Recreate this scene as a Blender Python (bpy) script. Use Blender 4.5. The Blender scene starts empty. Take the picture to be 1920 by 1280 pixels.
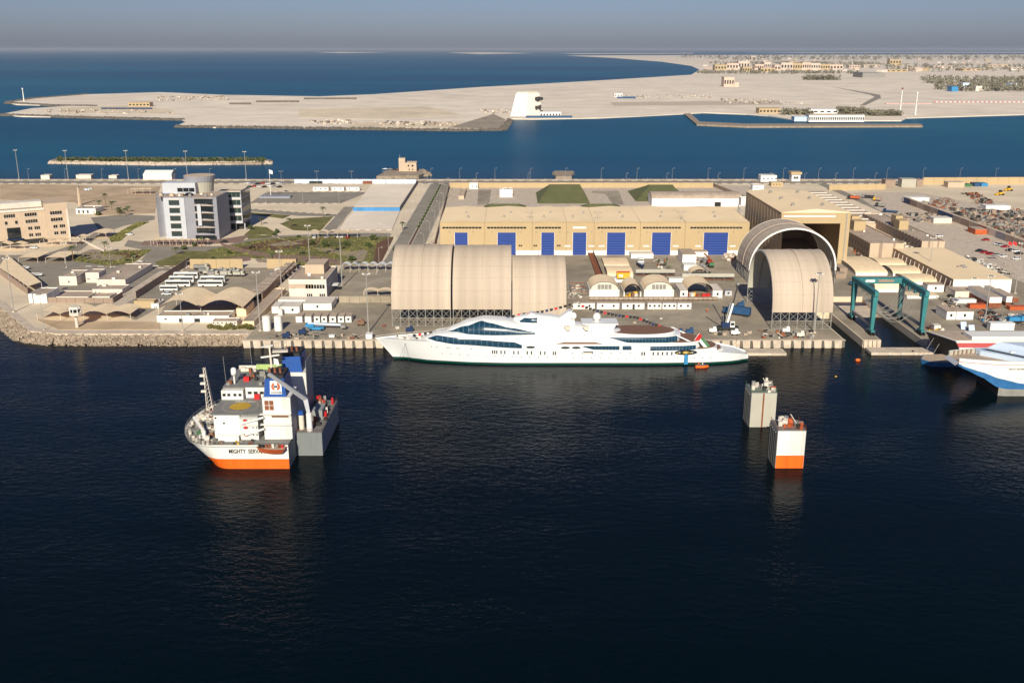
import bpy, math, random
from mathutils import Vector, Matrix
random.seed(7)
R = math.radians
sc = bpy.context.scene
C = sc.collection
# ---------------------------------------------------------------- camera
CAMH, FPX, PITCH = 114.0, 1867.0, math.atan(548/1867.0)
cam = bpy.data.cameras.new('camera'); cam.sensor_width = 36; cam.lens = FPX/1920*36
cam.clip_start = 1; cam.clip_end = 400000
camo = bpy.data.objects.new('camera', cam); C.objects.link(camo)
camo.location = (0, 0, CAMH); camo.rotation_euler = (math.pi/2-PITCH, 0, 0)
sc.camera = camo
# ---------------------------------------------------------------- sky, sun, exposure
SUN_EL, SUN_DIR = R(28), Vector((0.07, 1.0, 0)).normalized()   # direction in which shadows fall
w = bpy.data.worlds.new('World'); sc.world = w; w.use_nodes = True
nt = w.node_tree
sky = nt.nodes.new('ShaderNodeTexSky'); sky.sky_type = 'NISHITA'; sky.sun_disc = False
sky.sun_elevation = SUN_EL; sky.sun_rotation = R(184); sky.altitude = 0
sky.air_density = 1.0; sky.dust_density = 0.7; sky.ozone_density = 4.0
bg = nt.nodes['Background']; bg.inputs[1].default_value = 0.052
tint = nt.nodes.new('ShaderNodeMix'); tint.data_type = 'RGBA'; tint.blend_type = 'MULTIPLY'; tint.inputs['Factor'].default_value = 1; tint.inputs[7].default_value = (.76, .80, 1.14, 1)   # dusty lilac-grey Gulf sky
nt.links.new(sky.outputs[0], tint.inputs[6]); nt.links.new(tint.outputs[2], bg.inputs[0])
sl = bpy.data.lights.new('sun', 'SUN'); sl.energy = 5.0; sl.angle = R(0.53); sl.color = (1, .945, .79)
so = bpy.data.objects.new('sun', sl); C.objects.link(so)
so.rotation_euler = Vector((SUN_DIR.x, SUN_DIR.y, -math.tan(SUN_EL))).to_track_quat('-Z', 'Y').to_euler()
so.location = (0, -200, 300)
vs = sc.view_settings; vs.view_transform = 'Standard'; vs.look = 'None'; vs.exposure = 0.3; vs.gamma = 1
# ---------------------------------------------------------------- measuring: photo pixel (1920x1280) -> place on the ground
LZ = 3.0                                   # level of the quay above the sea
def ray(x, y):
    a, b, cp, sp = x-960, 640-y, math.cos(PITCH), math.sin(PITCH)
    return a, FPX*cp+b*sp, -FPX*sp+b*cp
def G(x, y, z=LZ):
    d = ray(x, y); t = (z-CAMH)/d[2]
    return d[0]*t, d[1]*t
def HZ(y, Y):
    d = ray(960, y); return CAMH+Y*d[2]/d[1]
def XP(x, y, Y):
    d = ray(x, y); return Y*d[0]/d[1]
def F(x0, x1, yb, yt, depth, z0=LZ):
    Y = G(960, yb, z0)[1]
    return XP(x0, yb, Y), XP(x1, yb, Y), Y, Y+depth, z0, HZ(yt, Y)
# ---------------------------------------------------------------- materials
MATS = {}
def M(key, rgb=None, rough=.75, var=.15, scale=.25, metal=0, bump=0, spec=.3, dirt=0, stretch=None):
    if key in MATS: return MATS[key]
    m = bpy.data.materials.new(key); m.use_nodes = True; t = m.node_tree; N = t.nodes; L = t.links
    p = N['Principled BSDF']; p.inputs['Roughness'].default_value = rough; p.inputs['Metallic'].default_value = metal
    p.inputs['Specular IOR Level'].default_value = spec
    if var or dirt:
        g = N.new('ShaderNodeNewGeometry'); mp = N.new('ShaderNodeMapping')
        if stretch: mp.inputs['Scale'].default_value = stretch
        L.new(g.outputs['Position'], mp.inputs['Vector'])
        n = N.new('ShaderNodeTexNoise'); n.inputs['Scale'].default_value = scale; n.inputs['Detail'].default_value = 6
        n.inputs['Roughness'].default_value = .65; L.new(mp.outputs[0], n.inputs['Vector'])
        r = N.new('ShaderNodeValToRGB'); e = r.color_ramp.elements
        e[0].position = .3; e[1].position = .7
        e[0].color = [c*(1-var) for c in rgb]+[1]; e[1].color = [min(1, c*(1+var)) for c in rgb]+[1]
        L.new(n.outputs['Fac'], r.inputs['Fac']); out = r.outputs['Color']
        if dirt:
            n2 = N.new('ShaderNodeTexNoise'); n2.inputs['Scale'].default_value = scale*.22; n2.inputs['Detail'].default_value = 8
            n2.inputs['Roughness'].default_value = .7; L.new(mp.outputs[0], n2.inputs['Vector'])
            r2 = N.new('ShaderNodeValToRGB'); r2.color_ramp.elements[0].position = .48; r2.color_ramp.elements[1].position = .72
            r2.color_ramp.elements[1].color = (dirt, dirt, dirt, 1)
            L.new(n2.outputs['Fac'], r2.inputs['Fac'])
            mx = N.new('ShaderNodeMix'); mx.data_type = 'RGBA'
            L.new(r2.outputs['Color'], mx.inputs['Factor']); L.new(out, mx.inputs[6])
            mx.inputs[7].default_value = [c*.45 for c in rgb]+[1]; out = mx.outputs[2]
        L.new(out, p.inputs['Base Color'])
        if bump:
            b = N.new('ShaderNodeBump'); b.inputs['Strength'].default_value = bump; b.inputs['Distance'].default_value = .3
            L.new(n.outputs['Fac'], b.inputs['Height']); L.new(b.outputs[0], p.inputs['Normal'])
    else: p.inputs['Base Color'].default_value = (*rgb, 1)
    MATS[key] = m; return m
for k, a in dict(
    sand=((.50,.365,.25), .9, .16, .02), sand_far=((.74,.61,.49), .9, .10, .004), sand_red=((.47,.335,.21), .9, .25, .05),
    concrete=((.27,.205,.155), .85, .16, .06), concrete_lt=((.52,.42,.32), .85, .22, .3), asphalt=((.155,.13,.112), .9, .16, .08),
    paving=((.24,.15,.115), .85, .15, .3), kerb=((.6,.53,.45), .8, .1, .5), rock=((.30,.23,.165), .9, .4, .35), rock_dk=((.13,.11,.09), .9, .35, .2),
    cream=((.44,.32,.175), .7, .05, .08), roof_tan=((.86,.65,.40), .7, .06, .05), fabric=((.46,.36,.275), .75, .1, .15),
    shade=((.80,.61,.39), .8, .10, .3), white=((.72,.69,.64), .55, .05, .2), offwhite=((.64,.56,.47), .7, .10, .3), yacht=((.70,.69,.665), .3, .02, .1),
    brownwall=((.30,.215,.16), .8, .10, .3), beige=((.50,.38,.27), .8, .08, .2), flatroof=((.33,.255,.195), .85, .18, .3), steel=((.24,.225,.20), .6, .2, .5),
    greyship=((.24,.245,.24), .6, .12, .3), greydeck=((.19,.185,.17), .8, .15, .4), bluegrey=((.27,.265,.29), .5, .08, .2), bluegrey_lt=((.46,.46,.48), .45, .05, .2),
    green_roof=((.115,.115,.045), .8, .14, .15), dark=((.03,.028,.027), .7, .2, .5), black=((.012,.012,.013), .6, 0, 1), blue=((.010,.065,.27), .5, .08, .5),
    door_blue=((.018,.045,.21), .5, .06, .3), navy=((.012,.03,.09), .5, .1, .5), truck_blue=((.022,.07,.155), .5, .2, .5), ltblue=((.04,.22,.42), .5, .15, .5), fence_blue=((.05,.2,.42), .5, .3, .1),
    teal=((.04,.185,.19), .5, .14, .3), orange=((.80,.135,.010), .5, .06, .3), redor=((.45,.095,.03), .5, .15, .5), red=((.5,.02,.02), .5, .1, .5), yellow=((.65,.38,.03), .6, .1, .5), ylw_heli=((.45,.28,.03), .8, .12, .4),
    teak=((.20,.105,.06), .6, .15, .8), rust=((.22,.075,.035), .85, .35, .8), hullgreen=((.0,.05,.032), .35, .1, .2), palegreen=((.35,.45,.16), .6, .1, .5), greenpaint=((.06,.16,.07), .6, .1, .5),
    grass=((.15,.135,.04), .95, .45, .12), soil=((.13,.065,.035), .95, .25, .15), hedge=((.06,.075,.02), .95, .4, .6), palm=((.07,.085,.03), .8, .4, .8), trunk=((.16,.105,.065), .9, .3, 1.),
    pole=((.32,.29,.26), .5, 0, 1), carwhite=((.75,.73,.7), .25, 0, 1), carsilver=((.35,.34,.33), .3, 0, 1), carblack=((.02,.02,.022), .2, 0, 1), carred=((.35,.015,.02), .25, 0, 1), tyre=((.02,.02,.02), .9, 0, 1),
    town=((.55,.44,.36), .9, .15, .01), town_pink=((.56,.42,.33), .9, .1, .02), treefar=((.17,.15,.10), .95, .35, .02), ferryblue=((.025,.12,.28), .45, .22, .4), stripe_red=((.5,.09,.09), .5, .05, .4), paleblue=((.5,.58,.68), .5, .06, .2), membrane=((.40,.37,.30), .8, .1, .1), chair=((.12,.12,.11),.8,.3,1.)).items():
    M(k, a[0], a[1], a[2], a[3])
for k in ('concrete', 'asphalt', 'flatroof', 'sand'):
    MATS.pop(k)
M('concrete', (.32,.262,.19), .85, .28, .07, dirt=.75); M('asphalt', (.27,.23,.18), .9, .15, .1, dirt=.35); M('flatroof', (.42,.32,.24), .85, .18, .3, dirt=.5)
M('sand', (.68,.55,.39), .95, .15, .03, dirt=.4)
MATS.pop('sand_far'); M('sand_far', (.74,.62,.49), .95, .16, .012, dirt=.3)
M('shipwhite', (.70,.67,.61), .5, .06, .9, dirt=.5, stretch=(1, 1, .12)); M('shiporange', (.78,.13,.01), .5, .10, .8, dirt=.45, stretch=(1, 1, .15)); M('shipgrey', (.18,.19,.185), .6, .12, .8, dirt=.6, stretch=(1, 1, .15)); M('mullion', (.10,.17,.23), .5, 0); M('door_gap', (.05,.11,.36), .5, 0)
def glassmat(key, rgb, rough=.06, spec=.8):
    m = bpy.data.materials.new(key); m.use_nodes = True; p = m.node_tree.nodes['Principled BSDF']
    p.inputs['Base Color'].default_value = (*rgb, 1); p.inputs['Roughness'].default_value = rough; p.inputs['Specular IOR Level'].default_value = spec
    MATS[key] = m
glassmat('glass', (.012,.016,.018)); glassmat('glass_yacht', (.008,.038,.068), .28, .3); glassmat('glass_green', (.03,.045,.04), .1)
# ---------------------------------------------------------------- mesh collector and object helpers
class MB:
    def __init__(s): s.v = []; s.f = []
    def quad(s, *p):
        i = len(s.v); s.v += [tuple(q) for q in p]; s.f.append(tuple(range(i, i+len(p)))); return s
    def hexa(s, b, t):
        i = len(s.v); n = len(b); s.v += [tuple(q) for q in b]+[tuple(q) for q in t]
        s.f.append(tuple(i+k for k in reversed(range(n)))); s.f.append(tuple(i+n+k for k in range(n)))
        for k in range(n): s.f.append((i+k, i+(k+1) % n, i+n+(k+1) % n, i+n+k))
        return s
    def box(s, x0, x1, y0, y1, z0, z1):
        if x0 > x1: x0, x1 = x1, x0
        if y0 > y1: y0, y1 = y1, y0
        return s.hexa([(x0,y0,z0),(x1,y0,z0),(x1,y1,z0),(x0,y1,z0)], [(x0,y0,z1),(x1,y0,z1),(x1,y1,z1),(x0,y1,z1)])
    def obox(s, cx, cy, cz, lx, ly, lz, a=0):
        c, n = math.cos(a), math.sin(a)
        q = [(cx+c*u-n*v, cy+n*u+c*v) for u, v in ((-lx/2,-ly/2),(lx/2,-ly/2),(lx/2,ly/2),(-lx/2,ly/2))]
        return s.hexa([(*p, cz) for p in q], [(*p, cz+lz) for p in q])
    def prism(s, poly, z0, z1): return s.hexa([(x, y, z0) for x, y in poly], [(x, y, z1) for x, y in poly])
    def cyl(s, p, q, r0, r1=None, n=8):
        r1 = r0 if r1 is None else r1; p = Vector(p); q = Vector(q); d = (q-p).normalized()
        u = d.orthogonal().normalized(); v = d.cross(u)
        ring = lambda c, r: [c+(u*math.cos(2*math.pi*k/n)+v*math.sin(2*math.pi*k/n))*r for k in range(n)]
        return s.hexa(ring(p, r0), ring(q, r1))
    def bar(s, p, q, w): return s.cyl(p, q, w*.7, n=4)
    def tube(s, pts, r, n=5):
        for a, b in zip(pts, pts[1:]): s.cyl(a, b, r, n=n)
        return s
    def grid(s, rows, close=False):
        i = len(s.v); n = len(rows[0])
        for r in rows: s.v += [tuple(p) for p in r]
        for a in range(len(rows)-1):
            for b in range(n if close else n-1):
                c = (b+1) % n; s.f.append((i+a*n+b, i+a*n+c, i+(a+1)*n+c, i+(a+1)*n+b))
        return s
    def dome(s, c, r, n=10, m=5, zs=1.0, full=False):
        lo = -math.pi/2*.7 if full else 0
        return s.grid([[(c[0]+r*math.cos(e)*math.cos(t), c[1]+r*math.cos(e)*math.sin(t), c[2]+r*zs*math.sin(e)) for t in [2*math.pi*k/n for k in range(n)]]
                       for e in [lo+(math.pi/2*.999-lo)*j/m for j in range(m+1)]], True)
    def build(s, name, mat, parent=None, smooth=False):
        o = Vector((0,0,0)); q = parent
        while q is not None: o += Vector(q.location); q = q.parent
        me = bpy.data.meshes.new(name); me.from_pydata([(a-o.x, b-o.y, c-o.z) for a, b, c in s.v], [], s.f); me.update()
        me.materials.append(MATS[mat] if isinstance(mat, str) else mat)
        if smooth: me.polygons.foreach_set('use_smooth', [True]*len(me.polygons))
        ob = bpy.data.objects.new(name, me); C.objects.link(ob)
        if parent is not None: ob.parent = parent
        return ob
def tag(o, label, cat, group=None, kind=None):
    if label: o['label'] = label
    if cat: o['category'] = cat
    if group: o['group'] = group
    if kind: o['kind'] = kind
    return o
def thing(name, label, cat, loc=(0,0,0), group=None):
    o = bpy.data.objects.new(name, None); C.objects.link(o); o.location = loc; o.empty_display_size = .5
    return tag(o, label, cat, group)
def struct(name, mb, mat, **k): o = mb.build(name, mat, **k); o['kind'] = 'structure'; return o
KIDS = {}
def copy_tree(o, parent=None, loc=None, rz=None, label=None, group=None, mat=None):
    c = o.copy(); C.objects.link(c)
    if parent is not None: c.parent = parent
    if loc is not None: c.location = loc
    if rz is not None: c.rotation_euler = (0, 0, rz)
    if label: c['label'] = label
    if group: c['group'] = group
    for ch in [q for q in o.children]: copy_tree(ch, c)
    return c
def P(pts, z=LZ): return [G(x, y, z) for x, y in pts]
def wall_line(mb, pts, z0, z1, th=.3):
    for (x0, y0), (x1, y1) in zip(pts, pts[1:]):
        d = math.hypot(x1-x0, y1-y0); a = math.atan2(y1-y0, x1-x0)
        mb.obox((x0+x1)/2, (y0+y1)/2, z0, d, th, z1-z0, a)
    return mb
# ================================================================ SETTING
# sea
def water():
    m = bpy.data.materials.new('sea_water'); m.use_nodes = True; t = m.node_tree; N = t.nodes; L = t.links
    p = N['Principled BSDF']; p.inputs['IOR'].default_value = 1.33; p.inputs['Specular IOR Level'].default_value = .15
    g = N.new('ShaderNodeNewGeometry')
    def noise(scale, sx=1, sy=1, det=3, rot=12):
        mp = N.new('ShaderNodeMapping'); mp.inputs['Scale'].default_value = (sx, sy, 1); mp.inputs['Rotation'].default_value = (0, 0, R(rot))
        L.new(g.outputs['Position'], mp.inputs['Vector'])
        n = N.new('ShaderNodeTexNoise'); n.inputs['Scale'].default_value = scale; n.inputs['Detail'].default_value = det; L.new(mp.outputs[0], n.inputs['Vector']); return n.outputs['Fac']
    # water colour: dark navy harbour, bluer and lighter beyond the land, paler over sandbanks
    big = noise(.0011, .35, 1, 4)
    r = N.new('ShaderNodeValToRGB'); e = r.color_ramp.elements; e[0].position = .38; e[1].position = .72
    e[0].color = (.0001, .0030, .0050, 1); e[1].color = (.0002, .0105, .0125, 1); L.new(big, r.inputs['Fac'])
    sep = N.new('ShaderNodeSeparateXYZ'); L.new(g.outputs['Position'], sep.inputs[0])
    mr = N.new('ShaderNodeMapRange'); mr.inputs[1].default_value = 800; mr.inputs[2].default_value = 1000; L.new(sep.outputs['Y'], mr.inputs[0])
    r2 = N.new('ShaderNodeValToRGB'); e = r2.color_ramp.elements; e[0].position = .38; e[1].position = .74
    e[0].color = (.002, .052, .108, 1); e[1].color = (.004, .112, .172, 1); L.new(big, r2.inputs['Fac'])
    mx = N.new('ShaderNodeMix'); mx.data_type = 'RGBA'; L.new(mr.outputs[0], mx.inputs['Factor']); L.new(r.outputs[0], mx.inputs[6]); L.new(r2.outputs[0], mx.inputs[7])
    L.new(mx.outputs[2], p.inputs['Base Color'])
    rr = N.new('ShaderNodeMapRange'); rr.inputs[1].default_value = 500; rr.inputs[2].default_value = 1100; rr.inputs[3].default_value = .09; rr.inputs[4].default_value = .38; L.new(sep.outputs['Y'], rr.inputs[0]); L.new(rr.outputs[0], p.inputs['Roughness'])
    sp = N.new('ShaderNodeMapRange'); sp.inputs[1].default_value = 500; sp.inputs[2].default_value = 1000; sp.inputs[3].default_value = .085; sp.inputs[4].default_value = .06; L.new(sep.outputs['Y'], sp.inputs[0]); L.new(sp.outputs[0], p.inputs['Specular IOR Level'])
    def mul(a, k):
        q = N.new('ShaderNodeMath'); q.operation = 'MULTIPLY'; L.new(a, q.inputs[0]); q.inputs[1].default_value = k; return q.outputs[0]
    def add(a, b):
        q = N.new('ShaderNodeMath'); L.new(a, q.inputs[0]); L.new(b, q.inputs[1]); return q.outputs[0]
    h = add(add(mul(noise(.30, 1, 1.7, 5, 24), .50), mul(noise(1.1, 1, 1.6, 3, -15), .22)), mul(noise(.028, .6, 1.4, 3, 8), 1.0))
    b = N.new('ShaderNodeBump'); b.inputs['Distance'].default_value = 1.0
    wp = N.new('ShaderNodeMapRange'); wp.inputs[1].default_value = .35; wp.inputs[2].default_value = .65; wp.inputs[3].default_value = .16; wp.inputs[4].default_value = .58; L.new(noise(.012, .45, 1.2, 4, 20), wp.inputs[0]); L.new(wp.outputs[0], b.inputs['Strength'])
    L.new(h, b.inputs['Height']); L.new(b.outputs[0], p.inputs['Normal'])
    return m
MATS['water'] = water()
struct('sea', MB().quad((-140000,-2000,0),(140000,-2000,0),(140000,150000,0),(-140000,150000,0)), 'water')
# harbour land: one slab, front edge = left shore, quay, inlet, two lift piers, right quay
QX0, QX1 = G(455, 638)[0], G(1585, 638)[0]
QY = 380.0
PA0, PA1, PB0, PB1 = 139.6, 146.8, 163.6, 170.5
shore = P([(-900, 250+60), (-300, 440), (0, 576), (56, 621), (110, 626.5)])
REAR = G(960, 336)[1]
land = [(-1500, REAR), (-1500, shore[0][1])]+shore+[(QX0, G(455, 627)[1]), (QX0, QY), (QX1, QY), (QX1, 424), (PA0, 424), (PA0, QY), (PA1, QY), (PA1, 452), (PB0, 452), (PB0, QY), (PB1, QY),
        (PB1, 392), (176, 392), (1500, 392), (1500, REAR)]
def slab(name, poly, z0, z1, mat):
    import bmesh
    bm = bmesh.new(); f = bm.faces.new([bm.verts.new((x, y, z1)) for x, y in poly]); f.normal_update()
    if f.normal.z < 0: f.normal_flip()
    ex = bmesh.ops.extrude_face_region(bm, geom=[f])
    for q in ex['geom']:
        if isinstance(q, bmesh.types.BMVert): q.co.z = z0
    bmesh.ops.recalc_face_normals(bm, faces=bm.faces[:]); bmesh.ops.triangulate(bm, faces=bm.faces[:])
    me = bpy.data.meshes.new(name); bm.to_mesh(me); bm.free(); me.materials.append(MATS[mat])
    o = bpy.data.objects.new(name, me); C.objects.link(o); o['kind'] = 'structure'; return o
slab('harbour_ground', land, -4, LZ, 'sand')
ZL = [0]
def sheet(name, px, mat, lvl=1, raw=False, z=LZ):
    ZL[0] += 1; poly = px if raw else P(px, z)
    return slab(name, poly, z-.05, z+.012+.0032*ZL[0], mat)
# --- ground sheets
sheet('quay_apron', [(QX0+.5, 381), (QX1-.5, 381), (QX1-.5, 425), (PA0+.5, 425), (PA0+.5, 381), (PA1-.3, 381), (PA1-.3, 453), (PB0+.3, 453), (PB0+.3, 381), (PB1-.3, 381), (PB1-.3, 393), (330, 393), (330, 520), (200, 640), (128, 640), (128, 549), (-35, 549), (-35, 500), (-82, 500), (-82, 470), (QX0+.5, 470)], 'concrete', 1, True)
sheet('left_yard_apron', [(0, 478), (60, 478), (230, 500), (300, 505), (330, 560), (255, 600), (130, 560), (60, 520), (0, 500)], 'asphalt', 1)
sheet('bus_yard_floor', [(345, 502), (548, 502), (450, 590), (300, 590)], 'concrete', 2)
sheet('compound_lane', [(300, 508), (345, 508), (225, 575), (195, 575)], 'concrete_lt', 2)
sheet('plaza_parking', [(640, 498), (740, 498), (740, 560), (610, 560)], 'concrete', 2)
# main avenue, running away from the quay
AX0, AX1, AX2, AX3 = -69.5, -61.5, -59.5, -51.5
sheet('avenue_left_lane', [(AX0, 500), (AX1, 500), (AX1, 862), (AX0, 862)], 'asphalt', 3, True)
sheet('avenue_right_lane', [(AX2, 500), (AX3, 500), (AX3, 862), (AX2, 862)], 'asphalt', 3, True)
sheet('avenue_median', [(AX1, 500), (AX2, 500), (AX2, 862), (AX1, 862)], 'soil', 4, True)
cy = [G(960, 344)[1], G(960, 339)[1]]
sheet('coast_road', [(-1400, cy[0]), (1400, cy[0]), (1400, cy[1]), (-1400, cy[1])], 'asphalt', 4, True)
sheet('cross_road', [(640, 437), (735, 437), (728, 447), (628, 447)], 'asphalt', 3)
sheet('garden_road', [(645, 388), (665, 388), (625, 437), (600, 437)], 'asphalt', 4)
sheet('loop_road', [(0, 494), (60, 478), (150, 484), (260, 497), (330, 500), (330, 508), (200, 506), (100, 500), (0, 512)], 'asphalt', 4)
sheet('tower_forecourt_road', [(240, 450), (330, 462), (420, 461), (470, 447), (520, 442), (640, 437), (640, 441), (540, 448), (480, 458), (420, 468), (300, 498), (255, 498), (280, 470), (232, 462)], 'asphalt', 2)
sheet('office_side_road', [(170, 408), (230, 402), (290, 405), (290, 412), (230, 424), (190, 440), (150, 470), (120, 478), (80, 478), (140, 458), (185, 432)], 'asphalt', 3)
sheet('parking_lot', [(500, 360), (692, 360), (640, 381), (468, 381)], 'asphalt', 2)
sheet('parking_access_road', [(462, 391), (530, 396), (620, 402), (640, 402), (640, 406), (560, 405), (462, 396)], 'asphalt', 3)
sheet('east_road', [(262, 470), (270, 470), (270, 862), (262, 862)], 'asphalt', 3, True)
sheet('east_yard_floor', [(1600, 362), (1720, 360), (1920, 400), (2100, 470), (2000, 560), (1760, 470)], 'concrete_lt', 1)
sheet('tank_yard_floor', [(845, 352), (1405, 348), (1405, 384), (835, 390)], 'concrete_lt', 1)
sheet('tank_yard_road', [(897, 356), (921, 356), (917, 384), (895, 384)], 'concrete', 3)
sheet('tank_yard_crossing', [(1110, 358), (1160, 358), (1170, 384), (1150, 384), (1135, 364), (1110, 362)], 'concrete', 3)
# lawns and planting
for i, (nm, px, mt) in enumerate([
    ('lawn', [(385,470),(470,452),(540,444),(738,444),(712,496),(560,498),(540,490),(420,480)], 'grass'),
    ('lawn', [(458,440),(478,424),(500,426),(520,438),(505,446),(465,448)], 'grass'),
    ('lawn', [(128,478),(215,470),(285,468),(245,496),(200,498),(140,490)], 'grass'),
    ('lawn', [(205,446),(255,418),(280,416),(250,430),(225,452),(208,454)], 'hedge'),
    ('lawn', [(290,492),(350,470),(420,474),(470,488),(390,494),(300,500)], 'grass'),
    ('lawn', [(550,410),(625,406),(600,434),(550,432),(525,420)], 'grass'),
    ('lawn', [(465,398),(545,404),(530,410),(468,402)], 'grass'),
    ('planting_bed', [(706,456),(730,446),(738,446),(714,494),(700,496)], 'soil'),
    ('planting_bed', [(440,466),(500,452),(600,448),(596,460),(500,470)], 'soil'),
    ('planting_bed', [(215,474),(262,474),(262,484),(230,482)], 'soil'),
    ('garden_path', [(410,455),(470,470),(520,477),(610,482),(650,492),(640,496),(540,488),(470,478),(425,466)], 'paving'),
    ('garden_path', [(340,497),(450,481),(470,482),(470,488),(400,500)], 'paving'),
    ('forecourt_paving', [(270,452),(330,450),(420,448),(470,440),(450,455),(330,461),(262,460)], 'paving'),
    ('rock_garden', [(590,465),(620,466),(655,473),(684,468),(690,474),(680,490),(655,490),(650,480),(600,470)], 'rock'),
    ('rock_garden', [(478,486),(500,484),(545,488),(520,494),(484,492)], 'rock'),
    ('rock_garden', [(143,479),(170,468),(195,468),(185,476),(238,480),(222,488),(170,488)], 'rock'),
    ('rock_garden', [(500,460),(535,452),(570,457),(520,462)], 'rock'),
    ('vacant_plot', [(668,391),(752,391),(735,431),(634,431)], 'sand_far'),
    ('vacant_plot', [(697,346),(782,346),(752,387),(664,387)], 'sand_far'),
    ('dirt_ground', [(0,345),(300,350),(290,400),(180,405),(140,380),(0,375)], 'sand_red'),
    ('shore_dirt', [(64,598),(110,602),(300,604),(300,618),(110,618)], 'sand_red')]):
    sheet(nm, px, mt, 5+i % 2)
sheet('promenade', [G(-300, 440), G(0, 576), G(56, 621), G(110, 626), (QX0, G(455, 626.5)[1]), (QX0, G(455, 620.5)[1]), G(110, 619.5), G(64, 614), G(8, 566), G(-290, 432)], 'concrete_lt', 8, True)
# kerbs: black-and-white painted kerb stones as pieces of the roads
def kerb_line(pts, step=3.2, parent=None, mat=('kerb', 'dark')):
    a = MB(); b = MB(); k = 0
    for (x0, y0), (x1, y1) in zip(pts, pts[1:]):
        L_ = math.hypot(x1-x0, y1-y0); n = max(1, int(L_/step)); an = math.atan2(y1-y0, x1-x0)
        for i in range(n):
            t = (i+.5)/n; (a if k % 2 else b).obox(x0+(x1-x0)*t, y0+(y1-y0)*t, LZ+.02, L_/n, .45, .2, an); k += 1
    return a, b
for px in ([(468,381.5),(640,381.5)], [(505,360),(692,360)], [(462,391),(530,396),(620,402)], [(660,388),(634,431.5),(735,431.5),(752,391)], [(480,440),(510,442),(545,453),(600,447)], [(150,499),(330,503)], [(330,500),(255,497)], [(600,437),(648,388)]):
    a, b = kerb_line(P(px)); 
    for m_, q in (('kerb', a), ('paving', b)):
        o = q.build('kerb', m_); o['kind'] = 'structure'
for X in (AX0-.3, AX3+.3, AX1, AX2):
    o = MB().box(X-.2, X+.2, 500, 862, LZ, LZ+.16).build('kerb', 'kerb'); o['kind'] = 'structure'
a, b = kerb_line([(-600, cy[0]-.6), (600, cy[0]-.6)], 4.5)
for m_, q in (('kerb', a), ('dark', b)): o = q.build('kerb', m_); o['kind'] = 'structure'
a, b = kerb_line([(-600, cy[1]+1.2), (900, cy[1]+1.2)], 5)
for m_, q in (('kerb', a), ('paving', b)): o = q.build('kerb', m_); o['kind'] = 'structure'
# avenue hedges in the median
for k in range(16):
    y0 = 640+k*13.5
    tag(MB().obox(-60.5, y0, LZ+.02, 1.5, 7, 1.0).build('hedge', 'hedge'), 'clipped hedge block in the median of the straight avenue', 'hedge', 'avenue median hedges')
# slip ramp and pier fittings
struct('slipway', MB().hexa([(PA1+.05,424,-1),(PB0-.05,424,-1),(PB0-.05,451.9,-1),(PA1+.05,451.9,-1)], [(PA1+.05,424,-.05),(PB0-.05,424,-.05),(PB0-.05,451.9,.6),(PA1+.05,451.9,.6)]), 'concrete_lt')
# quay face: proud concrete panels; recess shadow put into dark backing colour and panel taper
qw = struct('quay_wall', MB().box(QX0, QX1, QY-.25, QY-.02, -2, LZ-.05), 'rock_dk')
struct('quay_edge', MB().box(QX0, QX1, QY-.95, QY+.6, LZ+.02, LZ+.22), 'concrete_lt')
n = int((QX1-QX0)/4.05); me = None
for k in range(n):
    x = QX0+k*4.05
    if me is None:
        o = MB().hexa([(.7,QY-1.0,-2),(3.1,QY-1.0,-2),(3.1,QY-.26,-2),(.7,QY-.26,-2)], [(0,QY-.85,LZ),(3.1,QY-.85,LZ),(3.1,QY-.26,LZ),(0,QY-.26,LZ)]).build('panel', 'concrete_lt', qw); me = o.data; o.location = (x, 0, 0)
    else:
        o = bpy.data.objects.new('panel', me); C.objects.link(o); o.parent = qw; o.location = (x, 0, 0)
for (x0, x1) in ((PA0, PA1), (PB0, PB1)):
    for j in range(4):
        x = x0+.1+j*1.75
        o = bpy.data.objects.new('panel', me); C.objects.link(o); o.parent = qw; o.location = (x, 0, 0); o.scale = (.42, 1, 1)
# rocks of the shore: too many to count
def rocks(name, path, n, w0, w1, z0, z1, s0, s1, mat, label):
    mb = MB(); seg = []; tot = 0
    for a, b in zip(path, path[1:]):
        d = math.hypot(b[0]-a[0], b[1]-a[1]); seg.append((tot, d, a, b)); tot += d
    for i in range(n):
        s = random.random()*tot
        for t0, d, a, b in seg:
            if t0 <= s <= t0+d: break
        u = (s-t0)/d; nx, ny = (b[1]-a[1])/d, -(b[0]-a[0])/d
        q = random.random(); o = w0+(w1-w0)*q; z = z0+(z1-z0)*q; r = random.uniform(s0, s1)
        cx, cyy = a[0]+(b[0]-a[0])*u+nx*o, a[1]+(b[1]-a[1])*u+ny*o
        an = random.random()*3; j = lambda: random.uniform(.65, 1.15)*r
        pts = [Vector((sx*j(), sy*j()*.9, sz*j()*.75)) for sx, sy, sz in ((-1,-1,-1),(1,-1,-1),(1,1,-1),(-1,1,-1),(-.7,-.7,1),(.7,-.7,1),(.7,.7,1),(-.7,.7,1))]
        rot = Matrix.Rotation(an, 3, 'Z') @ Matrix.Rotation(random.uniform(-.5,.5), 3, 'X')
        pts = [rot @ p+Vector((cx, cyy, z)) for p in pts]
        mb.hexa(pts[:4], pts[4:])
    o = mb.build(name, mat); tag(o, label, 'rocks', kind='stuff'); return o
shore2 = shore[1:]+[(QX0, G(455, 627)[1])]
core = MB()
for a, b in zip(shore2, shore2[1:]):
    core.hexa([(a[0],a[1]+.5,-3),(a[0],a[1]-7,-3),(b[0],b[1]-7,-3),(b[0],b[1]+.5,-3)], [(a[0],a[1]+.5,LZ-.3),(a[0],a[1]-1,LZ-.5),(b[0],b[1]-1,LZ-.5),(b[0],b[1]+.5,LZ-.3)])
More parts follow.
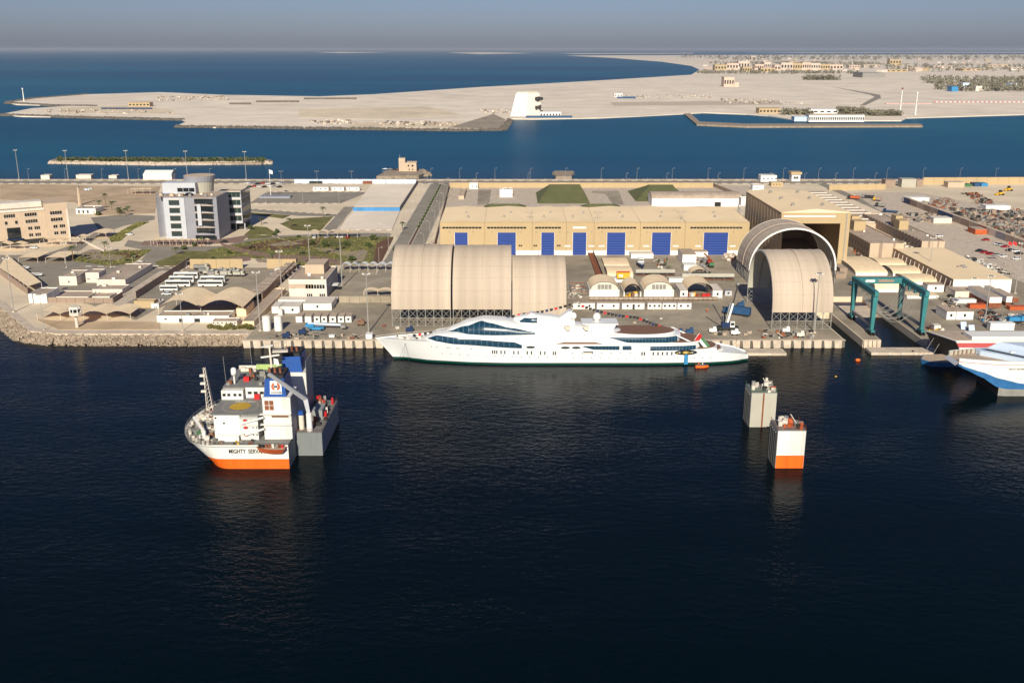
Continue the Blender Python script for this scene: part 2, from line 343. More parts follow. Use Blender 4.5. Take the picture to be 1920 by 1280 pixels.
struct('revetment_core', core, 'rock')
rocks('shore_rocks', shore2, 5200, .2, 6.6, LZ-.3, -.3, .28, .75, 'rock', 'tan boulders of the sloping sea wall at lower left')
rocks('rear_shore_rocks', [(-700, REAR), (900, REAR)], 2200, -1, -7, LZ-.4, -.2, .5, 1.1, 'rock', 'boulder strip along the far side of the coast road')
# left breakwater in the channel with scrub on it
bw = P([(94,303),(150,302),(330,303),(500,303)], 0)
slab('breakwater', P([(92,305),(110,300),(300,299),(490,300),(512,305),(490,309),(300,309),(110,307)], 0), -2, 2.2, 'rock')
rocks('breakwater_rocks', [G(95,306,0), G(300,309.5,0), G(510,307,0)], 1300, -1, 5, 1.8, 0, .8, 1.6, 'concrete_lt', 'pale rocks of the narrow breakwater in the channel')
def scrub(name, label, px0, px1, py, n, h0, h1, wid, mat='palm', z=2.2):
    mb = MB(); a, b = G(*px0, z), G(*px1, z)
    for i in range(n):
        t = random.random(); x = a[0]+(b[0]-a[0])*t; y = a[1]+(b[1]-a[1])*t+random.uniform(-wid, wid); h = random.uniform(h0, h1)
        for k in range(9):
            an = random.random()*6.3; r = random.uniform(.2, 1)*h*.5; zz = z+random.random()*h
            c = Vector((x+math.cos(an)*r, y+math.sin(an)*r, zz)); s = h*.24
            u = Vector((random.uniform(-1,1), random.uniform(-1,1), random.uniform(-1,1))).normalized()*s; v = u.orthogonal().normalized()*s
            mb.quad(c-u, c-v, c+u, c+v)
    return tag(mb.build(name, mat), label, 'shrubs', kind='stuff')
scrub('breakwater_scrub', 'dense green scrub growing along the narrow breakwater', (106,301.5), (497,302.5), 0, 420, 2.2, 4.2, 6)
# ---- the sand island beyond the channel and the far coast
isl = [(14,192),(60,185),(165,177),(300,173),(420,178),(600,181),(700,177),(900,163.5),(1100,152.5),(1296,140.5),(1312,131),(1296,124),(1240,116),(1150,109),(1060,104.5),(1200,104),(1500,103),(2300,102),(2600,120),(2500,200),(1920,214.5),(1700,221),(1690,226),
       (1640,226),(1500,226),(1440,217),(1400,214),(1320,211),(1285,213),(1200,217.5),(1120,221),(1000,223),(957,222.5),(942,242),(850,243),(640,240),(400,238.5),(330,236),(350,228),(338,223.5),(200,220.5),(40,218),(0,214.5),(60,203),(130,198.5),(30,196)]
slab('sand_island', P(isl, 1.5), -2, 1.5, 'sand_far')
for i, path in enumerate(([(330,237),(640,241),(850,244),(942,243),(956,224)], [(0,215.5),(200,221.5),(345,224.5)], [(12,193),(100,198),(180,199)], [(14,192),(60,185),(165,177)])):
    rocks('island_rocks', [G(x, y, 1.5) for x, y in path], 1500, -3, 5, 2.0, .2, 1.2, 2.8, 'rock_dk', ['dark rock edge of the sand island, front shore', 'dark rock edge of the low sand spit at far left', 'rock edge of the upper left sand spit', 'outer rock edge of the left island tip'][i])
for i, (px, mt) in enumerate([([(635,236),(690,229),(840,229),(890,234),(905,241),(660,239)], 'sand'), ([(840,240),(925,214),(948,224),(940,242)], 'concrete'), ([(110,203),(250,197),(330,206),(300,214),(110,212)], 'sand'),
                              ([(1145,192),(1460,189),(1470,197),(1150,199)], 'concrete_lt'), ([(560,205),(800,200),(870,216),(720,224),(560,220)], 'sand')]):
    sheet('island_ground_patch', px, mt, 20, z=1.5)
sheet('island_track', [(1560,163),(1650,178),(1652,184),(1622,198),(1612,198),(1640,182),(1632,178)], 'asphalt', 21, z=1.5)
# marina breakwater, basin quay
slab('marina_breakwater', P([(1282,216),(1294,215),(1312,231),(1400,235),(1726,235),(1730,239),(1400,240),(1306,236)], 0), -2, 2.5, 'rock')
# far shallow strips and outlying islands
for px in ([(592,98.4),(640,97.6),(728,98.6),(640,100)], [(840,99),(900,98),(1000,100),(900,102)], [(1400,98.8),(2400,97.5),(2400,98.6),(1500,99.8)], [(1050,100.4),(1300,99.6),(1300,100.6),(1080,101.6)]):
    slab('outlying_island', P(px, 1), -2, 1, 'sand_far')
# ================================================================ BUILDINGS
def panes(root, X0, X1, Y, z0, z1, n, mat='glass', gap=.25, name='window', d=.06):
    w_ = (X1-X0)/n
    for i in range(n): MB().box(X0+i*w_+gap/2, X0+(i+1)*w_-gap/2, Y-d, Y+.05, z0, z1).build(name, mat, root)
def hut(name, label, cat, x0, x1, yb, yt, depth, mat='offwhite', roof='flatroof', wins=(), parapet=.5, group=None, door=None, units=0, z0=LZ, base=None):
    X0, X1, Y0, Y1, a, z = F(x0, x1, yb, yt, depth, z0)
    r = thing(name, label, cat, ((X0+X1)/2, Y0, z0), group)
    MB().box(X0, X1, Y0, Y1, a, z-parapet).build('wall', mat, r)
    if parapet > 0:
        t = .3; m = MB()
        m.box(X0, X1, Y0, Y0+t, z-parapet, z); m.box(X0, X1, Y1-t, Y1, z-parapet, z); m.box(X0, X0+t, Y0+t, Y1-t, z-parapet, z); m.box(X1-t, X1, Y0+t, Y1-t, z-parapet, z)
        m.build('parapet', mat, r); MB().box(X0+t, X1-t, Y0+t, Y1-t, z-parapet, z-parapet+.06).build('roof', roof, r)
    else: MB().box(X0-.15, X1+.15, Y0-.15, Y1+.15, z, z+.15).build('roof', roof, r)
    H = z-a
    for (u0, u1, v0, v1, n) in wins: panes(r, X0+(X1-X0)*u0, X0+(X1-X0)*u1, Y0, a+H*v0, a+H*v1, n)
    if door: MB().box(X0+(X1-X0)*door[0], X0+(X1-X0)*door[1], Y0-.08, Y0+.05, a+.05, a+H*door[2]).build('door', door[3], r)
    for k in range(units):
        ux = random.uniform(X0+1, X1-1.5); uy = random.uniform(Y0+1, max(Y0+1.2, Y1-1.5))
        MB().obox(ux, uy, z-parapet+.05, random.uniform(.9,1.8), random.uniform(.8,1.3), random.uniform(.7,1.2), random.choice((0, 0, .3))).build('roof_unit', random.choice(('offwhite', 'steel', 'white')), r)
    r['dims'] = (X0, X1, Y0, Y1, a, z); return r
# ---- long tan workshop hall with seven bays
BX = [825, 909, 998, 1062, 1114, 1201, 1285, 1405]
HY = G(960, 478)[1]; HYB = HY+47; ez = HZ(417, HY)
hx = [XP(x, 430, HY) for x in BX]
hall = thing('workshop_hall', 'long tan workshop hall with a row of blue roller doors', 'hall', ((hx[0]+hx[-1])/2, HY, LZ))
doors = [(853,877), (933,967), (1015,1039), (1074,1099), (1138,1172), (1222,1257), (1319,1364)]
strips = [(829,903), (913,987), (1003,1052), None, (1120,1193), (1205,1277), (1294,1392)]
for i in range(7):
    a, b = hx[i]+.06, hx[i+1]-.06; m = (a+b)/2; pk = ez+.9
    MB().hexa([(a,HY,LZ),(b,HY,LZ),(b,HYB,LZ),(a,HYB,LZ)], [(a,HY,ez),(b,HY,ez),(b,HYB,ez),(a,HYB,ez)]).build('wall', 'cream', hall)
    MB().hexa([(a,HY-.12,LZ),(b,HY-.12,LZ),(b,HY-.01,LZ),(a,HY-.01,LZ)], [(a,HY-.12,LZ+2.6),(b,HY-.12,LZ+2.6),(b,HY-.01,LZ+2.6),(a,HY-.01,LZ+2.6)]).build('plinth', 'white', hall)
    rf = MB(); rf.quad((a,HY-.25,ez+.05),(m,HY-.25,pk),(m,HYB,pk+1.2),(a,HYB,ez+1.2)); rf.quad((m,HY-.25,pk),(b,HY-.25,ez+.05),(b,HYB,ez+1.2),(m,HYB,pk+1.2)); MB().quad((a,HY-.2,ez),(b,HY-.2,ez),(m,HY-.2,pk-.05)).build('gable', 'cream', hall); rf.quad((a,HYB,ez),(b,HYB,ez),(b,HYB,ez+1.2),(m,HYB,pk+1.2),(a,HYB,ez+1.2))
    ro = rf.build('roof', 'roof_tan', hall)
    for k in range(2):
        vx, vy = m+random.uniform(-4, 4), HY+10+k*14
        MB().obox(vx, vy, ez+.9, 1.1, .9, 1.5).build('roof_vent', 'steel', ro)
    MB().box(b-.02, b+.12, HY-.3, HYB, ez+.1, ez+.35).build('gutter', 'steel', ro)
    dx0, dx1 = [XP(x, 458, HY) for x in doors[i]]; dz = HZ(436, HY)
    d = MB().box(dx0, dx1, HY-.2, HY-.13, LZ, dz).build('roller_door', 'door_gap', hall)
    nn = 9; sl_ = None
    for k in range(nn):
        z_ = LZ+(dz-LZ)*k/nn
        MB().box(dx0, dx1, HY-.34, HY-.21, z_+.14, z_+(dz-LZ)/nn-.12).build('slat', 'door_blue', d)
    MB().box(dx0-.3, dx0-.01, HY-.3, HY-.13, LZ, dz).build('frame', 'offwhite', d); MB().box(dx1+.01, dx1+.3, HY-.3, HY-.13, LZ, dz).build('frame', 'offwhite', d)
    if strips[i]:
        s0, s1 = [XP(x, 427, HY) for x in strips[i]]
        panes(hall, s0, s1, HY, HZ(428.6, HY), HZ(425.4, HY), int((s1-s0)/1.75))
    else:
        s0, s1 = XP(1074, 427, HY), XP(1099, 427, HY); MB().box(s0, s1, HY-.1, HY+.02, HZ(428.6, HY), HZ(425, HY)).build('sign_panel', 'white', hall)
    for xx in (dx0-3, dx1+3):
        MB().obox(xx, HY-.3, HZ(435.5, HY), .5, .5, .5).build('flood_light', 'steel', hall)
        if i < 3: panes(hall, xx-1.5, xx+.7, HY, HZ(462, HY), HZ(459, HY), 2)
        else: MB().box(xx-1.6, xx+1.6, HY-.06, HY+.02, HZ(462.6, HY), HZ(460, HY)).build('louvre', 'white', hall)
# green hipped tank shelters and grey sheds behind the hall
def hip(name, label, xl, xr, yb, yt, txl, txr, depth, mat):
    X0, X1, Y0, Y1, a, z = F(xl, xr, yb, yt, depth)
    t0, t1 = XP(txl, yt, Y0+depth*.55), XP(txr, yt, Y0+depth*.55); z = HZ(yt, Y0+depth*.62)
    r = thing(name, label, 'shed', ((X0+X1)/2, Y0, LZ)); b = [(X0,Y0,LZ),(X1,Y0,LZ),(X1,Y1,LZ),(X0,Y1,LZ)]; t = [(t0,Y0+depth*.5,z),(t1,Y0+depth*.5,z),(t1,Y0+depth*.62,z),(t0,Y0+depth*.62,z)]
    for k, nm in ((0, 'front_slope'), (1, 'side_slope'), (2, 'rear_slope'), (3, 'side_slope')):
        MB().quad(b[k], b[(k+1) % 4], t[(k+1) % 4], t[k]).build(nm, mat, r)
    MB().quad(*t).build('roof_top', mat, r)
    MB().box(t0-.2, t1+.2, Y0+depth*.5, Y0+depth*.62, z+.02, z+.3).build('ridge_cap', mat, r)
hip('green_shelter', 'large green hipped shelter behind the tan hall, left one', 1008, 1107, 382, 346.5, 1030, 1088, 60, 'green_roof')
hip('green_shelter', 'green hipped shelter behind the tan hall, right one', 1192, 1296, 378, 347, 1216, 1262, 58, 'green_roof')
def greenbit(x0, x1, yb, yt, lab):
    X0, X1, Y0, Y1, a, z = F(x0, x1, yb, yt, 14); r = thing('canopy_roof', lab, 'roof', ((X0+X1)/2, Y0, LZ)); z = HZ(yt, Y0+7)
    MB().hexa([(X0,Y0,LZ),(X1,Y0,LZ),(X1,Y1,LZ),(X0,Y1,LZ)], [(X0+6,Y0+6,z),(X1-6,Y0+6,z),(X1-6,Y0+8,z),(X0+6,Y0+8,z)]).build('roof', 'green_roof', r)
    MB().box(X0+6, X1-6, Y0+6.5, Y0+7.5, z+.02, z+.3).build('ridge_cap', 'steel', r)
greenbit(907, 987, 391, 382, 'low green roof peeking above the second bay of the hall'); greenbit(1090, 1166, 391, 382, 'low green roof peeking above the fifth bay of the hall')
X0, X1, Y0, Y1, a, z = F(1222, 1390, 387, 372, 22)
r = thing('grey_shed', 'long pale grey shed with a rounded roof behind the hall', 'shed', (X0, Y0, LZ)); MB().box(X0, X1, Y0, Y1, LZ, z).build('wall', 'white', r)
MB().grid([[(xx, Y0+11-11.2*math.cos(t), z+3.4*math.sin(t)) for t in [math.pi*k/8 for k in range(9)]] for xx in (X0-.2, X1+.2)]).build('roof', 'flatroof', r, True)
for xx in (X0, X1): MB().quad(*[(xx, Y0+11-11*math.cos(math.pi*k/8), z+3.3*math.sin(math.pi*k/8)) for k in range(9)]).build('gable', 'offwhite', r)
MB().box(X0+(X1-X0)*.7, X0+(X1-X0)*.77, Y0-.1, Y0, LZ, LZ+3.2).build('door', 'black', r)
hut('pump_house', 'small white block house with roof railing in the tank yard', 'building', 937, 961, 370, 355, 9, 'white', units=3)
hut('guard_house', 'small white guard house at the tank yard wall', 'building', 880, 896, 354.5, 344, 7, 'white', wins=[(.3,.45,.4,.6,1),(.75,.9,.35,.6,1)])
hut('long_store', 'long low beige store set end-on in the tank yard', 'building', 860, 870, 374, 367, 44, 'beige', 'beige')
hut('water_tank_tower', 'white panel water tank on a lattice stand beside the hall', 'tower', 1389, 1414, 386, 371, 7, 'white', 'offwhite', z0=LZ+14)
X0, X1, Y0, Y1, a, z = F(1389, 1414, 386, 371, 7, LZ+14)
r = thing('tank_stand', 'steel lattice stand holding up the white water tank', 'tower', ((X0+X1)/2, Y0, LZ))
for xx in (X0, X1):
    for yy in (Y0, Y1): MB().bar((xx,yy,LZ), (xx,yy,LZ+13.9), .5).build('leg', 'pole', r)
for k in range(4):
    zz = LZ+k*3.5
    for p, q in (((X0,Y0,zz),(X1,Y0,zz+3.4)), ((X1,Y0,zz),(X0,Y0,zz+3.4)), ((X0,Y0,zz+3.4),(X1,Y0,zz+3.4)), ((X0,Y0,zz),(X0,Y1,zz+3.4))): MB().bar(p, q, .22).build('brace', 'pole', r)
# boundary walls
def bwall(lab, pts, h, mat='cream', panel=6, px=True, name='boundary_wall', z=LZ):
    pts = P(pts, z) if px else pts
    r = thing(name, lab, 'wall', (*pts[0], z))
    for (x0, y0), (x1, y1) in zip(pts, pts[1:]):
        d = math.hypot(x1-x0, y1-y0); a = math.atan2(y1-y0, x1-x0); n = max(1, int(d/panel))
        for k in range(n):
            t = (k+.5)/n; MB().obox(x0+(x1-x0)*t, y0+(y1-y0)*t, z, d/n-.12, .3, h+random.uniform(-.05,.05), a).build('panel', mat, r)
    return r
bwall('cream boundary wall behind the tank yard', [(842,352),(1337,352)], 4.2, panel=9)
bwall('cream wall panels left of the tank yard gate', [(842,352),(815,462)], 3.2, 'brownwall', 7)
bwall('cream wall of the right yard beside the coast road', [(1554,356.5),(1660,355)], 4.4, panel=8)
bwall('long cream wall along the coast at upper right', [(1730,346),(2050,345)], 6, panel=9)
bwall('slatted wall beside the road to the coast', [(1337,350),(1400,376)], 3, 'brownwall', 4)
# ---- big shipyard hall
X0, X1, Y0, Y1, a, z = F(1458, 1586, 499, 399, 82)
BH = thing('shipyard_hall', 'tallest tan hall with dark open doorway behind the arch shelters', 'hall', ((X0+X1)/2, Y0, LZ))
ox0, ox1, oz = XP(1466, 450, Y0), XP(1573, 450, Y0), HZ(419, Y0)
wl = MB(); wl.box(X0, X0+.6, Y0, Y1, LZ, z); wl.box(X1-.6, X1, Y0, Y1, LZ, z); wl.box(X0+.6, X1-.6, Y1-.6, Y1, LZ, z); wl.box(X0+.6, ox0, Y0, Y0+.6, LZ, z); wl.box(ox1, X1-.6, Y0, Y0+.6, LZ, z); wl.box(ox0, ox1, Y0, Y0+.6, oz, z)
wl.build('wall', 'cream', BH); ro = MB(); m = (X0+X1)/2
ro.hexa([(X0-.2,Y0-.3,z),(m,Y0-.3,z),(m,Y1,z),(X0-.2,Y1,z)], [(X0-.2,Y0-.3,z+.2),(m,Y0-.3,z+2),(m,Y1,z+2),(X0-.2,Y1,z+.2)]); ro.hexa([(m,Y0-.3,z),(X1+.2,Y0-.3,z),(X1+.2,Y1,z),(m,Y1,z)], [(m,Y0-.3,z+2),(X1+.2,Y0-.3,z+.2),(X1+.2,Y1,z+.2),(m,Y1,z+2)])
ro = ro.build('roof', 'roof_tan', BH)
MB().box(ox0, ox1-3, Y0-.1, Y0-.02, HZ(407, Y0), HZ(404, Y0)).build('light_strip', 'white', BH)
for u in (.2, .5, .8):
    for v in (.28, .72): MB().cyl((X0+(X1-X0)*v, Y0+82*u, z+.6), (X0+(X1-X0)*v, Y0+82*u, z+2.7), .9).build('roof_vent', 'steel', ro)
for k in range(12): MB().box(X0-.12, X0-.01, Y0+3+k*6.5, Y0+3.3+k*6.5, LZ, z-.1).build('cladding_rib', 'brownwall', BH)
MB().box(X1-2.2, X1-1.6, Y0-.5, Y0-.05, LZ, z).build('downpipe', 'pole', BH)
# ---- arch shelters on lattice legs
def arch(label, x_or_y, lo, hi, c, span, base, top, axis, mat='fabric', ribs=0):
    """vault: axis 'x' runs along X from lo to hi with centre line Y=c; axis 'y' runs along Y with centre line X=c"""
    r = thing('arch_shelter', label, 'shelter', ((lo+hi)/2, c, LZ) if axis == 'x' else (c, (lo+hi)/2, LZ)); N_ = 28
    def pt(t, s, k=1.0, dz=0):
        a = math.pi*t; h = -math.cos(a)*span/2*k; zz = base+(top-base)*abs(math.sin(a))**.92*k+dz
        return (s, c+h, zz) if axis == 'x' else (c+h, s, zz)
    n = 14; rows = []
    for j in range(n+1):
        s = lo+(hi-lo)*j/n; sag = .12 if j % 2 else 0
        rows.append([pt(i/N_, s, 1-sag/span*2) for i in range(N_+1)])
    inner = [[pt(i/N_, lo+(hi-lo)*j/n, .97) for i in range(N_+1)] for j in range(n+1)]
    mb = MB(); mb.grid(rows); mb.build('membrane', mat, r, True)
    MB().grid([list(reversed(q)) for q in inner]).build('lining', 'membrane', r, True)
    for s in (lo, hi):
        MB().grid([[pt(i/N_, s, k, 0) for i in range(N_+1)] for k in (1.004, .965)]).build('end_rim', 'white', r)
    for j in range(1, 5):
        s = lo+(hi-lo)*j/5; MB().tube([pt(i/16, s, .955) for i in range(17)], .22, 4).build('rib', 'steel', r)
    MB().tube([pt(i/20, (lo+hi)/2, 1.006) for i in range(21)], .18, 4).build('seam', 'fabric', r)
    for j in (2, 4, 10, 12):
        if j: MB().tube([pt(i/16, lo+(hi-lo)*j/14, 1.002) for i in range(17)], .06, 3).build('seam', 'fabric', r)
    for t in (.1, .18, .26, .34, .42, .5):
        q = pt(t, lo, 1.001); q2 = pt(t, hi, 1.001); MB().bar(q, q2, .05).build('lacing', 'fabric', r)
    # lattice legs
    for side in (-1, 1):
        k0 = c+side*span/2*.985; m = max(2, int((hi-lo)/3.2)); P3 = (lambda s, zz, d=0: (s, k0+d, zz)) if axis == 'x' else (lambda s, zz, d=0: (k0+d, s, zz))
        for j in range(m+1):
            s = lo+.2+(hi-lo-.4)*j/m; MB().bar(P3(s, LZ), P3(s, base+.1), .3).build('post', 'steel', r)
        tr = MB(); hm = (LZ+base)/2
        for j in range(m):
            s, e = lo+.2+(hi-lo-.4)*j/m, lo+.2+(hi-lo-.4)*(j+1)/m
            for z0_, z1_ in ((LZ+.3, hm), (hm, base)):
                tr.bar(P3(s, z0_), P3(e, z1_), .13); tr.bar(P3(e, z0_), P3(s, z1_), .13)
        for zz in (LZ+.3, hm, base): tr.bar(P3(lo+.2, zz), P3(hi-.2, zz), .2)
        tr.build('lattice', 'steel', r)
    return r
def striped():
    m = M('fabric_striped', (.47,.375,.285), .75, .17, .16, dirt=.26, stretch=(1.6, .02, .02)); return m
striped(); SY0 = G(960, 612)[1]; SC = SY0+22.5
xa, xb, xc, xd = [XP(q, 612, SY0) for q in (735, 848, 960, 1062)]
arch('leftmost bay of the three-bay fabric arch shelter on lattice legs', 0, xa, xb-.5, SC, 45, LZ+7.3, 33.0, 'x', 'fabric_striped')
arch('middle bay of the three-bay fabric arch shelter behind the yacht bow', 0, xb+.3, xc-.3, SC, 45, LZ+7.3, 32.8, 'x', 'fabric_striped')
arch('rightmost, lower and browner bay of the three-bay fabric arch shelter', 0, xc+.2, xd, SC, 43, LZ+1.2, 28.4, 'x', 'fabric_striped')
arch('single-bay fabric arch shelter on lattice legs at the quay corner', 0, 106.8, 131.6, 418, 45, LZ+7.3, 31.8, 'x', 'fabric_striped')
M('fabric_y', (.44,.355,.275), .75, .14, .14, dirt=.25, stretch=(.02, 1.6, .02))
arch('large arch shelter with open white-rimmed mouth before the tallest hall', 0, 480, 507, 138, 43, LZ+6.5, 30.5, 'y', 'fabric_y')
# ---- left office block (tan, turned towards the camera)
def frame_of(p0, p1):
    d = math.hypot(p1[0]-p0[0], p1[1]-p0[1]); ux, uy = (p1[0]-p0[0])/d, (p1[1]-p0[1])/d
    def loc(u, v, z): return (p0[0]+ux*u-uy*v, p0[1]+uy*u+ux*v, z)
    return d, loc
d, loc = frame_of(G(0, 462), G(133, 450))
OB = thing('office_block', 'tan five-storey office block with rows of dark windows at far left', 'building', (*G(66, 456), LZ))
def lbox(u0, u1, v0, v1, z0, z1): return MB().hexa([loc(u0,v0,z0),loc(u1,v0,z0),loc(u1,v1,z0),loc(u0,v1,z0)], [loc(u0,v0,z1),loc(u1,v0,z1),loc(u1,v1,z1),loc(u0,v1,z1)])
OH = 22.0
lbox(-40, d-12.5, 0, 20, LZ, LZ+OH-1.5).build('wall', 'beige', OB); lbox(d-12.45, d, -.8, 20, LZ, LZ+OH+1).build('wing', 'beige', OB)
lbox(-40, d-13, .4, 19.5, LZ+OH-1.45, LZ+OH-1.2).build('roof', 'flatroof', OB); lbox(-40, d-13, 5, 14, LZ+OH-1.15, LZ+OH+2).build('roof_house', 'offwhite', OB); lbox(-40, d-12.6, -.5, -.01, LZ+OH-2.6, LZ+OH-1.2).build('cornice', 'offwhite', OB)
for u in range(4): lbox(-18+u*5, -15.5+u*5, 6.5, 9, LZ+OH+2.05, LZ+OH+3.2).build('roof_unit', 'white', OB)
lbox(d-.8, d, -1.4, -.81, LZ, LZ+OH-3).build('pilaster', 'offwhite', OB)
rowsz = [(16.3, 1.9), (12.3, 1.9), (8.2, 1.8), (4.2, 1.8)]
for bi, (u0, off) in enumerate(((-36, 0), (-24, 0), (-9, 0), (4.2, 0), (d-23.5, 0), (d-9.8, -.8))):
    for ri, (zz, hh) in enumerate(rowsz):
        if bi == 3 and ri > 1: continue
        if ri < 2: segs = [(0, 6.6, 5)]
        else: segs = [(.9, 3.3, 2), (4.3, 7.5, 3)]
        if bi == 3: segs = [(0, 6, 5)] if ri == 0 else [(0, 1.6, 1), (5.4, 7, 1)]
        for s0, s1, nn in segs:
            wd = (s1-s0)/nn
            for k in range(nn):
                lbox(u0+s0+k*wd+.12, u0+s0+(k+1)*wd-.12, off-.12, off+.05, LZ+zz, LZ+zz+hh).build('window', 'glass', OB)
            lbox(u0+s0-.2, u0+s1+.2, off-.25, off-.13, LZ+zz-.35, LZ+zz-.05).build('sill', 'offwhite', OB)
lbox(4.8, 11.8, -.5, -.02, LZ+1, LZ+10.3).build('entrance_glazing', 'glass', OB); lbox(4.2, 12.8, -3, -.51, LZ+3.4, LZ+3.9).build('canopy', 'navy', OB)
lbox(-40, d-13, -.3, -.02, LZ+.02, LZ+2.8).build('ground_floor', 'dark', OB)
# ---- blue-grey office tower
TY = G(960, 449)[1]; tz = HZ(372, TY)
tw = thing('office_tower', 'blue-grey curved office tower with drum on its roof', 'building', (XP(350, 449, TY), TY, LZ))
tx = lambda x, y=430, Y=TY: XP(x, y, Y)
# left leaf, white slab, curved body, right block
def arcw(x0, x1, Y0, bulge, z0, z1, depth, mat, nm, n=12):
    f = [(x0+(x1-x0)*k/n, Y0-bulge*math.sin(math.pi*k/n)) for k in range(n+1)]
    MB().prism(f+[(x1, Y0+depth), (x0, Y0+depth)], z0, z1).build(nm, mat, tw); return f
arcw(tx(290), tx(311), TY+7, -3, LZ, tz+1.2, 16, 'bluegrey', 'left_leaf')
MB().box(tx(311)+.05, tx(350), TY, TY+20, LZ, tz+.3).build('white_bay', 'bluegrey_lt', tw)
bf = arcw(tx(350)+.05, tx(410), TY+.5, 2.5, LZ, tz+.5, 26, 'bluegrey', 'curved_body')
MB().box(tx(296), tx(408), TY+3, TY+24, tz+.55, tz+.7).build('roof', 'flatroof', tw)
RY = G(960, 432)[1]; rz = HZ(364, RY)
rx0, rx1 = XP(404, 432, RY), XP(456, 432, RY)
MB().box(rx0, rx1, RY, RY+22, LZ+4.5, rz).build('right_block', 'bluegrey_lt', tw)
MB().box(rx1+.02, rx1+.3, RY-.1, RY+22, LZ+4.5, rz+2.2).build('side_wall_shadow', 'bluegrey', tw)  # right wall of the block, its shade put into a darker colour
MB().box(rx0, rx1, RY+2, RY+21, rz+.02, rz+.2).build('roof', 'beige', tw)
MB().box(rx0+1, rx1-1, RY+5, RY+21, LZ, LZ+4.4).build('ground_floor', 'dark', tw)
for k in range(4): MB().cyl((rx0+2+k*5.6, RY+.8, LZ), (rx0+2+k*5.6, RY+.8, LZ+4.5), .4).build('column', 'bluegrey_lt', tw)
for k in range(4):
    z0 = LZ+6.2+k*5.0; panes(tw, rx0+4.5, rx1-.3, RY, z0, z0+3.2, 5, 'glass_green', .12, 'window', .05); MB().box(rx0+4.2, rx1, RY-.5, RY-.06, z0+3.4, z0+3.8).build('sun_shade', 'offwhite', tw)
    MB().box(rx1+.31, rx1+.4, RY+1, RY+21, z0, z0+3.1).build('side_window', 'glass', tw)
for k in range(5):
    z0 = LZ+2+k*4.7; panes(tw, tx(321), tx(341), TY, z0, z0+3, 1, 'glass_green', .1); MB().box(tx(320), tx(342), TY-.4, TY-.07, z0+3.3, z0+3.6).build('sun_shade', 'offwhite', tw)
for k in range(5):
    z0 = LZ+4.5+k*4.4
    MB().box(tx(371), tx(403), TY-2.4, TY-1.9, z0, z0+2.9).build('window', 'glass', tw); MB().box(tx(370), tx(404), TY-2.75, TY-2.45, z0+3.1, z0+3.5).build('sun_shade', 'beige', tw)
MB().box(tx(376), tx(383), TY-3.4, TY-2.8, LZ+9, tz-3).build('fin', 'bluegrey_lt', tw); MB().box(tx(368), tx(405), TY-2.4, TY-1.9, LZ, LZ+3).build('entrance', 'glass', tw)
bx0, bx1 = tx(304, 350, TY+14), tx(366, 350, TY+14)
MB().box(bx0, bx1, TY+14, TY+24, tz+.75, HZ(343, TY+14)).build('penthouse', 'bluegrey_lt', tw); panes(tw, bx0+9, bx1-.5, TY+14, tz+2, tz+4.4, 3)
dc = ((tx(345, 345, TY+26)+tx(403, 345, TY+26))/2, TY+27); dr = (tx(403, 345, TY+26)-tx(345, 345, TY+26))/2
dz1 = HZ(331, TY+20)
MB().cyl((*dc, tz+.7), (*dc, dz1-3.4), dr*.82, dr*.9, 28).build('drum', 'membrane', tw); MB().cyl((*dc, dz1-3.38), (*dc, dz1), dr*.93, dr, 28).build('drum_ring', 'bluegrey', tw)
MB().cyl((*dc, dz1+.02), (*dc, dz1+.1), dr*.94, dr*.94, 28).build('drum_roof', 'beige', tw)
for k in range(14):
    a = random.uniform(tx(300), tx(398)); MB().obox(a, TY+random.uniform(3, 12), tz+.72, random.uniform(1, 2.4), random.uniform(1, 2), random.uniform(.9, 1.8)).build('roof_unit', random.choice(('offwhite', 'beige', 'steel')), tw)
MB().dome((tx(352), TY+8, tz+.7), 3, 12, 4, .6).build('skylight', 'glass', tw)
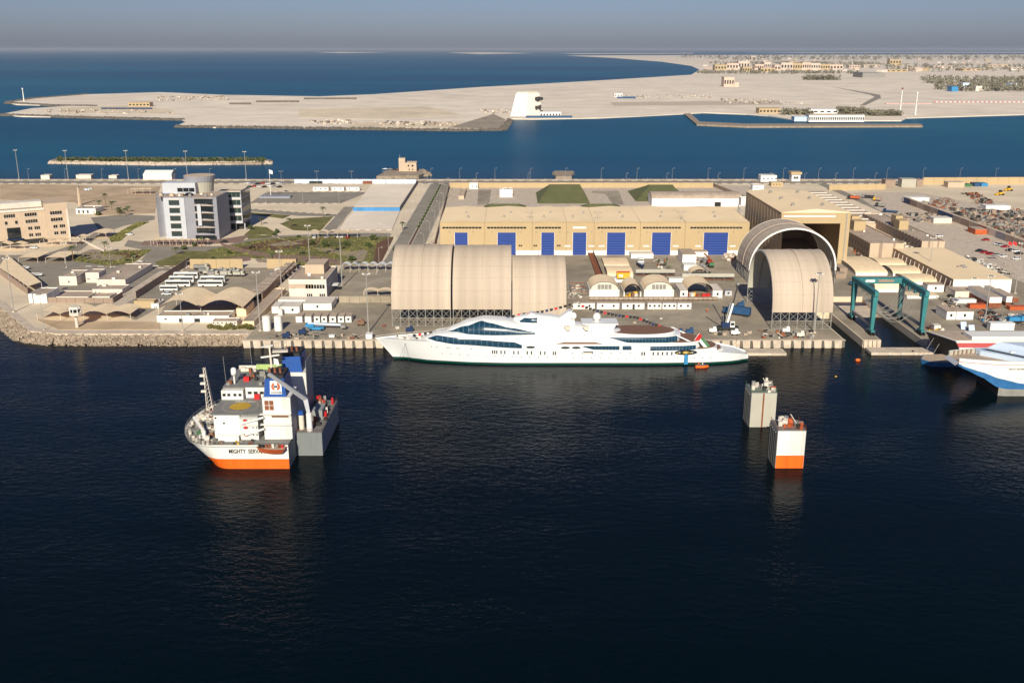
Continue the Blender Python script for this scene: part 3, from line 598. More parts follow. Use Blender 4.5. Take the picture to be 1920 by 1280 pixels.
# ---- smaller buildings of the left compound
g_ = hut('annex_building', 'grey two-storey office with rooftop plant beside the bus yard', 'building', 543, 613, 558, 524, 30, 'offwhite', wins=[(.44,.96,.5,.72,7),(.46,.62,.04,.22,3),(.8,.96,.04,.22,3)], units=7)
X0, X1, Y0, Y1, a, z = g_['dims']
MB().box(X0+5, X0+14, Y0+14, Y1-2, z-.4, z+4).build('stair_house', 'beige', g_); MB().box(X1+.02, X1+.2, Y0, Y1, LZ, z).build('dark_side', 'bluegrey', g_); MB().box(X0-.02, X1-6, Y0-.06, Y0-.005, LZ+4.4, LZ+6.5).build('wall_band', 'flatroof', g_); MB().box(X1+.3, X1+3.5, Y0+10, Y0+15, LZ+3.4, LZ+3.7).build('side_canopy', 'white', g_)  # right side sheet is darker: the wall's shade put into its colour
for row in [
    ('store_building', 'left flat-roofed beige block of the walled compound', 112, 145, 535, 518, 15, 'offwhite', [(.5,.6,.3,.5,1)], 2),
    ('store_building', 'small beige block with one louvre in the walled compound', 162, 187, 530, 511, 9, 'offwhite', [(.1,.3,.3,.45,2)], 0),
    ('workshop_building', 'beige workshop with deep side wall in the compound', 182, 236, 536, 524, 38, 'offwhite', [], 4),
    ('workshop_building', 'low front extension of the beige compound workshop', 174, 230, 551, 542, 10, 'offwhite', [(.08,.12,.4,.6,1),(.84,.88,.4,.6,1)], 1),
    ('gate_building', 'white corner block of the compound by the fence', 55, 89, 568, 551, 13, 'white', [], 0),
    ('store_building', 'low store roof inside the compound front wall, longer one', 100, 166, 560, 556, 12, 'offwhite', [], 0),
    ('store_building', 'low store roof inside the compound front wall, shorter one', 173, 206, 559, 555.5, 10, 'offwhite', [], 0),
    ('reception_building', 'low white pavilion with dark door openings behind the tan office', 143, 180, 401, 391, 14, 'white', [(.1,.2,.1,.7,1),(.32,.42,.1,.7,1),(.55,.65,.1,.7,1),(.88,.94,.1,.6,1)], 2),
    ('canteen_building', 'white windowed building front under the large fabric roof', 295, 430, 604.5, 592, 9, 'white', [(.1,.14,.4,.62,1),(.3,.36,.05,.6,1),(.52,.6,.05,.6,1),(.84,.87,.4,.6,1)], 3),
    ('store_building', 'tan windowless box right of the large fabric roof', 444, 462, 592, 578, 14, 'shade', [], 1),
    ('quay_store', 'long low tan store with small windows by the promenade', 398, 445, 612, 602, 6, 'offwhite', [(.03+.17*k, .1+.17*k, .55, .8, 1) for k in range(6)], 0),
    ('quay_store', 'long narrow tan store running back beside the tanks', 455, 477, 613, 602, 60, 'shade', [], 0),
    ('gate_hut', 'white gate hut in front of the bus yard wall', 284, 298, 578, 569, 8, 'white', [(.3,.8,.1,.3,2)], 1),
    ('substation', 'beige wall block beside the bus yard entrance', 252, 290, 577, 564, 4, 'cream', [], 0)]:
    hut(row[0], row[1], 'building', row[2], row[3], row[4], row[5], row[6], row[7], wins=row[8], units=row[9], parapet=.4)
bwall('beige wall with white piers in front of the compound', [(90,567),(212,568),(230,556)], 2.4, 'brownwall', 4); bwall('wall along the lane left of the bus yard', [(255,560),(356,494)], 3.4, 'brownwall', 5)
bwall('cream rear wall of the bus yard, left of its gate', [(357,503),(456,503)], 5, 'cream', 6); bwall('cream rear wall of the bus yard, right of its gate', [(501,503),(556,503)], 5, 'cream', 6)
bwall('tall wall on the right side of the bus yard', [(558,497),(492,566)], 4, 'brownwall', 5); bwall('grey panel fence between plaza and quay', [(636,567),(733,567)], 3, 'concrete', 4)
bwall('brown slatted screen fence along the far-left car shade', [(0,514),(52,552)], 3.2, 'brownwall', 3); bwall('white-capped wall beside the office parking', [(130,440),(195,472)], 1.2, 'offwhite', 6)
bwall('blue panel fence across the vacant plot', [(662,396),(750,396)], 2.8, 'fence_blue', 4.2, name='panel_fence'); bwall('blue panel fence along the avenue', [(750,395),(783,344)], 2.8, 'navy', 6, name='panel_fence'); bwall('pale panel fence along the coast road', [(552,344),(780,344.5)], 3.6, 'paleblue', 5, name='panel_fence')
# ---- right side blocks
def block(label, x0, x1, yb, yt, depth, stair):
    r = hut('accommodation_block', label, 'building', x0, x1, yb, yt, depth, 'beige', parapet=.6, units=6); X0, X1, Y0, Y1, a, z = r['dims']
    MB().box(X0-.1, X0-.01, Y0+.2, Y1, LZ, z-.6).build('dark_side', 'brownwall', r)  # darker sheet over the left side wall
    for k in range(int(depth/5)):
        for q in range(2): MB().box(X0-.18, X0-.11, Y0+2.5+k*5, Y0+3.4+k*5, LZ+1.5+q*3.4, LZ+2.9+q*3.4).build('window', 'glass', r)
    W = X1-X0; MB().box(X0+W*.27, X0+W*.37, Y0-.04, Y0-.005, LZ, z).build('recess_shadow', 'brownwall', r); MB().box(X0+W*.68, X0+W*.75, Y0-.04, Y0-.005, LZ, z).build('recess_shadow', 'brownwall', r)  # flat darker strips: shade of the recesses put into the colour
    MB().box(X0+W*stair[0], X0+W*stair[1], Y0+stair[2], Y0+stair[2]+9, z-.5, z+5).build('stair_house', 'cream', r); MB().box(X0+W*(stair[0]+.08), X0+W*(stair[1]-.02), Y0+stair[2]+9.1, Y0+stair[2]+17, z-.5, z+6.5).build('stair_house', 'cream', r)
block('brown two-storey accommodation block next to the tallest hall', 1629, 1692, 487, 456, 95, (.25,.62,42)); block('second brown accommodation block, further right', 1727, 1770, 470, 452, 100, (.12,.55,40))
r = hut('warehouse', 'broad tan-roofed warehouse at right above the white cabins', 'building', 1785, 1894, 549, 524, 78, 'white', 'roof_tan', parapet=0); X0, X1, Y0, Y1, a, z = r['dims']
MB().box(X0-.1, X0-.01, Y0+.2, Y1, LZ, z-.1).build('dark_side', 'brownwall', r)  # darker sheet along the left wall
for k in range(14): MB().bar((X0-1.2, Y0+2+k*5.5, LZ), (X0-.3, Y0+2+k*5.5, z-1), .25).build('side_post', 'offwhite', r)
for u, v in ((.52,.35),(.6,.33),(.63,.38)): MB().obox(X0+(X1-X0)*u, Y0+78*v, z+.16, 2, 1.2, .5).build('roof_unit', 'steel', r)
r = hut('covered_walkway', 'ribbed tan roofs running back beside the right road', 'building', 1588, 1672, 428, 419, 150, 'beige', 'flatroof', parapet=0); X0, X1, Y0, Y1, a, z = r['dims']
for k in range(12): MB().box(X0+.2, X1-.2, Y0+2+k*12.4, Y0+3.2+k*12.4, z+.16, z+.8).build('roof_rib', 'offwhite', r)
for row in [('white two-storey post with lean-to beside the coast road', 1426, 1456, 341, 329, 9, 'white', 4), ('tan hut beside the small white coast hut', 1446, 1468, 350, 342, 8, 'cream', 3), ('small white hut left of the tan coast hut', 1411, 1432, 357, 347, 8, 'white', 2),
            ('small cabin on the left stretch of coast road', 77, 93, 336, 328.5, 7, 'offwhite', 0), ('longer cabin on the left stretch of coast road', 143, 171, 335.5, 328, 7, 'offwhite', 0), ('pair of white tanks and hut at the left coast', 204, 219, 335, 329, 7, 'offwhite', 0)]:
    hut('coast_hut', row[0], 'building', *row[1:5], row[5], row[6], 'beige', wins=[(.15+.25*k, .25+.25*k, .4, .6, 1) for k in range(row[7])], parapet=.3)
X0, X1, Y0, Y1, a, z = F(269, 322, 336.5, 326, 14)
r = thing('white_tent', 'white ridge tent hall beside the coast road, left of the tower', 'tent', (X0, Y0, LZ)); MB().box(X0, X1, Y0, Y1, LZ, LZ+4.5).build('wall', 'white', r); MB().grid([[(xx, Y0, LZ+4.5), (xx, Y0+7, LZ+7.5), (xx, Y1, LZ+4.5)] for xx in (X0, X1)]).build('roof', 'white', r); MB().quad((X1,Y0,LZ+4.5),(X1,Y1,LZ+4.5),(X1,Y0+7,LZ+7.5)).build('gable', 'steel', r)
# watch towers
def watch(label, x, yb, yt, w_, mat='offwhite'):
    X, Y = G(x, yb); z = HZ(yt, Y); r = thing('watch_tower', label, 'tower', (X, Y, LZ)); hh = z-LZ
    MB().cyl((X,Y,LZ), (X,Y,LZ+hh*.62), w_*.13, n=10).build('shaft', mat, r); MB().cyl((X,Y,LZ+hh*.58), (X,Y,LZ+hh*.72), w_*.5, w_*.52, 8).build('cabin_base', mat, r)
    MB().cyl((X,Y,LZ+hh*.721), (X,Y,LZ+hh*.88), w_*.42, n=8).build('cabin_windows', 'glass', r); MB().cyl((X,Y,LZ+hh*.881), (X,Y,LZ+hh*.97), w_*.55, w_*.4, 8).build('roof', mat, r)
    for k in range(8):
        a = k*math.pi/4; MB().bar((X+math.cos(a)*w_*.43, Y+math.sin(a)*w_*.43, LZ+hh*.72), (X+math.cos(a)*w_*.43, Y+math.sin(a)*w_*.43, LZ+hh*.885), .3).build('mullion', 'white', r)
    MB().bar((X,Y,z-.3), (X,Y,z+1.6), .1).build('aerial', 'pole', r)
watch('white watch tower with glazed cabin near the rocky shore', 145, 614, 573, 5)
r = hut('coast_tower', 'small tan-capped watch tower on the right coast road', 'tower', 1484, 1500, 340, 327.5, 8, 'white', 'cream', wins=[(.2,.8,.35,.7,3)], parapet=0)
X0, X1, Y0, Y1, a, z = r['dims']; MB().box(X0-1, X1+1, Y0-1, Y1+1, z+.16, z+2.2).build('cap', 'cream', r)
# harbour control house on its rock head
slab('rock_head', P([(706,334),(730,321),(760,318),(796,322),(800,327),(785,333)], 1), -2, LZ-.2, 'rock')
rocks('rock_head_edge', [G(735,331,1), G(800,328,1), G(796,322,1), G(760,319,1)], 350, -1, 4, 2.4, .2, .7, 1.5, 'rock', 'rocks round the head of the control house')
r = hut('control_house', 'two-storey control house with stair tower on a rock head', 'building', 748, 781, 321.5, 305, 12, 'beige', wins=[(.55,.62,.12,.3,1),(.75,.82,.12,.3,1),(.5,.6,.55,.75,1),(.72,.84,.55,.75,1)], z0=LZ)
X0, X1, Y0, Y1, a, z = r['dims']; MB().box(X0, X0+6, Y0+.1, Y0+8, z+.02, z+4).build('lookout', 'beige', r); MB().bar((X0+1, Y0+2, z+4), (X0+1, Y0+2, z+7), .3).build('mast', 'pole', r)
slab('jetty_head', P([(1042,334),(1044,328),(1036,326),(1040,323.5),(1074,323.5),(1077,326),(1070,328),(1072,334)], 1), -2, LZ-.4, 'rock')
# ================================================================ VESSELS
def lerp(tab, u):
    if u <= tab[0][0]: return tab[0][1]
    for (a, p), (b, q) in zip(tab, tab[1:]):
        if u <= b:
            t = (u-a)/(b-a); t = t*t*(3-2*t)*.5+t*.5; return p+(q-p)*t
    return tab[-1][1]
# ---------------- motor yacht, bow to the left
YX, YY, YL = -52.3, 365.0, 142.3
yt = thing('motor_yacht', 'long white motor yacht with dark blue glass moored along the quay', 'yacht', (YX+70, YY, 0))
sheer = [(0,8.3),(10,8.5),(20,8.6),(30,7.8),(56,6.6),(98,5.7),(104,5.5),(122,5.3),(130,4.7),(138,3.6),(142.3,2.5)]
hbd = [(0,.12),(4,1.7),(12,4.4),(20,6.1),(35,7.8),(50,8.5),(105,8.5),(122,7.8),(132,6.6),(138,5.0),(142.3,2.6)]
hbw = [(7.2,.05),(14,2.0),(24,4.6),(38,7.0),(52,8.0),(105,8.0),(125,7.2),(136,5.4),(140,3.0),(142.3,2.3)]
def hull_pt(u, z):
    zt = lerp(sheer, u); k = max(0, min(1, z/zt)); rake = 7.2*(1-u/20)*(1-k)**.9 if u < 20 else 0
    uu = u+max(0, rake); a, b = lerp(hbw, max(u, 7.2) if u >= 7.2 else 7.2), lerp(hbd, u)
    if u < 7.2: a = .05
    return YX+uu, a+(b-a)*k**.8
US = [0,.7,2,4,6,9,12,16,20,25,30,36,42,50,60,70,80,90,100,108,114,120,125,129,132,135,138,140,141.4,142.3]
def hull_band(nm, zf0, zf1, mat, n=7, off=0):
    for_side = []
    mb = MB()
    for sg in (-1, 1):
        rows = []
        for u in US:
            r_ = []
            for k in range(n+1):
                a, b = zf0(u), zf1(u); z = a+(b-a)*k/n; x, h = hull_pt(u, max(z, 0)); r_.append((x, YY+sg*(h+off), z))
            rows.append(r_)
        mb.grid(rows if sg > 0 else [list(reversed(q)) for q in rows])
    return mb.build(nm, mat, yt, True)
hull_band('hull', lambda u: .86, lambda u: lerp(sheer, u), 'yacht')
hull_band('boot_stripe', lambda u: .56, lambda u: .85, 'dark', 1)
hull_band('lower_hull', lambda u: -1.5, lambda u: .55, 'hullgreen', 2)
dk = MB(); dk.grid([[(hull_pt(u, 20)[0], YY+sg*hull_pt(u, 20)[1]*.98, lerp(sheer, u)-.35) for sg in (-1, 1)] for u in US]); dk.build('fore_and_aft_deck', 'yacht', yt)
MB().quad(*[(YX+142.25, YY-2.5, 2.4), (YX+142.25, YY+2.5, 2.4), (YX+142.25, YY+2.3, -1.5), (YX+142.25, YY-2.3, -1.5)]).build('transom', 'yacht', yt)
class Tier:
    def __init__(s, nm, st, mat='yacht', n=3.2, parent=None):
        s.st = st; s.n = n; s.u0, s.u1 = st[0][0], st[-1][0]
        s.hb = [(q[0], q[1]) for q in st]; s.z0 = [(q[0], q[2]) for q in st]; s.z1 = [(q[0], q[3]) for q in st]
        rows = []; m = 26
        for j in range(121):
            u = s.u0+(s.u1-s.u0)*j/120; rows.append([s.pt(u, math.pi*k/m) for k in range(m+1)])
        s.o = MB().grid(rows).build(nm, mat, parent or yt, True)
        for r_ in (rows[0], rows[-1]): MB().quad(*r_).build('end_wall', mat, s.o)
    def half(s, u, z):
        a, b, h = lerp(s.z0, u), lerp(s.z1, u), lerp(s.hb, u); k = max(0, min(.999, (z-a)/max(.01, b-a))); return h*(1-k**s.n)**(1/s.n)
    def pt(s, u, t):
        a, b, h = lerp(s.z0, u), lerp(s.z1, u), lerp(s.hb, u); c, q = math.cos(t), abs(math.sin(t))
        return (YX+u, YY-h*math.copysign(abs(c)**(2/s.n), c), a+(b-a)*q**(2/s.n))
    def strip(s, nm, u0, u1, f0, f1, mat, off=.2, n=90, m=22, parent=None, both=True):
        mb = MB()
        for sg in (-1, 1) if both else (-1,):
            rows = []
            for j in range(n+1):
                u = u0+(u1-u0)*j/n; a, b = f0(u), f1(u); rows.append([(YX+u, YY+sg*(s.half(u, a+(b-a)*k/m)+off), a+(b-a)*k/m) for k in range(m+1)])
            mb.grid(rows if sg > 0 else [list(reversed(q)) for q in rows])
        return mb.build(nm, mat, parent or yt, True)
    def mullions(s, u0, u1, f0, f1, step, mat='mullion', w=.06, parent=None):
        mb = MB(); u = u0+step
        while u < u1-.3:
            for sg in (-1, 1):
                m = 16; rows = [[(YX+u+d, YY+sg*(s.half(u, f0(u)+(f1(u)-f0(u))*k/m)+.26), f0(u)+(f1(u)-f0(u))*k/m) for k in range(m+1)] for d in (-w, w)]
                mb.grid(rows if sg > 0 else [list(reversed(q)) for q in rows])
            u += step
        mb.build('mullions', mat, parent, True)
T1 = Tier('main_deckhouse', [(19,.4,8.0,8.7),(20.5,3.4,7.9,9.8),(24,5.8,7.7,11.2),(32,7.55,7.2,12.0),(50,8.48,6.3,12.2),(70,8.5,5.8,12.2),(86,8.5,5.4,11.6),(92,8.5,5.2,9.4),(104,8.45,5.0,8.4),(116,8.0,4.9,8.1),(121,7.0,4.9,8.0),(123.5,4,4.9,7.9)], n=4)
T2 = Tier('glass_dome_house', [(27,.4,11.0,11.4),(30,3.6,11,13.2),(36,6.0,11,15.6),(42,6.9,11,16.7),(50,7.2,11,16.2),(56,7.3,11,15.0),(64,7.3,10.5,14.6),(76,7.3,9.5,14.2),(86,6.6,9.5,13.4),(92,5.2,9.5,12.0),(95,3,9.5,11.4)], n=2.6)
T3 = Tier('wheelhouse', [(53,.6,14.6,16.4),(56,3.6,14.5,17.4),(60,4.4,14.4,18.2),(66,4.4,14.2,17.6),(72,3.6,14,16.6),(76,2.2,13.5,15.6)], n=3)
T5 = Tier('aft_house', [(86,7.9,8.3,11.2),(100,7.8,8.0,11.2),(110,7.3,7.8,11.1),(114.5,5.6,7.8,11),(116,3,7.8,10.9)], n=6)
# glass
f0, f1 = lambda u: lerp([(20,9.0),(30,8.0),(56,6.7)], u), lambda u: lerp([(20,9.1),(24,10.7),(32,10.4),(53,9.1),(56,8.0)], u)
b1 = T1.strip('lower_window_band', 20.5, 56, f0, f1, 'glass_yacht', .09); T1.mullions(22, 55, f0, f1, 2.1, parent=b1)
g0, g1 = lambda u: lerp([(28,11.6),(45,11.3),(61,11.7)], u), lambda u: lerp([(28,11.7),(35,14.3),(41,16.1),(44,15.6),(52,14.0),(61,12.5)], u)
b2 = T2.strip('dome_glazing', 28.2, 61, g0, g1, 'glass_yacht', .08); T2.mullions(30, 60.5, g0, g1, 2.0, parent=b2)
b3 = T3.strip('bridge_windows', 55.2, 61.8, lambda u: 15.4, lambda u: lerp([(55,15.8),(57,17.0),(62,17.2)], u), 'glass_yacht', .06, 14)
for a_, b_, z0_, z1_ in ((57.5,61,6.7,7.6), (70.5,74,6.5,7.4), (74.6,78,6.5,7.4)):
    mid, hf = (a_+b_)/2, (b_-a_)/2
    T1.strip('oval_window', a_, b_, lambda u: (z0_+z1_)/2-(z1_-z0_)/2*math.sqrt(max(0, 1-((u-mid)/hf)**2)), lambda u: (z0_+z1_)/2+(z1_-z0_)/2*math.sqrt(max(0, 1-((u-mid)/hf)**2)), 'glass_green', .1, 14, 2)
b4 = T1.strip('saloon_windows', 79, 92.5, lambda u: lerp([(79,7.2),(83,6.2),(93,6.1)], u), lambda u: 7.6, 'glass_yacht', .14, 20, 2); T1.mullions(82, 92.3, lambda u: 6.2, lambda u: 7.6, 1.3, parent=b4)
T1.strip('saloon_windows', 93.6, 97, lambda u: 6.1, lambda u: 7.6, 'glass_yacht', .14, 8, 2)
b5 = T5.strip('upper_aft_windows', 89, 114.5, lambda u: lerp([(89,10.4),(96,8.7),(115,8.5)], u), lambda u: 10.6, 'glass_yacht', .14, 40, 4); T5.mullions(91, 114.4, lambda u: lerp([(89,10.4),(96,8.7),(115,8.5)], u), lambda u: 10.6, 1.25, parent=b5)
b6 = T1.strip('lower_aft_windows', 104, 121.4, lambda u: 5.8, lambda u: 7.3, 'glass_yacht', .14, 30, 3); T1.mullions(105, 121, lambda u: 5.8, lambda u: 7.3, 1.25, parent=b6)
# decks of teak with white rims
def deck(nm, c, rx, ry, z, u0=None):
    pts = [(YX+c+rx*math.cos(t), YY+ry*math.sin(t)) for t in [2*math.pi*k/30 for k in range(30)]]
    rim = MB(); rim.prism([(YX+c+(rx+.5)*math.cos(2*math.pi*k/30), YY+(ry+.5)*math.sin(2*math.pi*k/30)) for k in range(30)], z-.9, z-.02)
    o = rim.build(nm+'_rim', 'yacht', yt, False); MB().prism(pts, z, z+.08).build('teak_deck', 'teak', o)
deck('sun_deck', 101, 13, 6.6, 11.6); deck('upper_aft_deck', 114.5, 9.6, 7.0, 8.5); deck('main_aft_deck', 121.5, 8.6, 6.6, 5.9)
pts = [(YX+118, YY-6.6), (YX+124, YY-6.4), (YX+130, YY-5), (YX+132.5, YY-2), (YX+132.5, YY+2), (YX+130, YY+5), (YX+124, YY+6.4), (YX+118, YY+6.6)]
o = MB().prism(pts, 3.6, 4.9).build('stern_deck_rim', 'yacht', yt); MB().prism([(YX+(x-YX-125)*.93+125, YY+(y-YY)*.93) for x, y in pts], 4.92, 5.0).build('teak_deck', 'teak', o)
MB().box(YX+126, YX+129.5, YY-5.5, YY-3.6, 5.02, 5.9).build('sofa', 'white', yt)
for sg in (-1, 1): MB().hexa([(YX+118.5,YY+sg*5.5,8.6),(YX+119.6,YY+sg*5.5,8.6),(YX+119.6,YY+sg*5.9,8.6),(YX+118.5,YY+sg*5.9,8.6)], [(YX+113.5,YY+sg*5.5,11),(YX+114.6,YY+sg*5.5,11),(YX+114.6,YY+sg*5.9,11),(YX+113.5,YY+sg*5.9,11)]).build('raked_strut', 'yacht', yt)
# masts: fin mast, wing mast, radomes
prof = [(57,16.4),(59.5,18.6),(66,16.4),(69.5,16.1),(73.6,19.2),(75,19.0),(74.2,15),(73.6,12.8),(57,14)]
MB().hexa([(YX+u, YY-2.0, z) for u, z in prof], [(YX+u, YY+2.0, z) for u, z in prof]).build('fin_mast', 'yacht', yt)
MB().dome((YX+75.6, YY, 17.0), 1.25, 14, 8, 1.1, True).build('radome', 'white', yt, True); MB().cyl((YX+75.6, YY, 12), (YX+75.6, YY, 16.2), .4).build('radome_post', 'yacht', yt)
MB().bar((YX+75, YY, 18.8), (YX+77.4, YY, 22.6), .18).build('whip_mast', 'white', yt); MB().obox(YX+77, YY, 21.2, 3.6, .3, .3).build('radar_bar', 'white', yt); MB().obox(YX+76, YY, 20, 2.6, .3, .25, .3).build('radar_bar', 'white', yt)
MB().hexa([(YX+84,YY-3,11),(YX+90,YY-3,11),(YX+90,YY+3,11),(YX+84,YY+3,11)], [(YX+79.5,YY-4,14.6),(YX+91.5,YY-4,14.6),(YX+91.5,YY+4,14.6),(YX+79.5,YY+4,14.6)]).build('wing_mast', 'yacht', yt)
MB().box(YX+78.6, YX+92.3, YY-4.2, YY+4.2, 14.62, 14.95).build('wing_platform', 'yacht', yt); MB().dome((YX+84.5, YY, 16.6), 1.5, 14, 8, 1.1, True).build('radome', 'white', yt, True); MB().cyl((YX+84.5, YY, 14.9), (YX+84.5, YY, 16), .9).build('radome_post', 'white', yt)
for k, u in enumerate((72.6, 79.6)): MB().hexa([(YX+u,YY-7.3,13.2),(YX+u+1.2,YY-7.3,13.2),(YX+u+1.2,YY-6.6,13.2),(YX+u,YY-6.6,13.2)], [(YX+u-.9,YY-7.5,14.8),(YX+u+1.3,YY-7.5,14.8),(YX+u+1.3,YY-6.4,15.0),(YX+u-.9,YY-6.4,15.0)]).build('tender_cradle', 'offwhite', yt)
MB().hexa([(YX+69,YY-8.8,8.5),(YX+86,YY-8.8,8.5),(YX+86,YY-7,8.5),(YX+69,YY-7,8.5)], [(YX+72,YY-8.75,9.1),(YX+83,YY-8.75,9.1),(YX+83,YY-7,9.1),(YX+72,YY-7,9.1)]).build('side_deck', 'teak', yt)
# foredeck gear, portholes, mark near the stern
for k in range(14): MB().obox(YX+8+random.random()*10, YY+random.uniform(-2,2), 8.3, random.uniform(.4,1.2), random.uniform(.3,.8), random.uniform(.4,1)).build('deck_gear', random.choice(('steel','dark','offwhite')), yt)
rail = MB()
for sg in (-1, 1): rail.tube([(hull_pt(u, 20)[0], YY+sg*hull_pt(u, 20)[1]*.97, lerp(sheer, u)+.75) for u in (.5, 2, 4, 6, 9, 12, 16, 20)], .05, 4)
rail.build('bow_rail', 'white', yt)
pm = None
for u, z, ww, hh in [(45+q, 5.2-q*.02, .22, 1.3) for q in (0, .8, 1.6, 3.2, 4.6, 8, 9.6, 13, 14.6, 18, 19.6, 22.8, 23.6)]+[(101+q, 4.6, .24, 1.3) for q in (0, .9, 4.2, 6, 7.7, 9.4, 11.2)]+[(22+q, 6.6-q*.03, .22, .22) for q in (0, 2, 6, 6.7, 9.5, 10.3, 15)]+[(26+q*3.3, 3.9-q*.06, .2, .2) for q in range(20)]+[(92+q*3.2, 2.6, .2, .2) for q in range(12)]+[(75+q*3.6, 4.8, .22, .22) for q in range(7)]:
    x, h = hull_pt(u, z)
    MB().obox(x, YY-h-.02, z-hh/2, ww*2, .14, hh).build('porthole', 'black', yt)
x, h = hull_pt(81, 5); MB().box(x-2, x+1.6, YY-h-.06, YY-h+.1, 4.6, 5.4).build('side_hatch', 'dark', yt); MB().box(x-2, x+1.2, YY-h-.09, YY-h-.07, 4.6, 5.0).build('hatch_sill', 'offwhite', yt)
ex, eh = hull_pt(117.5, 5)
for nm, sx, sz, mt, off in (('emblem_plate', 4.3, .95, 'black', .10), ('emblem_core', 1.2, .5, 'ylw_heli', .13)):
    q = [(ex+sx*math.cos(2*math.pi*k/24), 4.9+sz*math.sin(2*math.pi*k/24)) for k in range(24)]
    MB().hexa([(a, YY-hull_pt(a-YX, 4.9)[1]-off, b) for a, b in q], [(a, YY-hull_pt(a-YX, 4.9)[1]+.25, b) for a, b in q]).build(nm, mt, yt)
for k in range(9):
    a = ex-3.2+k*.8; MB().box(a-.28, a+.28, YY-hull_pt(a-YX, 4.9)[1]-.17, YY-hull_pt(a-YX, 4.9)[1], 4.62+.12*(k % 3), 4.95+.12*(k % 2)).build('emblem_script', ('yellow', 'white', 'greenpaint')[k % 3], yt)
# ensign and dressing lines of small flags
st = (YX+119.6, YY-4, 6.2); tp = (YX+123.0, YY-4, 11.4)
MB().bar(st, tp, .14).build('ensign_staff', 'white', yt)
en = bpy.data.objects.new('ensign', None); C.objects.link(en); en.parent = yt; en.location = Vector(tp)-Vector(yt.location)
def fl(nm, u0, u1, v0, v1, mt):
    P_ = lambda u, v: (tp[0]-1.8*u+4.1*v, tp[1]-.3+.35*math.sin(5*v+u)*v, tp[2]-.1-4.9*v-2.75*u)
    n = 8; a = [[P_(u0+(u1-u0)*j/3, v0+(v1-v0)*k/n) for k in range(n+1)] for j in range(4)]; mb = MB().grid(a); mb.grid([[(x, y+.03, z) for x, y, z in reversed(q)] for q in a]); return mb.build(nm, mt, en)
fl('red_band', 0, 1, 0, .25, 'red'); fl('green_band', 0, .333, .25, 1, 'greenpaint'); fl('white_band', .333, .667, .25, 1, 'white'); fl('black_band', .667, 1, .25, 1, 'black')
cols = ['black', 'navy', 'dark', 'white', 'black', 'red']
def bunting(p, q, sag, n, nm='signal_flag'):
    p, q = Vector(p), Vector(q); f = lambda t: p.lerp(q, t)-Vector((0, 0, sag*4*t*(1-t)))
    ln = MB().tube([f(k/16) for k in range(17)], .04, 3).build('dressing_line', 'dark', yt)
    for k in range(n):
        a = f((k+.5)/n); s = .55; MB().hexa([(a.x-s,a.y-.03,a.z-1.0),(a.x+s,a.y-.03,a.z-.8),(a.x+s,a.y+.03,a.z-.8),(a.x-s,a.y+.03,a.z-1.0)], [(a.x-s,a.y-.03,a.z),(a.x+s,a.y-.03,a.z),(a.x+s,a.y+.03,a.z),(a.x-s,a.y+.03,a.z)]).build(nm, cols[k*5 % 6 if k % 3 else 0], ln)
bunting((YX+14, YY, 9.6), (YX+56, YY+1, 17.8), .6, 20); bunting((YX+56, YY+1, 17.8), (YX+75, YY, 22), .6, 11); bunting((YX+77, YY, 22), (YX+100, YY+5, 15.5), 1.0, 16); bunting((YX+100, YY+5, 15.5), (YX+117, YY+5, 10), .5, 14)
for p_, q_ in (((YX+12, YY-4.2, 7.4), (YX+9, YY-6.5, .1)), ((YX+12, YY-4.2, 7.4), (YX+13.5, YY-5.5, .1)), ((YX+141.5, YY, 2.6), (YX+146, YY-6, .1)), ((YX+3, YY+1, 7.6), (YX-2, 382, 3.3)), ((YX+139, YY+3, 3.4), (YX+142, 382, 3.3))): MB().bar(p_, q_, .07).build('mooring_line', 'dark', yt)
# tender alongside and its blue cover
tx_, ty_ = G(1316, 688, 0); r = thing('crew_boat', 'small orange boat with crew beside the yacht stern', 'boat', (tx_, ty_, 0))
def dinghy(r, x, y, L_, W_, mat, a=0):
    o = []
    for sg in (-1, 1): o += [(x+(-L_/2+L_*k/8)*1, y+sg*W_/2*(1-max(0, (k-4)/4)**2)) for k in (range(9) if sg < 0 else range(8, -1, -1))]
    MB().prism(o, -.2, .75).build('hull', mat, r); MB().prism([((p-x)*.85+x, (q-y)*.7+y) for p, q in o], .76, .8).build('floor', 'greydeck', r)
    MB().obox(x-L_/2+.2, y, .6, .6, .5, .9).build('outboard', 'dark', r)
dinghy(r, tx_, ty_, 5, 2, 'orange')
def person(label, x, y, z, top, leg, group=None, rz=0, sit=False):
    r = thing('person', label, 'person', (x, y, z), group); h = 1.72 if not sit else 1.2
    b = MB(); lg = .82 if not sit else .3
    prof = lambda pts: pts
    ring = lambda cx, cz, rx, ry: [(x+cx+rx*math.cos(2*math.pi*k/8), y+ry*math.sin(2*math.pi*k/8), z+cz) for k in range(8)]
    b.grid([ring(0, lg-.05, .17, .12), ring(0, lg+.2, .16, .11), ring(0, lg+.45, .22, .12), ring(0, lg+.58, .18, .1), ring(0, lg+.62, .07, .07), ring(0, lg+.7, .09, .1), ring(0, lg+.82, .1, .11), ring(0, lg+.9, .02, .02)], True)
    for sx in (-.1, .1): b.cyl((x+sx, y, z+lg), (x+sx*1.3, y+(0 if not sit else -.3), z+.02), .09, .055, 6); b.cyl((x+sx*2.2, y, z+lg+.52), (x+sx*2.7, y-.1, z+lg), .055, .04, 6)
    o = b.build('body', leg, r); MB().grid([ring(0, lg-.02, .185, .135), ring(0, lg+.45, .235, .135), ring(0, lg+.6, .19, .11)], True).build('top', top, r); return r
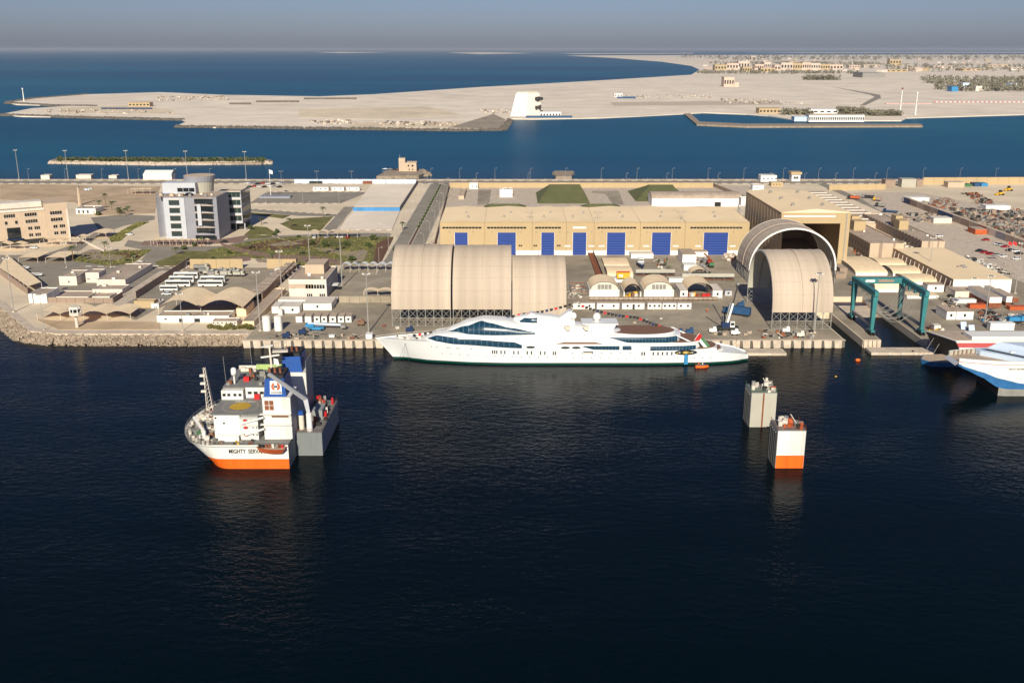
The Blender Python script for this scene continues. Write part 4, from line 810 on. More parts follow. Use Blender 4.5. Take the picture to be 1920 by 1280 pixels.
for k, (dx, lb) in enumerate(((-1.2, 'seated crew member in orange vest at the rear of the small boat'), (.2, 'seated crew member in white shirt in the middle of the small boat'), (1.3, 'seated crew member in dark vest at the front of the small boat'))): person(lb, tx_+dx, ty_, .8, ('orange', 'white', 'navy')[k], 'dark', sit=True)
hx_, hh_ = hull_pt(117.6, 2.5)
tag(MB().box(hx_-.7, hx_+.7, YY-8.6, YY-8.3, .4, 4.2).build('tarpaulin', 'ltblue'), 'bright blue tarpaulin hanging down the yacht side at the emblem', 'tarpaulin')
# ---------------- heavy-lift ship, ballasted down: forecastle left, two stern casings right
hs = thing('heavy_lift_ship', 'half-sunk heavy-lift ship, white and orange, with twin blue funnels and far stern casings', 'ship', (-80, 280, 0))
NY, FY, BX1 = 260.5, 299.5, -63.0
def bowline(z):
    k = z/7.0; xs, xt = -80-5*k, -88.5-7.8*k; pts = [(BX1, NY)]; cy_ = 280; hw = (FY-NY)/2
    for j in range(25):
        t = -math.pi/2+math.pi*j/24; pts.append((xs+(xt-xs)*max(0, math.cos(t)), cy_+hw*math.copysign(abs(math.sin(t))**.95, math.sin(t))))
    return pts+[(BX1, FY)]
def hullz(nm, za, zb, mat, n=4):
    rows = [[(x, y, za+(zb-za)*k/n) for x, y in bowline(max(0, za+(zb-za)*k/n))] for k in range(n+1)]
    return MB().grid([list(reversed(q)) for q in rows]).build(nm, mat, hs, True)
hullz('orange_hull', -2, 2.98, 'shiporange'); hullz('white_hull', 2.98, 7.2, 'shipwhite')
MB().prism([(x+.1*(x < -70), y) for x, y in bowline(7)], 6.6, 6.75).build('forecastle_deck', 'greydeck', hs)
MB().quad((BX1, NY, -2), (BX1, FY, -2), (BX1, FY, 7.2), (BX1, NY, 7.2)).build('break_bulkhead', 'greyship', hs)
MB().box(-95, 84, 262, 298, -12, -9).build('submerged_deck', 'greyship', hs)
rl = MB(); bl = bowline(7.1)
for (a, b) in zip(bl, bl[1:]): rl.bar((*a, 8.2), (*b, 8.2), .08); rl.bar((*a, 7.0), (*a, 8.2), .07); rl.bar((*a, 7.7), (*b, 7.7), .05)
rl.build('bulwark_rail', 'steel', hs)
# lettering
def text(s, loc_, size, mat, parent, nm='lettering', rot=(math.pi/2, 0, 0), ext=.03, sx=1):
    cu = bpy.data.curves.new(nm, 'FONT'); cu.body = s; cu.size = size; cu.extrude = ext; cu.offset = size*.022; cu.materials.append(MATS[mat])
    t = bpy.data.objects.new(nm, cu); C.objects.link(t); t.rotation_euler = rot; t.scale = (sx, 1, 1)
    dg = bpy.context.evaluated_depsgraph_get(); me = bpy.data.meshes.new_from_object(t.evaluated_get(dg)); bpy.data.objects.remove(t)
    o = bpy.data.objects.new(nm, me); C.objects.link(o); o.rotation_euler = rot; o.scale = (sx, 1, 1); o.parent = parent
    off = Vector((0,0,0)); q = parent
    while q is not None: off += Vector(q.location); q = q.parent
    o.location = Vector(loc_)-off; return o
text('MIGHTY  SERVANT 3', (XP(429, 848, NY), NY-.06, 4.75), 1.75, 'black', hs, sx=.74)
# accommodation
def sb(nm, x0, x1, y0, y1, z0, z1, mat, p=None): return MB().box(x0, x1, y0, y1, z0, z1).build(nm, mat, p or hs)
a = sb('deckhouse', -85, -77.6, 266, 279, 6.76, 14, 'shipwhite'); b = sb('cabin_stack', -77.4, -72.4, 265.5, 279, 6.76, 13.6, 'shipwhite')
for k in range(3):
    z0 = 7.2+k*2.2; sb('walkway', -77.6, -72.2, 264.6, 265.45, z0+1.85, z0+2.05, 'white', b)
    for u in (-76.6, -75.6, -74, -73): sb('porthole', u, u+.35, 265.42, 265.52, z0+.9, z0+1.25, 'black', b)
    sb('fire_box', -76.3, -75.5, 265.3, 265.49, z0+.7, z0+1.4, 'red', b)
for u, z0 in ((-82.4, 11.4), (-84.7, 13)): sb('porthole', u, u+.5, 265.92, 266.02, z0, z0+.5, 'black', a)
sb('lower_locker', -83.6, -77.8, 264.2, 265.9, 6.76, 8.3, 'white')
hd = sb('helideck', -86, -71.2, 266, 279.6, 14.02, 14.35, 'greydeck')
for nm, rr, z_, mt in (('circle_ring', 5.1, 14.36, 'flatroof'), ('circle_field', 4.9, 14.38, 'greydeck'), ('landing_spot', 3.1, 14.40, 'ylw_heli')): MB().prism([(-79+rr*math.cos(2*math.pi*k/28), 272.6+rr*math.sin(2*math.pi*k/28)) for k in range(28)], z_, z_+.015).build(nm, mt, hd)
text('WINCH ONLY', (-81.6, 276.2, 14.40), .95, 'white', hd, rot=(0, 0, 0), ext=.01)
wh = sb('wheelhouse', -86, -79.6, 278.2, 297.5, 14.36, 17.2, 'shipwhite'); w2 = sb('wheelhouse', -79.2, -71, 279.8, 297.5, 14.36, 17.6, 'shipwhite')
sb('wheelhouse_roof', -86, -71, 279.9, 297.5, 17.62, 17.75, 'greydeck')
for x0 in (-85.6, -84.2, -82.4, -80.9): sb('window', x0, x0+.9, 278.1, 278.25, 15.5, 16.3, 'glass', wh)
for x0 in (-78.6, -76.8, -75, -73.2): sb('window', x0, x0+1.2, 279.7, 279.85, 15.6, 16.4, 'glass', w2)
sb('fire_locker', -76.4, -74.8, 278.3, 279.5, 14.37, 15.8, 'red')
sb('wind_screen', -80, -70, 296.8, 297.2, 17.76, 19.4, 'palegreen'); sb('wind_screen', -85.5, -80.1, 296.9, 297.2, 17.76, 19.0, 'offwhite')
MB().cyl((-83.2, 283, 17.8), (-83.2, 283, 20.6), .25).build('radome_post', 'white', hs); MB().cyl((-83.2, 283, 20.6), (-83.2, 283, 22.2), .85, .8, 12).build('radome', 'white', hs, True); MB().dome((-83.2, 283, 22.2), .82, 12, 4, .8).build('radome_cap', 'white', hs, True)
for (x0, y0) in [(random.uniform(-85.4, -72.5), random.uniform(281, 295.5)) for _ in range(22)]: sb('roof_gear', x0, x0+random.uniform(.6, 1.8), y0, y0+1, 17.76, 17.76+random.uniform(.6, 1.6), random.choice(('rust', 'steel', 'offwhite', 'dark', 'steel', 'red')))
for x0, h in ((-86, 26), (-79.5, 27), (-74, 25)): MB().bar((x0, 284+(x0+86), 17.7), (x0-.3, 284+(x0+86), h), .07).build('whip_aerial', 'pole', hs)
# housings and funnels
for nm, y0, y1, top in (('near', 266, 275.5, 24.6), ('far', 288.5, 298, 24.2)):
    q = sb('funnel_housing', -70.8, -62.9, y0, y1, 6.76, 19.4, 'shipwhite')
    f = MB().hexa([(-70.4,y0+.6,19.42),(-64,y0+.6,19.42),(-64,y1,19.42),(-70.4,y1,19.42)], [(-69.9,y0+1.2,top),(-64.6,y0+1.2,top),(-64.6,y1-.2,top),(-69.9,y1-.2,top)]).build('funnel', 'blue', hs)
    sb('funnel_top', -69.7, -64.8, y0+1.5, y1-.5, top+.01, top+.9, 'dark', f); 
    for k in range(3): MB().cyl((-69+k*1.5, y0+4, top+.9), (-69.2+k*1.5, y0+4, top+2.4), .35).build('exhaust_pipe', 'rust', f)
    if nm == 'near':
        for k in range(4): sb('vent_louvre', -70.2+1.35*(k % 2), -69+1.35*(k % 2), y0-.06, y0+.02, 15.6+1.5*(k//2), 16.95+1.5*(k//2), 'rust', q)
        sb('name_board', -68.4, -63.6, y0-.09, y0+.02, 13.4, 14.1, 'teak', q); sb('ledge', -71.6, -62.7, y0-1.1, y0-.02, 14.5, 14.7, 'white', q); sb('ledge', -71.6, -62.7, y0-1.1, y0-.02, 11.4, 11.6, 'white', q)
        lg = MB().hexa([(-68.6,y0+.62,20.2),(-65.2,y0+.62,20.2),(-65.2,y0+.8,20.2),(-68.6,y0+.8,20.2)], [(-68.5,y0+.98,24),(-65.3,y0+.98,24),(-65.3,y0+1.2,24),(-68.5,y0+1.2,24)]).build('company_panel', 'white', f)
        tl = lambda z: y0+.60+(z-20.2)*.095-.06
        for a0, a1 in ((25, 155), (205, 335)):
            a0, a1 = a0+90, a1+90; out = [(-66.9+1.25*math.cos(R(a0+(a1-a0)*k/10)), 22.4+1.2*math.sin(R(a0+(a1-a0)*k/10))) for k in range(11)]; inn = [(-66.9+.65*math.cos(R(a0+(a1-a0)*k/10)), 22.4+.62*math.sin(R(a0+(a1-a0)*k/10))) for k in range(10, -1, -1)]
            for (p1, p2, p3, p4) in zip(out, out[1:], list(reversed(inn))[1:], list(reversed(inn))): MB().hexa([(x, tl(z)-.06, z) for x, z in (p1, p2, p3, p4)], [(x, tl(z)+.05, z) for x, z in (p1, p2, p3, p4)]).build('emblem_segment', 'redor', lg)
        MB().box(-67.4, -66.4, tl(22.4)-.08, tl(22.4)+.02, 22.15, 22.65).build('emblem_core', 'navy', lg); text('DOCKWISE', (-68.3, tl(20.5)-.04, 20.5), .58, 'navy', lg)
MB().box(-62.88, -62.8, 266.2, 275.3, 6.8, 19.3).build('housing_side_shadow', 'bluegrey', hs); MB().box(-62.88, -62.8, 288.7, 297.8, 6.8, 23).build('housing_side_shadow', 'bluegrey', hs)  # darker sheets paint the shade on the right sides of the white housings
# signal mast between the funnels
MB().cyl((-71.5, 283, 17.7), (-72, 283, 29.5), .45, .25).build('signal_mast', 'offwhite', hs); MB().obox(-72, 283, 26.2, 5.5, .6, .4, .5).build('radar_platform', 'white', hs); MB().obox(-72.6, 282.6, 29.4, 3.6, .35, .35, .6).build('radar_bar', 'white', hs); MB().obox(-69.2, 284.5, 27.4, 4.5, 2.2, .3, .15).build('platform', 'offwhite', hs)
gt = MB()
for k in range(6): gt.bar((-71+k*.75, 284+k*.1, 27.7), (-71+k*.75, 284+k*.1, 31), .07)
for z in (28.8, 30, 31): gt.bar((-71, 284, z), (-67.2, 284.5, z), .07)
gt.build('aerial_frame', 'steel', hs); MB().hexa([(-70.9,282.6,24),(-69.2,282.4,23.6),(-69.2,282.5,23.6),(-70.9,282.7,24)], [(-70.9,282.6,25.8),(-69.6,282.4,25.6),(-69.6,282.5,25.6),(-70.9,282.7,25.8)]).build('house_flag', 'white', hs)
# bow lattice mast
lm = MB(); bx_, by_ = -92.2, 287
for sx, sy in ((-1,-1),(1,-1),(1,1),(-1,1)): lm.bar((bx_+sx, by_+sy, 6.8), (bx_-1+sx*.25, by_+sy*.25, 21.5), .16)
for k in range(12):
    t0, t1 = k/12, (k+1)/12; z0, z1 = 6.8+14.7*t0, 6.8+14.7*t1; s0, s1 = 1-.75*t0, 1-.75*t1
    for (ax, ay), (cx_, cy_) in (((-1,-1),(1,-1)), ((1,-1),(1,1)), ((-1,1),(-1,-1))): lm.bar((bx_-t0+ax*s0, by_+ay*s0, z0), (bx_-t1+cx_*s1, by_+cy_*s1, z1), .09)
m_ = lm.build('bow_mast', 'offwhite', hs)
for z in (13.8, 16.3, 18.8): MB().obox(bx_-1.6, by_-.3, z, 1.6, .9, .6).build('mast_platform', 'offwhite', m_)
# deck gear of the forecastle
for k in range(170):
    t = random.uniform(-1.35, 1.4); rr = random.uniform(.45, .93); x, y = -84-11*math.cos(t)*rr, 280+18*math.sin(t)*rr
    if -85.6 < x: continue
    q = random.random()
    if q < .4: MB().cyl((x-.5, y, 7.5), (x+.7, y+.4, 7.5), random.uniform(.5,.8), n=10).build('winch_drum', random.choice(('offwhite','teak','steel')), hs)
    elif q < .7: MB().cyl((x, y, 6.76), (x, y, 7.9), random.uniform(.3,.6), random.uniform(.4,.7)).build('vent_cowl', 'offwhite', hs)
    else: MB().obox(x, y, 6.76, random.uniform(.8,2), random.uniform(.6,1.4), random.uniform(.5,1.3), random.random()).build('deck_box', random.choice(('steel','dark','rust','greydeck')), hs)
for j, (x, y) in enumerate(bowline(7)[1:-1]):
    cx_, cy_ = x+(-80-x)*.07, y+(280-y)*.07
    MB().cyl((cx_, cy_, 6.76), (cx_, cy_, 7.7+.3*(j % 2)), .42, .5, 8).build('fairlead', 'offwhite' if j % 3 else 'steel', hs)
    if j % 2: MB().obox(x+(-80-x)*.22, y+(280-y)*.2, 6.76, 1.3, .9, .8, j).build('mooring_winch', ('dark', 'steel', 'rust', 'greenpaint')[j % 4], hs)
for k in range(12): MB().obox(random.uniform(-86, -72), random.uniform(262, 264.3), 6.76, random.uniform(.4, 1.1), random.uniform(.4, .8), random.uniform(.4, 1.1), random.random()).build('deck_box', random.choice(('steel', 'dark', 'rust', 'yellow', 'offwhite')), hs)
sb('deck_ramp', -89, -86.2, 282, 291, 8.6, 8.8, 'greenpaint'); MB().cyl((-88, 265.6, 6.76), (-88, 265.6, 9.4), .55).build('crane_post', 'white', hs); MB().bar((-88, 265.6, 9.3), (-92.5, 271.5, 11.4), .6).build('crane_jib', 'white', hs)
for x0, x1 in ((-73.5, -70.6),): MB().bar((-77, 264.8, 12), (-70.5, 265, 13.8), .5).build('stair', 'white', hs); MB().bar((-76, 264.8, 8.6), (-70.5, 265, 10.4), .5).build('stair', 'white', hs)
# grey side casing with machinery, pedestal crane
cs = sb('side_casing', -63+.05, -55.4, 270, 298, -3, 7, 'shipgrey'); sb('casing_deck', -62.8, -55.5, 270.1, 297.9, 7.01, 7.15, 'greydeck', cs)
sb('casing_side', -55.39, -55.3, 270.1, 298, -3, 7.1, 'bluegrey', cs); sb('machine_house', -60, -57, 281, 287, 7.16, 10, 'greyship', cs)
for k in range(34):
    x, y = random.uniform(-62, -56), random.uniform(274, 297.4); q = random.random(); mt = random.choice(('rust','steel','offwhite','dark','yellow','red','steel','teak'))
    if q < .5: MB().cyl((x, y, 7.16), (x+random.uniform(-.4,.4), y, 7.16+random.uniform(.8,2.4)), random.uniform(.2,.55)).build('deck_machinery', mt, cs)
    else: MB().obox(x, y, 7.16, random.uniform(.5,1.6), random.uniform(.5,1.6), random.uniform(.5,1.9), random.random()).build('deck_machinery', mt, cs)
MB().cyl((-59, 271.6, 7.16), (-59, 271.6, 12.6), .85, n=14).build('crane_pedestal', 'white', cs); MB().cyl((-61.6, 273, 7.16), (-61.6, 273, 11.6), .8, n=12).build('crane_motor', 'offwhite', cs); sb('crane_cab', -62.4, -60.9, 272.3, 273.6, 11.6, 12.8, 'blue', cs)
cb = MB(); cb.hexa([(-59.5,271.2,12.6),(-58.5,271.2,12.6),(-58.5,272,12.6),(-59.5,272,12.6)], [(-60.3,271.2,16.6),(-59.0,271.2,17.0),(-59.0,272,17.0),(-60.3,272,16.6)]); cb.hexa([(-60.3,271.2,16.6),(-59,271.2,17),(-59,272,17),(-60.3,272,16.6)], [(-67.6,260.8,27.8),(-66.9,260.8,28.5),(-66.9,261.4,28.5),(-67.6,261.4,27.8)]); cb.build('crane_boom', 'bluegrey_lt', cs)
rl = MB(); c4 = [(-62.8,270.1),(-55.5,270.1),(-55.5,297.9)]
for a_, b_ in zip(c4, c4[1:]):
    for z in (7.7, 8.2): rl.bar((*a_, z), (*b_, z), .06)
rl.build('casing_rail', 'rust', cs)
# stern casings
for nm, y0, fac, low in (('near', 261, 'white', 'orange'), ('far', 293, 'beige', 'beige')):
    q = sb('stern_casing', 74.6, 82.6, y0, y0+8.4, -10, 11.3, 'greyship')
    sb('casing_face', 74.7, 82.5, y0-.1, y0-.01, 3.9, 11.2, 'shipwhite' if nm == 'near' else 'membrane', q); sb('casing_foot', 74.7, 82.5, y0-.1, y0-.01, -2, 3.89, 'shiporange' if nm == 'near' else 'membrane', q)
    if nm == 'far': sb('gutter', 78.2, 78.7, y0-.2, y0-.11, 0, 11.2, 'rust', q)
    for k in range(9):
        yy = y0+.4+k*.9; sb('fender_rib', 74.3, 74.58, yy, yy+.35, -1, 10.6, 'steel' if k % 2 else 'dark', q)
    sb('casing_deck', 74.7, 82.5, y0+.1, y0+8.3, 11.31, 11.4, 'greydeck', q)
    for k in range(18):
        x, y = random.uniform(75.2, 82), random.uniform(y0+.6, y0+8); mt = random.choice(('offwhite','steel','dark','offwhite','rust','redor'))
        if k % 2: MB().cyl((x, y, 11.4), (x, y, 11.4+random.uniform(.9, 2.6)), random.uniform(.3,.9), n=10).build('deck_machinery', mt, q)
        else: MB().obox(x, y, 11.4, random.uniform(.5,1.6), random.uniform(.5,1.6), random.uniform(.6,1.6), random.random()).build('deck_machinery', mt, q)
    r_ = MB(); cc = [(74.7,y0+8.3),(74.7,y0+.1),(82.5,y0+.1),(82.5,y0+8.3)]
    for a_, b_ in zip(cc, cc[1:]):
        for z in (11.9, 12.4): r_.bar((*a_, z), (*b_, z), .06)
        for j in range(8): r_.bar((a_[0]+(b_[0]-a_[0])*j/8, a_[1]+(b_[1]-a_[1])*j/8, 11.4), (a_[0]+(b_[0]-a_[0])*j/8, a_[1]+(b_[1]-a_[1])*j/8, 12.4), .05)
    r_.build('rail', 'rust' if nm == 'near' else 'greenpaint', q)
    MB().bar((80.5, y0+3, 12.5), (78.4, y0+2, 15.5), .2).build('davit', 'offwhite', q)
# rescue platform boat on the near side
r = thing('rescue_boat', 'red-orange rescue boat hung at the near side of the heavy-lift ship', 'boat', (-68, 259.6, 5))
o = []; x0, x1 = -72.0, -63.4
bt = [(x0+(x1-x0)*k/10, 260.3-2.6*abs(math.sin(math.pi*min(1, k/9*.62)))**.8) for k in range(11)]+[(x1, 260.3), (x0, 260.3)]
MB().hexa([((x+68)*.75-68, (y-260.3)*.55+260.3, 5.2) for x, y in bt], [(x, y, 6.9) for x, y in bt]).build('hull', 'redor', r); MB().prism([((x+68)*.95-68, (y-260.3)*.92+260.3) for x, y in bt], 6.91, 6.98).build('floor', 'flatroof', r)
for k in range(8): MB().obox(-70.6+k*.9, 259.2, 6.99, .6, .7, random.uniform(.5, 1.4), random.random()).build('deck_gear', random.choice(('steel','dark','offwhite','rust','red')), r)
# ---------------- fast ferries at right
def ferry1():
    X0, Y0, Y1, zt, L_ = 153.5, 322, 339, 12.3, 70; cy_, hw = 330.5, 8.5
    r = thing('fast_ferry', 'white and blue fast ferry cut by the right edge, bow towards the yacht', 'ferry', (X0+20, cy_, 0))
    hb = lambda s: hw*(.52+.48*min(1, s/15)**.7)
    bt, bb = (lambda s: lerp([(0,10.3),(2,9.4),(7,8.2),(12.8,6.2),(21.5,4.3),(35,2.9),(70,2.6)], s)), (lambda s: lerp([(0,9.5),(2,8.6),(7,6.4),(12.8,3.0),(15,2.5),(70,1.8)], s))
    SS = [0,.6,1.4,2.4,4,6,8,10,12,13,14,16,19,23,28,35,50,70]
    def band(nm, f0, f1, mt, n=3, s0=0, fl=0):
        mb = MB()
        for sg in (-1, 1):
            rows = [[(X0+s-(fl*(1-k/n) if s < 20 else 0), cy_+sg*hb(s), f0(s)+(f1(s)-f0(s))*k/n) for k in range(n+1)] for s in SS if s >= s0]
            mb.grid(rows if sg > 0 else [list(reversed(q)) for q in rows])
        return mb.build(nm, mt, r, True)
    band('blue_hull', bb, bt, 'ferryblue'); band('white_hull', bt, lambda s: 10.95, 'white'); band('red_stripe', lambda s: 10.95, lambda s: 11.15, 'stripe_red', 1); band('top_strake', lambda s: 11.15, lambda s: zt, 'white')
    band('keel', lambda s: -1.5, lambda s: bb(s), 'steel', 2, 13)
    MB().grid([[(X0+s, cy_+q*hb(s), bb(s)) for q in (-1, -.5, 0, .5, 1)] for s in SS if s <= 16]).build('bow_underside', 'dark', r)
    MB().grid([[(X0+13.0, cy_+q*hb(13), z) for q in (-1, 0, 1)] for z in (-1.5, 3)]).build('tunnel_front', 'black', r)
    MB().grid([[(X0, cy_+q*hb(0), z) for q in (-1, 0, 1)] for z in (9.5, 10.9)]).build('bow_plate', 'paleblue', r)
    MB().grid([[(X0-1.2, cy_+q*hb(0)*1.02, 9.7), (X0, cy_+q*hb(0)*1.02, 10.9)] for q in (-1, -.5, 0, .5, 1)]).build('bow_fender', 'bluegrey_lt', r)
    MB().prism([(X0+.1, cy_-hb(0)), (X0+6, cy_-hb(6)+.1), (X0+L_, cy_-hb(60)+.1), (X0+L_, cy_+hb(60)-.1), (X0+6, cy_+hb(6)-.1), (X0+.1, cy_+hb(0))], 10.5, 10.7).build('foredeck', 'flatroof', r)
    for sg in (-1, 1):
        MB().grid([[(X0+s, cy_+sg*(hb(s)-d), zt) for d in (0, .7)] for s in SS]).build('bulwark_top', 'white', r); MB().grid([[(X0+s, cy_+sg*(hb(s)-.7), z) for z in (zt, 10.6)] for s in SS]).build('bulwark_inside', 'membrane', r)
    for k in range(8): s_ = 2+k*1.7; MB().obox(X0+s_, cy_+hb(s_)-1.1, 10.7, .4, .8, 1.55).build('bulwark_stay', 'brownwall', r)
    q = [(X0+24, Y0+.8), (X0+L_, Y0+.8), (X0+L_, Y1-.8), (X0+10, Y1-.8), (X0+11, cy_+4)]
    MB().prism(q, 10.71, zt+.1).build('roof_deck', 'paleblue', r)
    MB().hexa([(X0+23.2,Y0+1.4,10.72),(X0+23.6,Y0+1.4,10.72),(X0+11.0,cy_+5,10.72),(X0+10.4,cy_+5,10.72)], [(X0+24.6,Y0+1.4,zt+.14),(X0+27,Y0+1.4,zt+.14),(X0+14.5,cy_+6.2,zt+.14),(X0+12.0,cy_+6.2,zt+.14)]).build('ramp_opening', 'black', r)
    MB().hexa([(X0+27,Y0+2.5,zt+.15),(X0+L_,Y0+2.5,zt+.15),(X0+L_,Y1-.9,zt+.15),(X0+15,Y1-.9,zt+.15)], [(X0+31,Y0+3.2,zt+2.4),(X0+L_,Y0+3.2,zt+2.4),(X0+L_,Y1-1.2,zt+2.4),(X0+19,Y1-1.2,zt+2.4)]).build('passenger_deck', 'paleblue', r)
    MB().obox(X0+21, cy_+1.5, zt+.11, 1.6, .9, .5).build('roof_hatch', 'white', r); MB().box(X0+20.5, X0+22, Y0-.06, Y0+.02, 9.6, 10.4).build('anchor_pocket', 'black', r)
    text('EUROCAT DISCOVERY', (X0+15.4, Y0-.09, 9.45), .85, 'steel', r, sx=.62)
    # second ferry, deeper in the basin
    r = thing('fast_ferry', 'second fast ferry with red, white and blue stripes and low bow ramp', 'ferry', (175, 363, 0)); A0, A1, B0, B1 = 164.5, 159, 354, 368
    for nm, z0, z1, mt in (('keel', -1.5, 2.0, 'dark'), ('blue_hull', 2.0, 6.9, 'ferryblue'), ('white_line', 6.9, 7.7, 'white'), ('red_stripe', 7.7, 9.5, 'stripe_red'), ('top_strake', 9.5, 10.3, 'white')):
        f = lambda z: (10.3-z)*.55
        MB().hexa([(A0+f(z0),B0,z0),(235,B0,z0),(235,B1,z0),(A1+f(z0),B1,z0)], [(A0+f(z1),B0,z1),(235,B0,z1),(235,B1,z1),(A1+f(z1),B1,z1)]).build(nm, mt, r)
    f = lambda z: (10.3-z)*.55
    MB().hexa([(A0+f(0)-.25,B0+.4,0),(A0+f(0)-.1,B0+.4,0),(A1+f(0)-.1,B1-.4,0),(A1+f(0)-.25,B1-.4,0)], [(A0-.2,B0+.4,10.0),(A0-.05,B0+.4,10.0),(A1-.05,B1-.4,10.0),(A1-.2,B1-.4,10.0)]).build('bow_front_shadow', 'black', r)  # black sheet paints the shade on the bow front
    MB().prism([(A0+.6, B0+.4), (235, B0+.4), (235, B1-.4), (A1+.6, B1-.4)], 10.32, 10.45).build('roof_deck', 'flatroof', r); MB().box(A0+6, 235, B0+.5, B0+8, 10.46, 11.8).build('deckhouse', 'white', r)
    q = [(154, 358), (156.5, 354.5), (170, 353.5), (168, 365), (157, 364)]; MB().hexa([((x-162)*.9+162, (y-361)*.9+361, -.5) for x, y in q], [(x, y, 1.9) for x, y in q]).build('bow_pontoon', 'ferryblue', r); MB().prism([((x-162)*.95+162, (y-361)*.93+361) for x, y in q], 1.92, 2.0).build('bow_ramp', 'flatroof', r)
    for y in (354.5, 357): MB().bar((163.5, y, 2.6), (165.5, y, 4.6), .25).build('ramp_arm', 'yellow', r)
    for x in (156.5, 160): MB().bar((x, 362, 2.6), (x+4, 364, 8.5), .1).build('ramp_stay', 'pole', r)
ferry1()
# pontoons, buoys, red boat
def pontoon(label, x0, x1, yf, yb, mat='concrete_lt'):
    pts = P([(x0, yf), (x1, yf), (x1, yb), (x0, yb)], 1); X0, X1, Y0, Y1 = pts[0][0], pts[1][0], pts[0][1], pts[2][1]
    r = thing('pontoon', label, 'pontoon', ((X0+X1)/2, Y0, 0)); MB().box(X0, X1, Y0, Y1, -.6, 1).build('float', mat, r)
    for k in range(int((X1-X0)/5)): MB().cyl((X0+2+k*5, Y0-.15, .2), (X0+2+k*5, Y0-.15, .9), .22).build('fender', 'white', r)
pontoon('flat concrete pontoon across the mouth of the lift dock', 1634, 1766, 661, 651); pontoon('flat concrete pontoon between yacht stern and quay', 1385, 1475, 662, 653)
tx_, ty_ = G(1722, 663.5, 0); r = thing('red_boat', 'small red open boat beside the lift dock pontoon', 'boat', (tx_, ty_, 0)); dinghy(r, tx_, ty_, 5, 1.7, 'redor')
for px_, lb in (((1608, 676), 'orange barrel buoy in front of the lift dock'), ((1567, 706), 'tiny yellowish float drifting left of the orange buoy')):
    x, y = G(*px_, 0); r = thing('mooring_buoy', lb, 'buoy', (x, y, 0)); s = 1 if px_[0] == 1608 else .4
    MB().cyl((x-.8*s, y, .2*s), (x+.8*s, y, .2*s), .55*s, n=12).build('barrel', 'orange' if s == 1 else 'yellow', r); MB().cyl((x, y, .6*s), (x, y, 1.0*s), .1*s).build('mooring_eye', 'steel', r)
# ================================================================ SMALLER THINGS
# ---- lamp posts
def mast(px_, yb, yt, label, group=None, head='ring', name='lamp_post', r=None):
    X, Y = G(px_, yb); z = HZ(yt, Y); h = z-LZ; r = r or max(.09, h*.009)
    o = thing(name, label, 'lamp post', (X, Y, LZ), group)
    MB().cyl((X,Y,LZ), (X,Y,z), r*1.3, r*.7, 6).build('pole', 'pole', o); MB().obox(X, Y, LZ, r*5, r*5, .5).build('base', 'concrete_lt', o)
    if head == 'ring':
        MB().cyl((X,Y,z-.3), (X,Y,z+.1), .9, n=8).build('crown', 'steel', o)
        for k in range(6):
            a = k*math.pi/3; MB().obox(X+1.3*math.cos(a), Y+1.3*math.sin(a), z-.5, .7, .5, .5, a).build('flood_light', 'offwhite', o)
    elif head == 'tee':
        MB().bar((X-1.5,Y,z), (X+1.5,Y,z), .14).build('cross_arm', 'pole', o)
        for s in (-1.4, 1.4): MB().obox(X+s, Y-.1, z-.35, .9, .5, .35).build('lamp_head', 'steel', o)
    else:
        MB().bar((X,Y,z), (X+1.2,Y,z+.25), .1).build('arm', 'pole', o); MB().obox(X+1.5, Y, z+.15, .8, .3, .15).build('lamp_head', 'offwhite', o)
    return o
for a in [(488,620,509,'tall mast light between the quay tanks and the bus yard'),(529,560,470,'mast light at the corner of the grey annex'),(641.5,538,443,'mast light right of the grey annex'),(581,500,422,'mast light behind the grey annex roof'),
          (691,624,512,'mast light on the quay left of the yacht bow'),(26,585,483,'mast light at far left beside the promenade bend'),(83,619,551,'lamp mast on the dirt strip left of the watch tower'),(343,620,549,'lamp mast in front of the large fabric roof'),
          (1527,624,512,'taller of the twin mast lights before the corner arch shelter'),(1519,582,525,'shorter of the twin mast lights before the corner arch shelter'),(125,502,455,'lamp mast between the left car shades'),(208,502,464,'lamp mast in the left garden loop'),
          (1742,514,445,'mast light left of the broad tan-roofed warehouse'),(1846,607,517,'mast light beside the white containers at right'),(1903,550,455,'mast light at the right parking lot'),(1824,548,521,'low twin lamp in front of the broad warehouse')]:
    mast(*a[:3], a[3], head='ring')
for x, yb, yt in ((825,466,414),(993,472,398),(1119,475,398),(1275,474,397)): mast(x, yb, yt, 'steel flood mast against the front of the tan workshop hall', 'workshop hall flood masts', 'tee')
for x, xb, yt, nn_ in ((27,36,281,'leftmost'),(122,128,282,'second'),(236,241,282,'third'),(348,352,283,'fourth'),(458,462,284,'rightmost')): mast(xb, 337, yt, nn_+' of the five tall masts at the left coast road', 'tall left coast masts', 'ring')
for x in (54,123,192,260,328,394): mast(x, 338, 317, 'slim street lamp along the left coast road', 'left coast lamps', 'arm')
for x in (528,595,660,722): mast(x, 346, 321, 'twin-headed lamp near the coast parking', 'coast parking lamps', 'tee')
for x in (808,862,928,994,1060,1127,1194,1260,1327,1394,1468,1534,1599,1662,1730,1799,1866): mast(x, 337, 316, 'slim street lamp along the right coast road', 'right coast lamps', 'arm')
for x in (893,990,1070,1174,1250,1346,1443,1508,1566,1640): mast(x, 339, 325, 'short lamp post on the land side of the coast road', 'short coast lamps', 'arm', r=.12)
